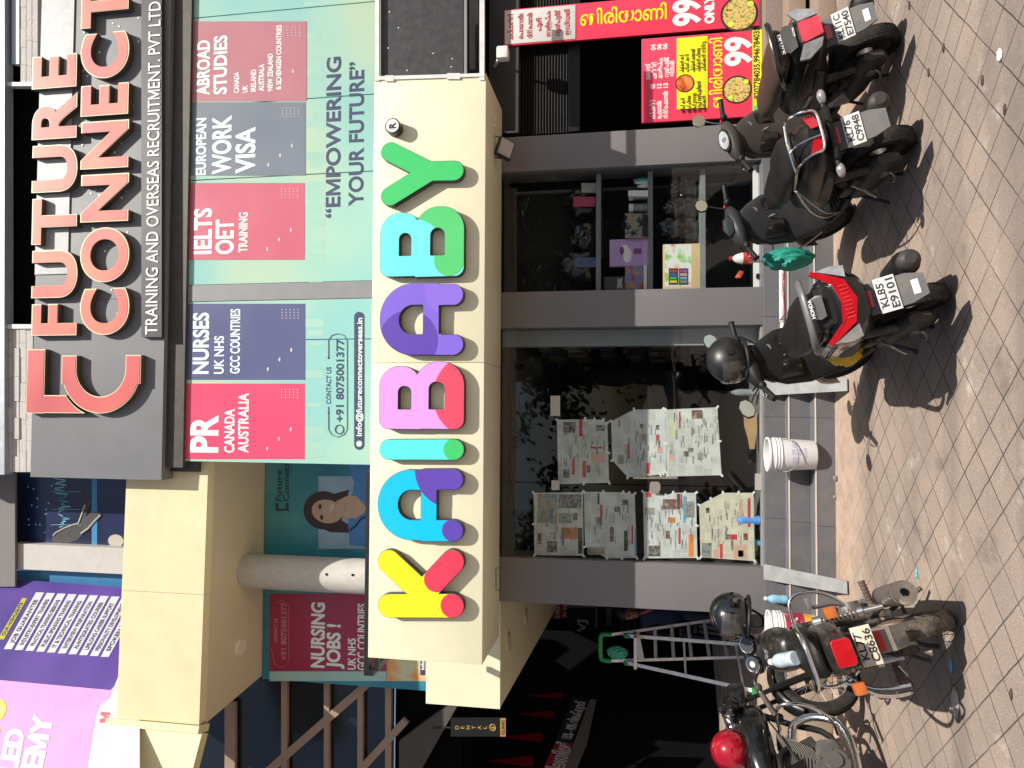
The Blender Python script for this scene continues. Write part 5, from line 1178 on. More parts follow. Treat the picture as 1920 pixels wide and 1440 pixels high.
b.tube(smoothpath([(.70, 6.29, .36), (.60, 6.30, .37), (.58, 6.36, .40), (.60, 6.37, .48)], 6), .004, 5)
tag(ob('red_wire', b, mat('wire_red', (.40, .05, .05), .5)), 'loose red wires lying over the white pipe on the step', 'wires')
# ================================================================ litter on the pavement
def litter(name, label, px, m, size, sq, cat):
    p = ground(*px); tag(ob(name, crumple(p+V((0, 0, size*sq[2]*.8)), size, 0, hash(px) % 97, sq), m), label, cat)
litter('crushed_foil', 'flattened silvery foil wrapper on the pavers at lower left', (1793, 1318), mat('foil', (.55, .54, .52), .3, .6, bump=.6, bs=40), .045, (1.5, .8, .14), 'wrapper')
litter('paper_scrap', 'white paper scrap on the pavers near the photo right edge', (1877, 103), m_white, .022, (1.2, .8, .35), 'paper')
litter('blue_wrapper', 'tiny torn blue wrapper on the pavers left of the dusty motorcycle tyre', (1785, 1248), m_petb, .022, (1.6, .5, .3), 'wrapper')
litter('blue_scrap', 'small blue scrap on the pavers in the open middle ground', (1720, 1075), m_petb, .016, (1.8, .5, .3), 'wrapper')
m_leaf = mat('dry_leaf', (.07, .04, .025), .8, var=.4)
for k, (px, lab) in enumerate((((1742, 136), 'dry brown leaf on the pavers right of the middle scooters'), ((1706, 10), 'dry leaf clump at the photo top edge on the pavers'), ((1843, 150), 'dark dry leaf on the smooth stained band of pavers'), ((1885, 205), 'small dry leaf near the red tinted pavers'), ((1897, 1302), 'curled dark leaf on the pavers at the lower left edge'), ((1770, 90), 'reddish dry leaf near the black scooter tyre'))):
    litter('dry_leaf', lab, px, m_leaf, .019, (1.2, .5, .22), 'leaf')
litter('stone_bit', 'small broken stone at the foot of the steps', (1569, 897), m_worn, .03, (.7, 1, .5), 'stone'); litter('stone_bit', 'tiny pale stone at the foot of the steps, left of the broken one', (1567, 932), m_worn, .015, (1, 1, .7), 'stone')
# ================================================================ vehicles (x forward, y left, z up; rear axle above the origin)
m_tyre = mat('tyre_rubber', (.016, .0155, .0155), .8, spec=.25, bump=.5, bs=90, dust=.12)
m_tyred = mat('tyre_dusty', (.035, .030, .026), .85, bump=.6, bs=90, dust=.75)
m_plas = mat('dark_plastic', (.011, .011, .0115), .5, spec=.28, bump=.1, bs=200, dust=0.03)
m_blk = mat('gloss_black', (.006, .006, .0065), .22, coat=.5, dust=0.02)
m_mblk = mat('matt_black', (.010, .010, .011), .30, spec=.4, dust=0.02)
m_seat = mat('seat_vinyl', (.010, .0095, .0095), .42, spec=.3, bump=.25, bs=160, dust=0.03)
m_brown = mat('seat_vinyl_brown', (.060, .035, .026), .45, bump=.25, bs=160)
m_alu = mat('engine_alloy', (.20, .195, .19), .45, .7, dust=.35, stain=.3)
m_engd = mat('engine_dark', (.05, .048, .047), .55, .4, dust=.3)
m_redl = mat('lamp_red', (.40, .008, .014), .10, var=.25, vs=14, coat=1)
m_pinkl = mat('lamp_red_bright', (.55, .06, .09), .12, var=.25, vs=14, coat=1)
m_clearl = mat('lamp_clear', (.40, .385, .385), .14, .5, var=.6, vs=22, coat=1)
m_amber = mat('lamp_amber', (.50, .12, .02), .2, coat=.6, dust=.2)
m_refl = mat('reflector_red', (.55, .03, .03), .25, coat=.6)
m_plate = mat('number_plate', (.60, .60, .59), .5, var=.05, dust=.12, spec=.3)
m_platec = mat('number_plate_dusty', (.58, .51, .40), .5, var=.08, dust=.35)
m_mir = mat('mirror_glass', (.82, .84, .86), .03, 1.0, var=.0)
m_flap = mat('mud_flap', (.085, .085, .088), .55, dust=.25)
m_yellow = mat('bag_yellow', (.78, .48, .01), .5, bump=.3, bs=20)
m_teal2 = mat('cloth_green', (.015, .27, .20), .7, var=.15, bump=.5, bs=25)
m_guard = mat('steel_guard', (.55, .54, .52), .28, .9, var=.15, stain=.2)
AX = MX.Rotation(R(90), 4, 'X')          # lathe axis along y
def wheel(par, x, r, wd, spokes=None, dusty=False, hub=None):
    T = MX.Translation((x, 0, r)) @ AX; mt = m_tyred if dusty else m_tyre; ri = r*.72
    prof = [(ri, -wd*.36), (r*.80, -wd*.47), (r*.90, -wd*.5), (r*.965, -wd*.40), (r*.995, -wd*.16), (r, 0), (r*.995, wd*.16), (r*.965, wd*.40), (r*.90, wd*.5), (r*.80, wd*.47), (ri, wd*.36)]
    wh = ob('wheel', B().loft([[T @ V((p[0]*math.cos(a), p[0]*math.sin(a), p[1])) for p in prof] for a in [2*math.pi*i/48 for i in range(48)]], closed=True), mt, par, ang=60)
    b = B(); n = 40                                                     # tread blocks
    for i in range(n):
        a = 2*math.pi*i/n
        for s in (-1, 1):
            for (u0, u1, rr) in ((.05, .22, 1.003), (.26, .42, .985)):
                da = .5*2*math.pi/n*.62; sh = s*.05
                c = lambda an, y, k: T @ V((r*k*math.cos(an), r*k*math.sin(an), y))
                q = [c(a-da+sh, s*wd*u0, rr), c(a+da+sh, s*wd*u0, rr), c(a+da-sh, s*wd*u1, rr-.012), c(a-da-sh, s*wd*u1, rr-.012)]
                q2 = [c(a-da+sh, s*wd*u0, rr-.03), c(a+da+sh, s*wd*u0, rr-.03), c(a+da-sh, s*wd*u1, rr-.045), c(a-da-sh, s*wd*u1, rr-.045)]
                b._new(q+q2, [(0, 1, 2, 3), (4, 5, 1, 0), (5, 6, 2, 1), (6, 7, 3, 2), (7, 4, 0, 3)])
    ob('tread', b, mt, wh)
    if spokes:
        b = B(); b.loft([[T @ V((p[0]*math.cos(a), p[0]*math.sin(a), p[1])) for p in [(ri*1.01, -wd*.36), (ri*.96, -wd*.30), (ri*.93, 0), (ri*.96, wd*.30), (ri*1.01, wd*.36), (ri*1.0, 0)]] for a in [2*math.pi*i/48 for i in range(48)]], closed=True)
        ob('rim', b, m_guard, wh, ang=60)
        b = B()
        for k in range(32):
            a = 2*math.pi*k/32; s = 1 if k % 2 else -1; a2 = a+(.5 if (k//2) % 2 else -.5)
            b.tube([T @ V((ri*.95*math.cos(a), ri*.95*math.sin(a), 0)), T @ V((.065*math.cos(a2), .065*math.sin(a2), s*.035))], .0022, 5)
        ob('spokes', b, m_steel, wh)
        b = B(); b.lathe([(.03, -.055), (.075, -.045), (.08, -.02), (.08, .02), (.075, .045), (.03, .055)], T, 24); ob('hub', b, mat('hub_rusty', (.20, .14, .09), .6, .4, dust=.5), wh)
    else:
        b = B(); b.lathe([(ri*1.0, -wd*.34), (ri*.90, -wd*.25), (ri*.5, -wd*.10), (.05, -wd*.2), (.05, wd*.2), (ri*.5, wd*.10), (ri*.90, wd*.25), (ri*1.0, wd*.34)], T, 40, caps=False); ob('rim', b, m_engd, wh)
    return wh
def plate(par, c, T3, l1, l2, m=None, sz=(.185, .10)):
    """number plate: T3 columns = right, up, outward"""
    m = m or m_plate; T = MX.Translation(c) @ T3
    p = ob('number_plate', B().box(-sz[0]/2, sz[0]/2, -sz[1]/2, sz[1]/2, -.003, .003, .002, T), m, par, label='number plate %s %s' % (l1, l2))
    b = B(); u, v, n = (T3.to_3x3() @ V(k) for k in ((1, 0, 0), (0, 1, 0), (0, 0, 1)))
    for s_, y in ((l1, .007), (l2, -.041)):
        o = V(c)+n*.0034+v*y; b.text(s_, o, u, v, min(.158, .0315*len(s_)), .034, .001, .025, center=True)
    ob('characters', b, m_ink2, p)
    for sx in (-1, 1): ob('plate_bolt', B().cyl(T @ V((sx*sz[0]*.36, sz[1]*.40, .003)), T @ V((sx*sz[0]*.36, sz[1]*.40, .007)), .0045, 8), m_steel, p)
    return p
def face_T(tiltdeg):
    """right / up / outward frame of a rear-facing plate tilted back by tiltdeg"""
    a = R(tiltdeg); n = V((-math.cos(a), 0, math.sin(a))); u = V((0, -1, 0)); v = n.cross(u)
    T = MX.Identity(4)
    for i in range(3): T[i][0], T[i][1], T[i][2] = u[i], v[i], n[i]
    return T
class Face:
    """a slanting rear face: F(y, z) gives the point on it"""
    def __init__(s, x0, z0, k, curve=.0): s.x0, s.z0, s.k, s.c = x0, z0, k, curve; s.n = V((-1, 0, -k)).normalized()*-1; s.n = V((-1, 0, k)).normalized()
    def __call__(s, y, z, off=0): return V((s.x0+(z-s.z0)*s.k+s.c*y*y, y, z))+s.n*off
def fpoly(b, F, pts, th=.014, off=0): return b.prism([F(y, z, off+th) for y, z in pts], -F.n*th)
def sym(pts): return pts+[(-y, z) for y, z in reversed(pts)]
def mirror_head(par, base, top, r=(.014, .062, .045), round_=False, yaw=0, m=None):
    st_ = ob('mirror', B().tube(smoothpath([base, V(base).lerp(V(top), .5)+V((0, .01 if top[1] > 0 else -.01, .01)), V(top)-V((0, 0, r[2]*.6))], 5), .0055, 8), m or m_plas, par)
    T = MX.Rotation(yaw, 4, 'Z'); n = 28 if round_ else 8
    prof = []
    for i in range(n):
        a = 2*math.pi*(i+.5)/n; prof.append((r[1]*math.cos(a)*(1.08 if not round_ and math.cos(a)*top[1] < 0 else 1), r[2]*math.sin(a)))
    b = B(); b.loft([[V(top)+T @ V((dx, y*s, z*s)) for y, z in prof] for dx, s in ((-.008, .97), (-.010, 1.0), (.004, 1.0), (.020, .75), (.028, .35))]); ob('mirror_shell', b, m or m_plas, st_)
    b = B(); b.loft([[V(top)+T @ V((dx, y*.92, z*.92)) for y, z in prof] for dx in (-.0115, -.009)]); ob('mirror_glass', b, m_mir, st_)
def grips(par, hx, hz, half, drop=.03, back=.07, lever=True, m=None):
    for s in (1, -1):
        g = ob('grip', B().tube([(hx, s*.15, hz), (hx-back*.6, s*(half-.12), hz-drop*.3)], .014, 10), m or m_plas, par)
        a, e = V((hx-back*.6, s*(half-.12), hz-drop*.3)), V((hx-back, s*half, hz-drop))
        ob('rubber', B().tube([a, a.lerp(e, .05), e, e+(e-a)*.04], [.016, .0185, .0185, .024], 12), m_plas, g)
        b = B(); b.ell(a+V((0, -s*.02, 0)), (.034, .034, .028), 12, 8); ob('switch_box', b, m_plas, g)
        if lever: ob('lever', B().tube(smoothpath([a+V((.03, -s*.01, 0)), a+V((.075, s*.03, -.005)), e+V((.06, -s*.01, -.005))], 5), .0055, 6, flat=.7), m_mblk if par.name != 'x' else m, g)
def text_on(par, s_, o, u, v, width, cap, m, bold=.02, name='lettering'):
    return ob(name, B().text(s_, o, u, v, width, cap, .0015, bold, center=True), m, par)
def engine_scooter(t):
    b = B(); b.loft([ring(x, z, w, h, 3.2, 16, .115) for x, z, w, h in ((-.13, .22, .03, .06), (-.08, .215, .05, .095), (.1, .215, .05, .085), (.3, .22, .05, .08), (.42, .23, .045, .06))]); ob('belt_case', b, m_engd, t)
    b = B(); b.loft([ring(x, .27, w, h, 3, 14, -.02) for x, w, h in ((.08, .08, .08), (.2, .10, .11), (.4, .10, .11), (.48, .06, .07))])
    b.cyl((.02, .14, .2), (.02, .165, .2), .06, 20); ob('engine', b, m_engd, t)
    ob('shock', B().tube([(-.02, .12, .27), (.07, .11, .52)], .026, 10), m_engd, t)
    ob('exhaust', B().tube(smoothpath([(.42, -.06, .20), (.3, -.13, .17), (.12, -.165, .19), (-.05, -.175, .215), (-.25, -.175, .25), (-.33, -.175, .262)], 4), [.018]*5+[.02, .03, .04, .05, .056]+[.058]*7+[.056, .055, .045, .03][:4] if False else [.018]*6+[.03, .042, .05]+[.057]*10+[.045, .03], 16), m_engd, t)
    ob('heat_shield', B().loft([ring(x, z, .066, .072, 2.4, 16, -.178) for x, z in ((-.24, .252), (-.2, .246), (.0, .222), (.06, .214))]), m_plas, t)
    b = B()
    for s in (1, -1): b.tube(smoothpath([(.3, s*.08, .16), (.22, s*.12, .07), (.17, s*.15, .01)], 4), .011, 8)
    b.tube([(.23, -.12, .08), (.23, .12, .08)], .01, 8); ob('centre_stand', b, m_mblk, t)
    b = B(); b.tube(smoothpath([(.5, .12, .2), (.46, .2, .09), (.42, .275, .012)], 4), .011, 8); b.cbox((.42, .285, .010), (.05, .05, .016), .004); ob('side_stand', b, m_mblk, t)
    b = B(); b.tube(smoothpath([(-.04, .175, .2), (-.02, .20, .17), (.05, .215, .15), (.10, .19, .16)], 4), .007, 6); ob('kick_lever', b, m_steel, t)
def front_scooter(t, wheel_r=.222, fender=m_mblk):
    wheel(t, 1.24, wheel_r, .092)
    b = B(); rings = []
    for k in range(9):
        a = R(10+k*20); rings.append([V((1.24-math.cos(a)*wheel_r*kk, y, wheel_r+math.sin(a)*wheel_r*kk)) for y, kk in ((-.07, 1.03), (-.06, 1.16), (0, 1.2), (.06, 1.16), (.07, 1.03), (.05, 1.10), (0, 1.13), (-.05, 1.10))])
    b.loft(rings); ob('front_fender', b, fender, t)
    b = B()
    for s in (1, -1): b.tube([(1.24, s*.065, wheel_r), (1.13, s*.065, .58)], .017, 10)
    b.tube([(1.13, -.065, .58), (1.13, .065, .58)], .02, 10); b.tube([(1.13, 0, .56), (1.02, 0, .9)], .024, 10); ob('front_fork', b, m_engd, t)
def scooter(label, loc, head, lean, style, steer=24, group='parked scooters'):
    t = thing('scooter', label, 'scooter', loc, (R(-lean), 0, R(90+head)), group, {'a': .93, 'b': .93, 'c': .92}[style])
    paint = {'a': m_mblk, 'b': m_mblk, 'c': m_blk}[style]
    inner = {'a': mat('brown_grey_plastic', (.045, .038, .035), .45, spec=.3, dust=.05), 'b': mat('charcoal_plastic', (.024, .025, .028), .42, spec=.3, dust=.06), 'c': m_plas}[style]
    wheel(t, 0, .215, .105); front_scooter(t, fender=paint); engine_scooter(t)
    # tail body with side panels
    if style == 'c':      # wide tail with a V-shaped lamp
        secs = [(-.44, .655, .130, .085), (-.39, .665, .172, .125), (-.28, .655, .195, .14), (-.05, .62, .19, .145), (.2, .575, .18, .155), (.4, .53, .165, .15), (.5, .49, .14, .13)]
    elif style == 'a':
        secs = [(-.44, .665, .085, .075), (-.38, .67, .125, .11), (-.24, .66, .165, .13), (0, .62, .19, .16), (.2, .58, .185, .175), (.4, .53, .165, .17), (.5, .49, .14, .14)]
    else:
        secs = [(-.50, .70, .075, .05), (-.42, .70, .115, .075), (-.25, .67, .155, .11), (0, .62, .175, .14), (.2, .575, .175, .15), (.4, .53, .16, .15), (.5, .49, .14, .13)]
    ob('tail_body', B().loft([ring(x, z, w, h, 2.8, 28) for x, z, w, h in secs]), paint, t, ang=50)
    # seat
    sd = {'c': .79, 'a': .80, 'b': .79}[style]
    ob('seat', B().loft([ring(x, sd+dz, w, h, 2.6, 24) for x, dz, w, h in ((-.34, -.005, .07, .02), (-.31, .0, .115, .035), (-.15, .01, .15, .05), (.05, .0, .15, .055), (.15, -.025, .14, .06), (.3, -.03, .125, .06), (.46, -.03, .095, .055), (.55, -.04, .05, .035))]), m_seat if style != 'a' else m_brown, t, ang=60)
    # floor, tunnel and leg shield
    ob('floor_board', B().loft([ring(x, .285, w, .03, 4, 16) for x, w in ((.44, .15), (.5, .165), (.8, .17), (.98, .15))]), m_plas, t)
    ob('leg_shield', B().loft([ringz(z, x, h, w, 3, 22) for z, x, h, w in ((.27, .99, .035, .16), (.38, 1.01, .05, .19), (.55, 1.01, .055, .215), (.72, .985, .06, .20), (.83, .965, .06, .15), (.90, .955, .055, .10))]), inner, t, ang=60)
    ob('front_apron', B().loft([ringz(z, x, h, w, 2.4, 22) for z, x, h, w in ((.34, 1.07, .05, .10), (.48, 1.10, .06, .15), (.65, 1.09, .065, .175), (.80, 1.05, .06, .16), (.90, 1.02, .05, .10))]), paint, t, ang=60)
    b = B(); b.box(.925, .955, .03, .16, .60, .76, .008); b.box(.925, .955, -.16, -.06, .62, .74, .008); ob('glove_box', b, m_blk, t)
    b = B(); b.cyl((.915, -.075, .80), (.93, -.075, .80), .026, 20); b.tube(smoothpath([(.935, 0, .70), (.90, 0, .69), (.89, 0, .665), (.91, 0, .65)], 4), .007, 6); ob('key_lock', b, m_steel, t)
    # handlebar cover, console
    hz = .955
    ob('handlebar_cover', B().loft([[V((.945+dx*k2, y, hz-.01+dz*k3)) for dx, dz in [(.085*math.cos(a), .062*math.sin(a)) for a in [2*math.pi*i/18 for i in range(18)]]] for y, k2, k3 in ((-.19, .25, .3), (-.17, .5, .55), (-.10, .9, .95), (0, 1.15, 1.15), (.10, .9, .95), (.17, .5, .55), (.19, .25, .3))]), inner, t, ang=60)
    b = B(); T = MX.Translation((.905, 0, hz+.052)) @ MX.Rotation(R(-38), 4, 'Y')
    if style == 'b':
        b.loft([[T @ V((.055*math.cos(a)*k, .085*math.sin(a)*k, z)) for a in [2*math.pi*i/6 for i in range(6)]] for z, k in ((-.03, 1.1), (.004, 1.08), (.010, 1.0))]); cn = ob('console', b, m_plas, t)
        ob('display', B().loft([[T @ V((.042*math.cos(a), .066*math.sin(a), z)) for a in [2*math.pi*i/6 for i in range(6)]] for z in (.0105, .013)]), mat('display_dark', (.012, .014, .016), .12, coat=.8), cn)
    else:
        b.loft([[T @ V((.055*math.cos(a)*k, .095*math.sin(a)*k, z)) for a in [2*math.pi*i/28 for i in range(28)]] for z, k in ((-.03, 1.1), (.004, 1.08), (.010, 1.0))]); cn = ob('console', b, m_plas, t)
        ob('dial', B().loft([[T @ V((.046*math.cos(a), .080*math.sin(a), z)) for a in [2*math.pi*i/28 for i in range(28)]] for z in (.0105, .013)]), mat('dial_face', (.27, .29, .31) if style == 'a' else (.10, .11, .12), .15, var=.7, vs=45, coat=.6), cn)
        bq = B(); bq.loft([[T @ V((.020*math.cos(a)-.004, .020*math.sin(a), z)) for a in [2*math.pi*i/20 for i in range(20)]] for z in (.0135, .016)]); ob('gauge', bq, mat('gauge_dark', (.13, .15, .17), .2), cn)
    grips(t, .945, hz, .35)
    b = B(); b.cbox((.915, -.185, hz+.022), (.018, .02, .012), .003); ob('starter_switch', b, mat('switch_red', (.6, .03, .03), .4), t)
    if style == 'c':
        mirror_head(t, (.955, .19, hz+.01), (.965, .315, hz+.145), (.014, .075, .052)); mirror_head(t, (.955, -.19, hz+.01), (.965, -.315, hz+.145), (.014, .075, .052))
    else:
        mirror_head(t, (.955, -.19, hz+.01), (.955, -.285, hz+.17), (.014, .058, .05), style == 'a', m=m_chrome if style == 'a' else None)
    # panel seams, side covers and tail cover edges
    b = B()
    for s in (1, -1):
        b.tube(smoothpath([(-.36, s*.165, .70), (-.1, s*.196, .70), (.15, s*.186, .66), (.38, s*.155, .60)] if style != 'b' else [(-.38, s*.118, .73), (-.1, s*.172, .70), (.15, s*.178, .66), (.38, s*.155, .60)], 5), .004, 6)
    ob('panel_seam', b, m_engd, t)
    for s in (1, -1):
        b = B(); b.loft([[V((x, s*(yy+o_), z)) for x, z, o_ in q] for q, yy in (([(-.25, .62, 0), (.05, .60, 0), (.28, .56, 0), (.30, .46, 0), (.05, .50, 0), (-.2, .56, 0)], {'a': .165, 'b': .150, 'c': .172}[style]), ([(-.22, .61, 0), (.05, .59, 0), (.26, .55, 0), (.28, .475, 0), (.05, .51, 0), (-.18, .565, 0)], {'a': .193, 'b': .178, 'c': .192}[style]))])
        ob('side_cover', b, inner, t, bev=.006)
    b = B(); b.loft([ring(x, .325, w, .012, 5, 12) for x, w in ((.5, .13), (.56, .15), (.8, .155), (.9, .13))])
    for k in range(6): b.box(.53+k*.06, .545+k*.06, -.12, .12, .334, .345, .003)
    ob('floor_mat', b, m_plas, t)
    b = B(); b.tube(smoothpath([(.92, .20, .97), (1.0, .14, .90), (1.03, .05, .80)], 5), .006, 6); b.tube(smoothpath([(.92, -.20, .97), (1.0, -.16, .88), (1.03, -.06, .78)], 5), .005, 6); ob('cables', b, m_plas, t)
    # grab rail
    if style == 'c':
        pts = [(-.02, .165, .755), (-.2, .185, .80), (-.34, .175, .845), (-.425, .11, .865), (-.44, 0, .87)]
        ob('grab_rail', B().tube(smoothpath(pts+[(x, -y, z) for x, y, z in reversed(pts[:-1])], 5), .021, 10, flat=.75), mat('rail_grey', (.12, .12, .125), .4), t)
        ob('tail_cover', B().loft([ring(x, z, w, h, 3.2, 20) for x, z, w, h in ((-.455, .755, .10, .022), (-.40, .785, .115, .03), (-.33, .80, .11, .025))]), m_plas, t)
        F = Face(-.458, .67, .22, .9)
        b = B(); fpoly(b, F, [(.185, .80), (.205, .785), (.115, .655), (0, .625), (-.115, .655), (-.205, .785), (-.185, .80), (-.10, .715), (0, .70), (.10, .715)], .022, .0); tlp = ob('tail_lamp', b, m_redl, t); b = B()
        for k in range(9): b.prism([F(-.085+k*.0212, .652, .0225), F(-.081+k*.0212, .652, .0225), F(-.081+k*.0212, .692, .0225), F(-.085+k*.0212, .692, .0225)], -F.n*.0012)
        ob('lens_ribs', b, mat('lens_rib', (.62, .05, .06), .15, coat=1), tlp)
        b = B(); fpoly(b, F, [(.195, .765), (.205, .70), (.19, .635), (.125, .645)], .02, .001); ob('indicator', b, m_clearl, t)
        b = B(); fpoly(b, F, [(-.195, .765), (-.125, .645), (-.19, .635), (-.205, .70)], .02, .001); ob('indicator', b, m_clearl, t)
        b = B(); fpoly(b, Face(-.44, .80, .75, .5), [(.055, .775), (.065, .80), (.05, .83), (-.05, .83), (-.065, .80), (-.055, .775)], .004, .022); ob('tail_hatch', b, m_mblk, t)
        text_on(t, 'HONDA', (-.463, 0, .842), (0, -1, 0), (.5, 0, 1), .10, .016, m_whitemet)
    elif style == 'a':
        pts = [(-.08, .15, .775), (-.24, .175, .83), (-.35, .16, .865), (-.385, .06, .875)]
        ob('grab_rail', B().tube(smoothpath(pts+[(x, -y, z) for x, y, z in reversed(pts)], 5), .017, 10, flat=1.2), m_blk, t)
        bk = ob('back_pad', B().loft([ring(x, z, w, h, 2.6, 20, 0, -.4) for x, z, w, h in ((-.355, .82, .10, .035), (-.34, .825, .12, .045), (-.31, .825, .11, .04))]), m_brown, t)
        text_on(bk, 'SUZUKI', (-.376, 0, .812), (0, -1, 0), (.35, 0, 1), .13, .024, m_white)
        F = Face(-.455, .66, .25, 1.2)
        b = B(); fpoly(b, F, [(.062, .725), (.068, .70), (.055, .605), (-.055, .605), (-.068, .70), (-.062, .725)], .026); ob('tail_lamp', b, m_pinkl, t)
        for s in (1, -1):
            b = B(); fpoly(b, F, [(s*.075, .72), (s*.155, .755), (s*.165, .70), (s*.12, .625), (s*.075, .61)], .022); ob('indicator', b, m_clearl, t)
        b = B(); fpoly(b, Face(-.425, .75, .55, .6), [(.075, .745), (.09, .79), (.07, .815), (-.07, .815), (-.09, .79), (-.075, .745)], .005, .012); ob('tail_hatch', b, m_plas, t)
        text_on(t, 'Access', (.12, .199, .585), (-1, 0, 0), (0, .1, 1), .16, .032, m_whitemet, .01)
        text_on(t, 'ACCESS', (-.447, -.02, .755), (0, -1, 0), (.5, 0, 1), .06, .010, m_whitemet, .02)
    else:
        F = Face(-.50, .70, .3, 1.2)
        for s in (1, -1):
            b = B(); fpoly(b, F, [(s*.028, .725), (s*.115, .755), (s*.11, .70), (s*.03, .675)], .02); ob('tail_lamp', b, m_redl, t)
        pts = [(-.05, .155, .765), (-.25, .16, .80), (-.42, .145, .82), (-.52, .13, .77), (-.535, .11, .70), (-.54, 0, .69)]
        gr = ob('luggage_rail', B().tube(smoothpath(pts+[(x, -y, z) for x, y, z in reversed(pts[:-1])], 5), .0075, 8), m_chrome, t)
        ob('luggage_bar', B().tube(smoothpath([(-.34, .155, .815), (-.36, 0, .83), (-.34, -.155, .815)], 5), .0065, 8), m_chrome, gr); ob('luggage_bar', B().tube(smoothpath([(-.36, .03, .83), (-.46, .025, .80), (-.54, .03, .695)], 5), .005, 8), m_chrome, gr)
        b = B(); b.tube(smoothpath([(-.10, .175, .77), (.05, .215, .70), (.25, .235, .60), (.42, .235, .48), (.52, .20, .36)], 6), .0085, 8); b.tube(smoothpath([(-.06, .175, .75), (.1, .225, .63), (.30, .24, .50), (.50, .205, .34)], 6), .006, 8); ob('side_guard', b, m_guard, t)
        b = B(); b.tube(smoothpath([(.95, .30, .92), (1.0, .315, .76), (1.06, .29, .60), (1.08, .22, .42), (1.05, .17, .32)], 6), .008, 8); b.tube(smoothpath([(1.0, .315, .76), (1.10, .25, .70), (1.12, .1, .66)], 5), .007, 8); ob('leg_guard', b, m_guard, t)
        b = B(); b.box(-.47, -.40, -.16, .16, .595, .63, .01)
        for s in (1, -1): b.cyl((-.435, s*.15, .612), (-.435, s*.2, .612), .014)
        ob('indicator_bar', b, m_plas, t)
        for s in (1, -1): ob('indicator', B().ell((-.445, s*.225, .612), (.028, .045, .024), 16, 10), m_clearl, t)
        text_on(t, 'ntorq', (.18, .182, .60), (-1, 0, 0), (0, .1, 1), .12, .022, mat('faint_badge', (.06, .06, .065), .3), .02) if 0 else None
    # the bars stand turned to the left lock
    for k in list(t.children):
        if k.name.split('.')[0] in ('handlebar_cover', 'console', 'grip', 'starter_switch', 'mirror', 'wheel', 'front_fender', 'front_fork') and (k.name.split('.')[0] != 'wheel' or sum(q[0] for q in k.bound_box)/8 > .5):
            k.matrix_local = MX.Translation((1.0, 0, .6)) @ MX.Rotation(R(-16), 4, 'Y') @ MX.Rotation(R(steer), 4, 'Z') @ MX.Rotation(R(16), 4, 'Y') @ MX.Translation((-1.0, 0, -.6))
    # number plate on its mud flap
    zc = {'c': .45, 'a': .455, 'b': .475}[style]; tl = {'c': 24, 'a': 24, 'b': 22}[style]
    x0 = {'c': -.375, 'a': -.37, 'b': -.385}[style]
    fl_ = B().loft([ring(x, z, w, h, 4, 16) for x, z, w, h in ((x0+.20, .57, .085, .05), (x0+.05, .545, .085, .055))])
    ob('plate_holder', fl_, m_plas, t)
    F = Face(x0-.02, zc, .42)
    b = B(); fpoly(b, F, [(.085, zc+.115), (.08, zc-.09), (.055, zc-.165), (-.055, zc-.165), (-.08, zc-.09), (-.085, zc+.115)], .016, -.012); ob('mud_flap', b, m_flap, t)
    nums = {'c': ('KL85', 'E9101'), 'a': ('KL11C', 'E7540'), 'b': ('KL76', 'C9948')}[style]
    plate(t, F(0, zc, .010), face_T(math.degrees(math.atan(.42))), *nums)
    b = B(); fpoly(b, F, [(.045, zc+.095), (.045, zc+.065), (-.045, zc+.065), (-.045, zc+.095)] if style != 'b' else [(.05, zc+.11), (.05, zc+.07), (-.05, zc+.07), (-.05, zc+.11)], .008, .004); ob('reflector', b, m_refl, t)
    if style != 'b':
        b = B(); fpoly(b, F, [(.04, zc-.105), (.04, zc-.135), (-.035, zc-.135), (-.035, zc-.105)], .002, .004); ob('sticker', b, m_whitemet, t)
    b = B()
    for k in range(4): b.tube(smoothpath([(.08+k*.02, .05, .36), (.0+k*.03, .10+k*.01, .33), (-.06+k*.02, .12, .26)], 4), .005, 6)
    b.cbox((.16, .12, .33), (.10, .05, .06), .012); b.cbox((.30, .13, .35), (.14, .04, .07), .014); ob('engine_hoses', b, m_engd, t)
    ob('axle_nut', B().cyl((0, -.07, .215), (0, -.11, .215), .02, 12), m_steel, t); ob('case_cap', B().cyl((.0, .165, .215), (.0, .18, .215), .03, 14), m_steel, t)
    # folded pillion foot rest
    b = B(); b.prism([(.12, .185, .36), (.20, .215, .30), (.24, .215, .30), (.30, .19, .40), (.24, .185, .43)], (0, .022, .004)) if style == 'a' else b.tube(smoothpath([(.12, .16, .36), (.10, .215, .31), (.14, .255, .24)], 4), .016, 8, flat=.6)
    ob('foot_rest', b, m_steel if style == 'a' else m_guard, t)
    return t
S1 = scooter('matt black scooter with brown seat, square red tail lamp and plate KL11C E7540', (2.24, 4.58, 0), 3, 13, 'a', 14)
S2 = scooter('black scooter with chrome rear luggage rails and plate KL76 C9948', (1.54, 4.36, 0), 4, 12, 'b', 18)
S3 = scooter('black scooter with wide V shaped red tail lamp, helmet on its handlebar, plate KL85 E9101', (.585, 3.96, 0), 7, 13, 'c', 27)
def in_world(t, p):
    from mathutils import Euler
    return V(t.location) + Euler(t.rotation_euler).to_matrix() @ (V(p)*t.scale[0])
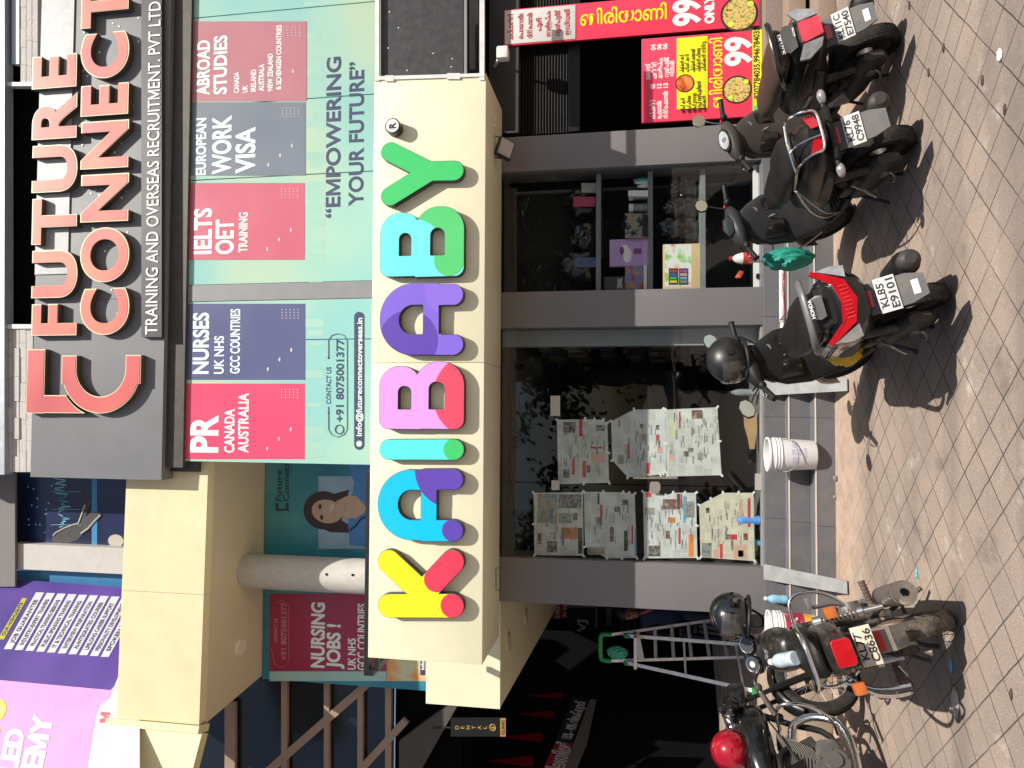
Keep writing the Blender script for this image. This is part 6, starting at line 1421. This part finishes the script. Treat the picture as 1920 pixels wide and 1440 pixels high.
# ---------------------------------------------------------------- motorcycles
def motorbike(label, loc, head, lean, o):
    t = thing('motorcycle', label, 'motorcycle', loc, (R(-lean), 0, R(90+head)), 'parked motorcycles', o.get('scale', .93))
    dusty = o['dusty']; r = .305; wb = 1.26; mt = o['paint']; steer = R(o.get('steer', 0))
    wheel(t, 0, r, .098, spokes=True, dusty=dusty)
    piv = MX.Translation((1.05, 0, 0)) @ MX.Rotation(steer, 4, 'Z') @ MX.Translation((-1.05, 0, 0))
    def fob(name, b, m, par=t):
        for v in b.bm.verts:
            if v.co.z > .85: v.co.z -= .045
            v.co = piv @ v.co
        return ob(name, b, m, par, ang=60)
    fw = wheel(t, 0, .30, .085, spokes=True, dusty=False); fw.matrix_local = piv @ MX.Translation((wb, 0, 0))
    # frame, engine
    m_mblk, m_plas, m_engd = (mat('matt_black_dusty', (.022, .018, .015), .6, dust=.45), mat('plastic_dusty', (.026, .022, .019), .65, dust=.4), mat('engine_dusty', (.10, .075, .055), .7, .3, dust=.5)) if dusty else (MATS['matt_black'], MATS['dark_plastic'], MATS['engine_dark'])
    b = B(); b.tube(smoothpath([(1.02, 0, .84), (.90, 0, .55), (.80, 0, .30), (.45, 0, .22), (.2, 0, .30)], 4), .022, 8); b.tube([(1.02, 0, .84), (.3, 0, .70), (-.2, 0, .66)], .024, 8)
    for s in (1, -1): b.tube([(.25, s*.09, .33), (-.02, s*.10, .305)], .020, 8); b.tube([(.25, s*.08, .35), (.1, s*.10, .66), (-.35, s*.10, .70)], .014, 8)
    ob('frame', b, m_mblk, t)
    b = B()
    b.loft([ring(x, z, w, h, 3.2, 18) for x, z, w, h in ((.34, .34, .09, .08), (.42, .335, .13, .11), (.62, .335, .13, .115), (.72, .34, .10, .08))])
    b.loft([[V((x, y, z)) for x, z in [(.52+.10*math.cos(a), .335+.10*math.sin(a)) for a in [2*math.pi*i/24 for i in range(24)]]] for y in (-.125, -.165)])
    b.loft([[V((x, y, z)) for x, z in [(.53+.055*math.cos(a), .335+.055*math.sin(a)) for a in [2*math.pi*i/20 for i in range(20)]]] for y in (-.165, -.180)])
    for k in range(5): b.cyl((.52+.085*math.cos(k*1.26), -.165, .335+.085*math.sin(k*1.26)), (.52+.085*math.cos(k*1.26), -.172, .335+.085*math.sin(k*1.26)), .008, 8)
    en = ob('engine', b, m_alu, t)
    b = B()
    for k in range(11):
        f = k/10; c = V((.60+.11*f, 0, .42+.20*f)); T = MX.Translation(c) @ MX.Rotation(R(-28), 4, 'Y'); b.box(-.075, .075, -.105, .105, -.0035, .0035, .003, T)
    ob('cooling_fins', b, mat('fin_metal', (.22, .21, .19), .5, .6, dust=.3), en)
    b = B(); T = MX.Translation((.655, 0, .52)) @ MX.Rotation(R(-28), 4, 'Y'); b.box(-.055, .055, -.08, .08, -.13, .15, .012, T); ob('cylinder', b, m_engd, en)
    # exhaust on the right
    ob('exhaust_pipe', B().tube(smoothpath([(.76, -.03, .56), (.86, -.06, .52), (.885, -.10, .38), (.80, -.14, .24), (.6, -.155, .20), (.35, -.16, .215), (.25, -.165, .225)], 6), .023 if not o.get('chrome') else .027, 14), m_chrome if o.get('chrome') else m_steel, t)
    mf = ob('silencer', B().tube(smoothpath([(.30, -.165, .222), (.22, -.17, .23), (.05, -.178, .25), (-.38, -.19, .315), (-.42, -.192, .32)], 4), [.028, .034, .042, .048, .054]+[.058]*3+[.060]*7+[.062, .05], 20), o['silencer'], t)
    c = V((-.423, -.192, .32)); b = B(); b.cyl(c, c+V((-.004, 0, .001)), .022, 16); ob('outlet', b, m_void, mf)
    b = B(); b.lathe([(.0625, -.008), (.064, 0), (.0625, .008)], MX.Translation((-.37, -.189, .313)) @ V((-1, -.03, .16)).to_track_quat('Z', 'Y').to_matrix().to_4x4(), 20, caps=False); ob('silencer_ring', b, m_guard, mf)
    # swing arm, shocks, chain case
    ob('chain_case', B().loft([ring(x, z, .022, h, 3.5, 14, .105) for x, z, h in ((-.11, .30, .035), (-.08, .30, .06), (.2, .31, .05), (.34, .32, .06), (.38, .32, .03))]), m_plas, t)
    for s in (1, -1):
        a, e = V((.0, s*.135, .31)), V((.13, s*.135, .67)); d = e-a; b = B()
        b.tube([a, a+d*.45], .016, 10); b.tube([a+d*.40, e], .011, 10); b.tube([a+d*.28, a+d*.36], .028, 14); b.tube([a+d*.88, e], .030, 14)
        sk_ = ob('shock_absorber', b, m_guard, t)
        u = d.orthogonal().normalized(); w_ = d.normalized().cross(u); b = B()
        b.tube([a+d*(.36+.52*i/84)+(u*math.cos(i*.62)+w_*math.sin(i*.62))*.026 for i in range(85)], .0048, 6); ob('spring', b, mat('spring_steel', (.24, .20, .16), .45, .6, dust=.3), sk_)
    # rear fender with flap
    b = B(); rings = []
    for k in range(10):
        a = R(40+k*12.5); rr = r+.035; x, z = math.cos(a)*rr, r+math.sin(a)*rr
        rings.append([V((x*kk, y, r+(z-r)*kk)) for y, kk in ((-.062, .97), (-.056, 1.05), (0, 1.09), (.056, 1.05), (.062, .97), (.05, 1.02), (0, 1.05), (-.05, 1.02))])
    b.loft(rings); ob('rear_fender', b, o['fender'], t)
    F = Face(-.345, .55, .20)
    b = B(); fpoly(b, F, [(.060, .60), (.060, .44), (-.060, .44), (-.060, .60)], .012); mud = ob('rear_flap', b, o['fender'], t)
    b = B(); fpoly(b, F, [(.060, .438), (.050, .375), (-.050, .375), (-.060, .438)], .010); ob('flap_tip', b, m_plas, mud)
    b = B(); fpoly(b, F, [(.016, .55), (.016, .455), (-.016, .455), (-.016, .55)], .006, .012) if 0 else fpoly(b, F, [(.045, .515), (.045, .488), (-.045, .488), (-.045, .515)], .006, .012); ob('reflector', b, m_refl, mud)
    # seat, tail, tank, side panels
    ob('seat', B().loft([ring(x, z, w, h, 2.6, 24) for x, z, w, h in ((-.40, .815, .05, .02), (-.36, .815, .105, .045), (-.1, .795, .13, .055), (.15, .765, .135, .055), (.4, .745, .11, .055), (.52, .76, .07, .05), (.56, .775, .03, .03))]), m_seat, t, ang=60)
    ob('tail_cowl', B().loft([ring(x, z, w, h, 3, 22) for x, z, w, h in ((-.475, .735, .085, .045), (-.43, .73, .105, .065), (-.2, .70, .13, .075), (.1, .65, .135, .09), (.35, .60, .12, .09), (.42, .58, .08, .06))]), mt, t, ang=50)
    ob('fuel_tank', B().loft([ring(x, z, w, h, 2.5, 26) for x, z, w, h in ((.46, .76, .07, .05), (.5, .77, .10, .08), (.62, .78, .13, .105), (.78, .79, .14, .11), (.92, .795, .12, .10), (1.0, .79, .08, .07), (1.03, .78, .04, .04))]), mt, t, ang=60)
    b = B(); b.cyl((.72, 0, .885), (.72, 0, .905), .035, 20); ob('filler_cap', b, m_chrome, t)
    # tail lamp, plate, indicators, grab rail
    F2 = Face(-.475, .72, .25, 1.0)
    b = B(); fpoly(b, F2, [(.058, .765), (.066, .75), (.066, .685), (.05, .672), (-.05, .672), (-.066, .685), (-.066, .75), (-.058, .765)], .035); ob('tail_lamp', b, m_redl, t, bev=.006)
    if o.get('num'): plate(t, Face(-.395, .60, .30)(0, .585, .03), face_T(17), *o['num'], m=m_platec if dusty else None, sz=(.19, .095))
    for s in (1, -1):
        b = B(); b.cyl((-.36, s*.09, .685), (-.36, s*.16, .685), .008); st_ = ob('indicator_stalk', b, m_mblk, t); ob('indicator', B().cbox((-.365, s*.185, .685), (.055, .06, .058), .012), m_amber, st_)
    pts = [(.02, .135, .80), (-.18, .16, .845), (-.36, .15, .88), (-.46, .09, .885), (-.475, 0, .885)]
    ob('grab_rail', B().tube(smoothpath(pts+[(x, -y, z) for x, y, z in reversed(pts[:-1])], 5), .0125, 10), m_chrome, t)
    # foot pegs, stands, crash guard
    for s in (1, -1):
        b = B(); b.cyl((.12, s*.15, .33), (.12, s*.29, .335), .018, 10)
        for k in range(6): b.cyl((.12, s*(.18+k*.02), .334), (.12, s*(.186+k*.02), .334), .023, 10)
        ob('foot_peg', b, mat('peg_rubber', (.10, .06, .045), .8, dust=.4), t)
    b = B()
    for s in (1, -1): b.tube(smoothpath([(.3, s*.07, .24), (.24, s*.12, .12), (.18, s*.17, .012)], 4), .013, 8)
    b.tube([(.25, -.11, .13), (.25, .11, .13)], .011, 8); b.tube(smoothpath([(.42, .12, .24), (.36, .2, .12), (.32, .27, .012)], 4), .011, 8); ob('stand', b, m_mblk, t)
    gp = [(.86, 0, .62), (.865, .14, .635), (.86, .26, .61), (.85, .30, .53), (.84, .27, .40), (.82, .17, .29), (.80, .03, .25)]
    for s in (1, -1): ob('crash_guard', B().tube(smoothpath([(x, s*y, z) for x, y, z in gp], 6), .0125, 10), m_chrome if not o.get('blackguard') else m_guard, t)
    if o.get('saree'):
        b = B(); b.tube(smoothpath([(-.30, .15, .72), (-.33, .24, .60), (-.28, .27, .45), (-.12, .26, .36), (.1, .19, .33)], 6), .010, 8); b.tube(smoothpath([(.12, .15, .62), (.0, .25, .52), (-.12, .26, .36)], 5), .008, 8); ob('side_guard', b, m_chrome, t)
    # front: fork, fender, lamp, bars, dials
    b = B()
    low = MX.Translation((0, 0, -.045))
    for s in (1, -1): b.tube([(wb, s*.075, .30), (1.14, s*.075, .60)], .026, 12); b.tube([(1.14, s*.075, .60), (1.02, s*.075, .92)], .017, 12)
    b.cbox((1.035, 0, .88), (.07, .19, .03), .008); fob('front_fork', b, m_mblk)
    b = B(); rings = []
    for k in range(11):
        a = R(25+k*13); rings.append([V((wb-math.cos(a)*.30*kk, y, .30+math.sin(a)*.30*kk)) for y, kk in ((-.06, 1.03), (-.05, 1.12), (0, 1.15), (.05, 1.12), (.06, 1.03), (.045, 1.08), (0, 1.11), (-.045, 1.08))])
    b.loft(rings); fob('front_fender', b, mt)
    b = B(); b.loft([ring(x, .905, w, h, 2.6, 22) for x, w, h in ((1.19, .085, .08), (1.17, .10, .095), (1.10, .11, .105), (1.02, .105, .085), (.985, .09, .05))]); fob('headlamp', b, mt)
    b = B(); T = MX.Translation((1.0, 0, .975)) @ MX.Rotation(R(-48), 4, 'Y'); b.loft([[T @ V((.075*math.cos(a)*k, .135*math.sin(a)*k, z)) for a in [2*math.pi*i/24 for i in range(24)]] for z, k in ((-.06, .8), (-.02, 1.0), (.004, 1.0), (.008, .94))]); fob('instrument_panel', b, m_blk)
    hb_ = fob('handlebar', B().tube(smoothpath([(.80, .36, 1.0), (.86, .24, 1.03), (.93, .16, 1.035), (.985, .09, .965), (.99, 0, .955), (.985, -.09, .965), (.93, -.16, 1.035), (.86, -.24, 1.03), (.80, -.36, 1.0)], 5), .0125, 10), m_chrome)
    for s in (1, -1):
        b = B(); b.tube([(.865, s*.235, 1.03), (.795, s*.37, .997)], .0185, 12); b.ell((.885, s*.20, 1.035), (.03, .03, .028), 12, 8); b.tube(smoothpath([(.91, s*.20, 1.03), (.93, s*.27, 1.02), (.88, s*.36, 1.0)], 4), .006, 6); fob('hand_grip', b, m_plas, hb_)
        T = MX.Translation((.985, s*.062, 1.0)) @ MX.Rotation(R(-48), 4, 'Y')
        b = B(); b.lathe([(.046, -.05), (.056, -.02), (.058, .004), (.050, .010)], T, 26); dl_ = fob('dial_pod', b, m_blk); b = B(); b.lathe([(.047, .0105), (.047, .012)], T, 26); fob('dial_face', b, mat('dial_dark', (.05, .055, .06), .15, var=.4, vs=50, coat=.8), dl_)
        b = B(); b.lathe([(.047, .0115), (.051, .0135), (.053, .010)], T, 26, caps=False); fob('dial_ring', b, m_chrome, dl_)
        if s == 1:
            b = B(); b.lathe([(.019, .0122), (.019, .0135)], T, 16); fob('dial_mark', b, m_white, dl_)
    b = B(); b.tube(smoothpath([(.47, -.18, .40), (.44, -.20, .47), (.40, -.205, .56), (.385, -.215, .60)], 4), .012, 8); b.cbox((.385, -.235, .605), (.035, .07, .03), .006); ob('kick_start', b, m_steel, t)
    for s in (1, -1):
        b = B(); b.loft([[V((x, s*yy, z)) for x, z in q] for q, yy in (([(.10, .66), (.40, .66), (.44, .50), (.30, .42), (.12, .50)], .09), ([(.13, .645), (.38, .645), (.41, .51), (.29, .445), (.15, .51)], .135))]); ob('side_panel', b, mt, t, bev=.012)
    b = B(); b.tube([(.38, -.15, .26), (.10, -.145, .27), (-.06, -.12, .24)], .006, 6); b.cbox((.40, -.17, .27), (.09, .03, .018), .004); ob('brake_rod', b, m_steel, t)
    b = B(); b.tube(smoothpath([(.9, .04, .72), (.7, .10, .66), (.5, .12, .60), (.3, .11, .62)], 5), .007, 6); b.tube(smoothpath([(.92, -.04, .70), (.74, -.11, .63), (.58, -.10, .56)], 5), .006, 6); ob('wiring', b, m_plas, t)
    ob('horn', B().lathe([(.01, -.03), (.045, -.02), (.048, 0), (.03, .008)], MX.Translation((1.02, .09, .62)) @ MX.Rotation(R(90), 4, 'Y'), 18), m_mblk, t)
    b = B(); b.tube(smoothpath([(.70, .05, .30), (.74, .11, .25), (.66, .14, .22), (.56, .15, .20)], 4), .007, 6); ob('gear_lever', b, m_steel, t)
    b = B(); b.tube(smoothpath([(.66, -.09, .60), (.58, -.12, .66), (.45, -.10, .66)], 5), .02, 10); ob('carburettor_hose', b, m_plas, t)
    b = B(); b.tube(smoothpath([(.90, .18, .99), (1.04, .10, .95), (1.10, .02, .80)], 5), .006, 6); b.tube(smoothpath([(.90, -.18, .99), (1.06, -.10, .97), (1.12, -.02, .78)], 5), .006, 6); ob('cables', b, m_plas, t)
    if o.get('mirrors'):
        mirror_head(t, (.90, -.20, 1.04), (.90, -.28, 1.17), (.014, .062, .045), True, 0, m_chrome)
    return t
M1 = motorbike('dusty black motorcycle with red square tail lamp, water bottle on its seat, plate KL77 C8636', (-1.06, 3.97, 0), 17, 17,
               dict(dusty=True, paint=mat('gloss_black_dusty', (.009, .0085, .0085), .3, coat=.4, dust=.12, vs=5), fender=mat('fender_dusty', (.20, .17, .15), .5, .3, dust=.5), silencer=mat('silencer_dusty', (.16, .14, .12), .5, .5, dust=.4), num=('KL77', 'C8636'), saree=True))
M2 = motorbike('black motorcycle with spoked front wheel and chrome pipes, red helmet on its tank', (-2.58, 4.42, 0), -33, 9,
               dict(dusty=False, paint=m_blk, fender=m_blk, silencer=mat('silencer_grey', (.24, .22, .20), .4, .7, dust=.3), scale=.97, chrome=True, steer=0, mirrors=False))
# ================================================================ helmets
def helmet(label, c, rz, pitch, shell, visor, r=.145, strap=True):
    t = thing('helmet', label, 'helmet', c, (0, R(pitch), R(rz)), 'helmets left on the two wheelers')
    b = B(); b.ell((0, 0, 0), (r*1.08, r*.95, r*1.0), 36, 24, zmin=-.72)
    for v in b.bm.verts:
        if v.co.z < 0: v.co.x += .12*v.co.z*(-1); v.co.y *= 1-.10*(v.co.z/r)**2
        if v.co.x > .3*r and v.co.z < -.1*r: v.co.x *= 1.06
    ob('shell', b, shell, t)
    b = B(); rings = []
    for k in range(9):
        a = R(-62+k*15.5); rings.append([V((r*kk*1.10*math.cos(a)*math.cos(e)+.008, r*kk*.98*math.sin(a)*math.cos(e), r*kk*math.sin(e))) for e, kk in ((R(-32), 1.015), (R(-15), 1.03), (R(2), 1.035), (R(20), 1.03), (R(28), 1.012), (R(20), 1.0), (R(0), 1.0), (R(-20), 1.0))])
    b.loft(rings); ob('visor', b, visor, t)
    for s in (1, -1): ob('visor_hinge', B().cyl((.02, s*r*.95, .012), (.02, s*r*1.02, .012), .020, 16), m_plas, t)
    b = B(); b.tube([(r*.95*math.cos(a)+.0, r*.80*math.sin(a), -r*.70) for a in [2*math.pi*i/28 for i in range(28)]], .012, 8, True); ob('rim_edge', b, m_plas, t)
    if strap: ob('strap', B().tube(smoothpath([(.0, .09, -.09), (.02, .06, -.17), (.04, .0, -.19), (.03, -.05, -.17), (.0, -.09, -.09)], 5), .009, 6, flat=.4), m_plas, t)
    return t
m_vis = mat('visor_smoke', (.035, .033, .030), .12, coat=1, dust=.15)
def aim(Yw, x, y): return YP(Yw)(x, y)
helmet('matt black helmet with smoky visor on the handlebar of the V lamp scooter', aim(in_world(S3, (.96, 0, 1.1)).y, 1366, 674), 205, 8, mat('helmet_matt', (.014, .014, .015), .36, dust=.03), m_vis, .142, False)
helmet('glossy black helmet with dangling strap on the dusty motorcycle', aim(in_world(M1, (.93, -.25, 1.1)).y, 1372, 1152), 230, -6, mat('helmet_black', (.008, .009, .011), .12, coat=1), m_vis, .140)
helmet('shiny red helmet on the motorcycle at the photo edge', aim(in_world(M2, (.72, -.02, 1.1)).y, 1372, 1408), 120, 0, mat('helmet_red', (.42, .006, .022), .14, coat=1, metal=.3), m_vis, .142, False)
# ================================================================ things carried by the two wheelers
p = in_world(M1, (.12, .02, .835)); bt = bottle('water_bottle', 'clear water bottle lying on the seat of the dusty motorcycle', p, .25, .038, mat('water_clear', (.42, .50, .56), .12, var=.5, vs=30), m_white)
d = (in_world(M1, (.3, .03, 1.0))-in_world(M1, (-.02, .02, .868))).normalized(); bt.rotation_euler = d.to_track_quat('Z', 'Y').to_euler()
tag(ob('green_cloth', crumple(in_world(S2, (1.02, .33, .62)), .13, 0, 11, (.55, .75, 1.2)), m_teal2), 'bright green cloth hanging from the leg guard of the luggage rail scooter', 'cloth')
tag(ob('green_cloth', crumple(in_world(S2, (1.06, -.12, .66)), .09, 0, 12, (.5, .7, 1.1)), m_teal2), 'corner of green cloth showing behind the luggage rail scooter seat', 'cloth')
tag(ob('yellow_bag', crumple(in_world(S3, (.60, .12, .42)), .14, 0, 4, (.5, 1.0, .62)), m_yellow), 'bright yellow bag on the floor board of the V lamp scooter', 'bag')
b = B(); b.cbox((0, 0, 0), (.10, .018, .03), .006); b.cbox((.03, .02, .012), (.12, .016, .022), .006); lv = ob('red_lever_guard', b, mat('orange_grip', (.62, .10, .04), .4)); lv.location = in_world(S2, (.99, .37, .99)); lv.rotation_euler = (R(20), R(20), R(60)); tag(lv, 'orange red clip on the left brake lever of the luggage rail scooter', 'clip')
# ================================================================ person in dark clothes in the dim arcade

PJ = [((0, 0, .52), .13, .10), ((0, .02, .74), .135, .10), ((0, .05, .98), .15, .09), ((0, .06, 1.06), .05, .05), ((0, .03, 1.13), .055, .06), ((0, .01, 1.21), .085, .095), ((0, .01, 1.29), .07, .085),
      ((-.19, .05, .99), .06, .06), ((-.24, -.06, .75), .045, .045), ((-.20, -.28, .68), .036, .036), ((-.17, -.36, .69), .03, .022), ((-.15, -.43, .69), .016, .012),
      ((.19, .05, .99), .06, .06), ((.25, -.05, .76), .045, .045), ((.15, -.20, .92), .036, .036), ((.10, -.22, 1.01), .03, .022), ((.07, -.22, 1.08), .016, .012),
      ((-.10, -.02, .50), .09, .085), ((-.13, -.42, .50), .07, .07), ((-.13, -.40, .10), .045, .05), ((-.13, -.44, .045), .04, .035), ((-.14, -.58, .035), .035, .025),
      ((.10, -.02, .50), .09, .085), ((.14, -.42, .50), .07, .07), ((.14, -.38, .10), .045, .05), ((.14, -.42, .045), .04, .035), ((.15, -.56, .035), .035, .025)]
PE_ = [(0, 1), (1, 2), (2, 3), (3, 4), (4, 5), (5, 6), (2, 7), (7, 8), (8, 9), (9, 10), (10, 11), (2, 12), (12, 13), (13, 14), (14, 15), (15, 16), (0, 17), (17, 18), (18, 19), (19, 20), (20, 21), (0, 22), (22, 23), (23, 24), (24, 25), (25, 26)]
def skin_figure(name, label, joints, edges, base, m, cat='person'):
    me = bpy.data.meshes.new(name); me.from_pydata([j[0] for j in joints], edges, []); o = bpy.data.objects.new(name, me); COL.objects.link(o)
    o.location = base; s_ = o.modifiers.new('skin', 'SKIN'); s_.use_smooth_shade = True
    for v, j in zip(me.skin_vertices[0].data, joints): v.radius = (j[1], j[2] if len(j) > 2 else j[1])
    me.skin_vertices[0].data[0].use_root = True
    q = o.modifiers.new('sub', 'SUBSURF'); q.levels = q.render_levels = 2; me.materials.append(m); tag(o, label, cat); return o

pb = YP(9.4)(1345, 1160); pb.z = .422
pg = skin_figure('person', 'seated person in dark blue shirt and trousers in the dim arcade behind the ladder', PJ, PE_, pb, mat('skin_brown', (.30, .13, .075), .6))
dg = bpy.context.evaluated_depsgraph_get(); dg.update(); me2 = bpy.data.meshes.new_from_object(pg.evaluated_get(dg)); old = pg.data
for k in list(pg.modifiers): pg.modifiers.remove(k)
pg.data = me2; me2.materials.clear()
for mm_ in (mat('skin_brown'), mat('shirt_navy', (.012, .020, .055), .8), mat('trouser_blue', (.02, .035, .07), .8), mat('sandal', (.03, .02, .015), .7)): me2.materials.append(mm_)
ji = [1, 1, 1, 0, 0, 0, 0, 1, 1, 0, 0, 0, 1, 1, 0, 0, 0, 2, 2, 2, 3, 3, 2, 2, 2, 3, 3]
for f in me2.polygons:
    c = f.center; k = min(range(len(PJ)), key=lambda q: (V(PJ[q][0])-c).length-PJ[q][1]*.6); f.material_index = ji[k]; f.use_smooth = True
b = B(); b.ell((0, .02, 1.265), (.094, .108, .10), 20, 12, zmin=-.1); hr = ob('hair', b, mat('hair_black', (.01, .009, .008), .5), pg)
b = B(); b.ell((0, -.098, 1.205), (.014, .02, .022), 10, 8); b.ell((.032, -.085, 1.235), (.012, .006, .008), 8, 6); b.ell((-.032, -.085, 1.235), (.012, .006, .008), 8, 6); ob('face_features', b, mat('skin_dark', (.16, .07, .04), .6), pg)
st_ = place('stool', 'low dark stool under the seated person in the arcade', 'stool', pb); bq = B(); bq.cbox(pb+V((0, .02, .385)), (.36, .34, .05), .01); ob('seat', bq, m_black, st_)
for sx in (-1, 1):
    for sy in (-1, 1): ob('leg', B().cyl(pb+V((sx*.14, .02+sy*.13, 0)), pb+V((sx*.12, .02+sy*.11, .37)), .016, 8), m_black, st_)
# ================================================================ the far side of the street, behind the photographer (seen in the glass)
ow = place('street_building', 'plain pale building on the far side of the street, mirrored in the shop glass', 'building', (3, -19, 0))
ob('wall', B().box(1, 20, -21, -19, 0, 7.5), mat('far_wall', (.10, .095, .085), .8), ow)
for k in range(6):
    for j in range(2): ob('window', B().box(2.2+k*2.9, 3.8+k*2.9, -19.02, -18.98, 1.2+j*3.6, 3.2+j*3.6), m_void, ow)
m_fol = mat('foliage', (.035, .055, .018), .7, var=.5, vs=2); m_bark = mat('bark', (.06, .045, .035), .9)
for k, (x, y, hh, lab) in enumerate(((-9, -14, 7.6, 'left tree across the street, mirrored in the glass'), (-6.2, -16.5, 8.0, 'tall middle tree across the street, mirrored in the glass'), (1.5, -14, 7.2, 'right tree across the street, mirrored in the glass'), (7, -15, 8, 'far right tree across the street, mirrored in the glass'))):
    t = thing('street_tree', lab, 'tree', (x, y, 0)); rnd = random.Random(k)
    bq = B(); bq.tube([(0, 0, 0), (.1, .05, hh*.3), (.0, .1, hh*.55)], [.22, .16, .1], 10)
    for a in range(5): bq.tube([(.05, .05, hh*.3), (1.2*math.cos(a*1.26), 1.2*math.sin(a*1.26), hh*.62)], [.09, .03], 6)
    ob('trunk', bq, m_bark, t); bq = B()
    cl = [(rnd.gauss(0, 1.25), rnd.gauss(0, 1.25), hh*.66+rnd.gauss(0, hh*.13)) for _ in range(16)]
    for _ in range(1700):
        c = V(rnd.choice(cl))+V((rnd.gauss(0, .42), rnd.gauss(0, .42), rnd.gauss(0, .34))); n = V((rnd.gauss(0, 1), rnd.gauss(0, 1), rnd.gauss(0, 1))).normalized(); u = n.orthogonal().normalized()*.14; w_ = n.cross(u).normalized()*.08
        bq._new([c+u, c+w_, c-u, c-w_], [(0, 1, 2, 3)])
    ob('crown', bq, m_fol, t, flat=True)
for k in list(bpy.data.meshes):
    if not k.users: bpy.data.meshes.remove(k)
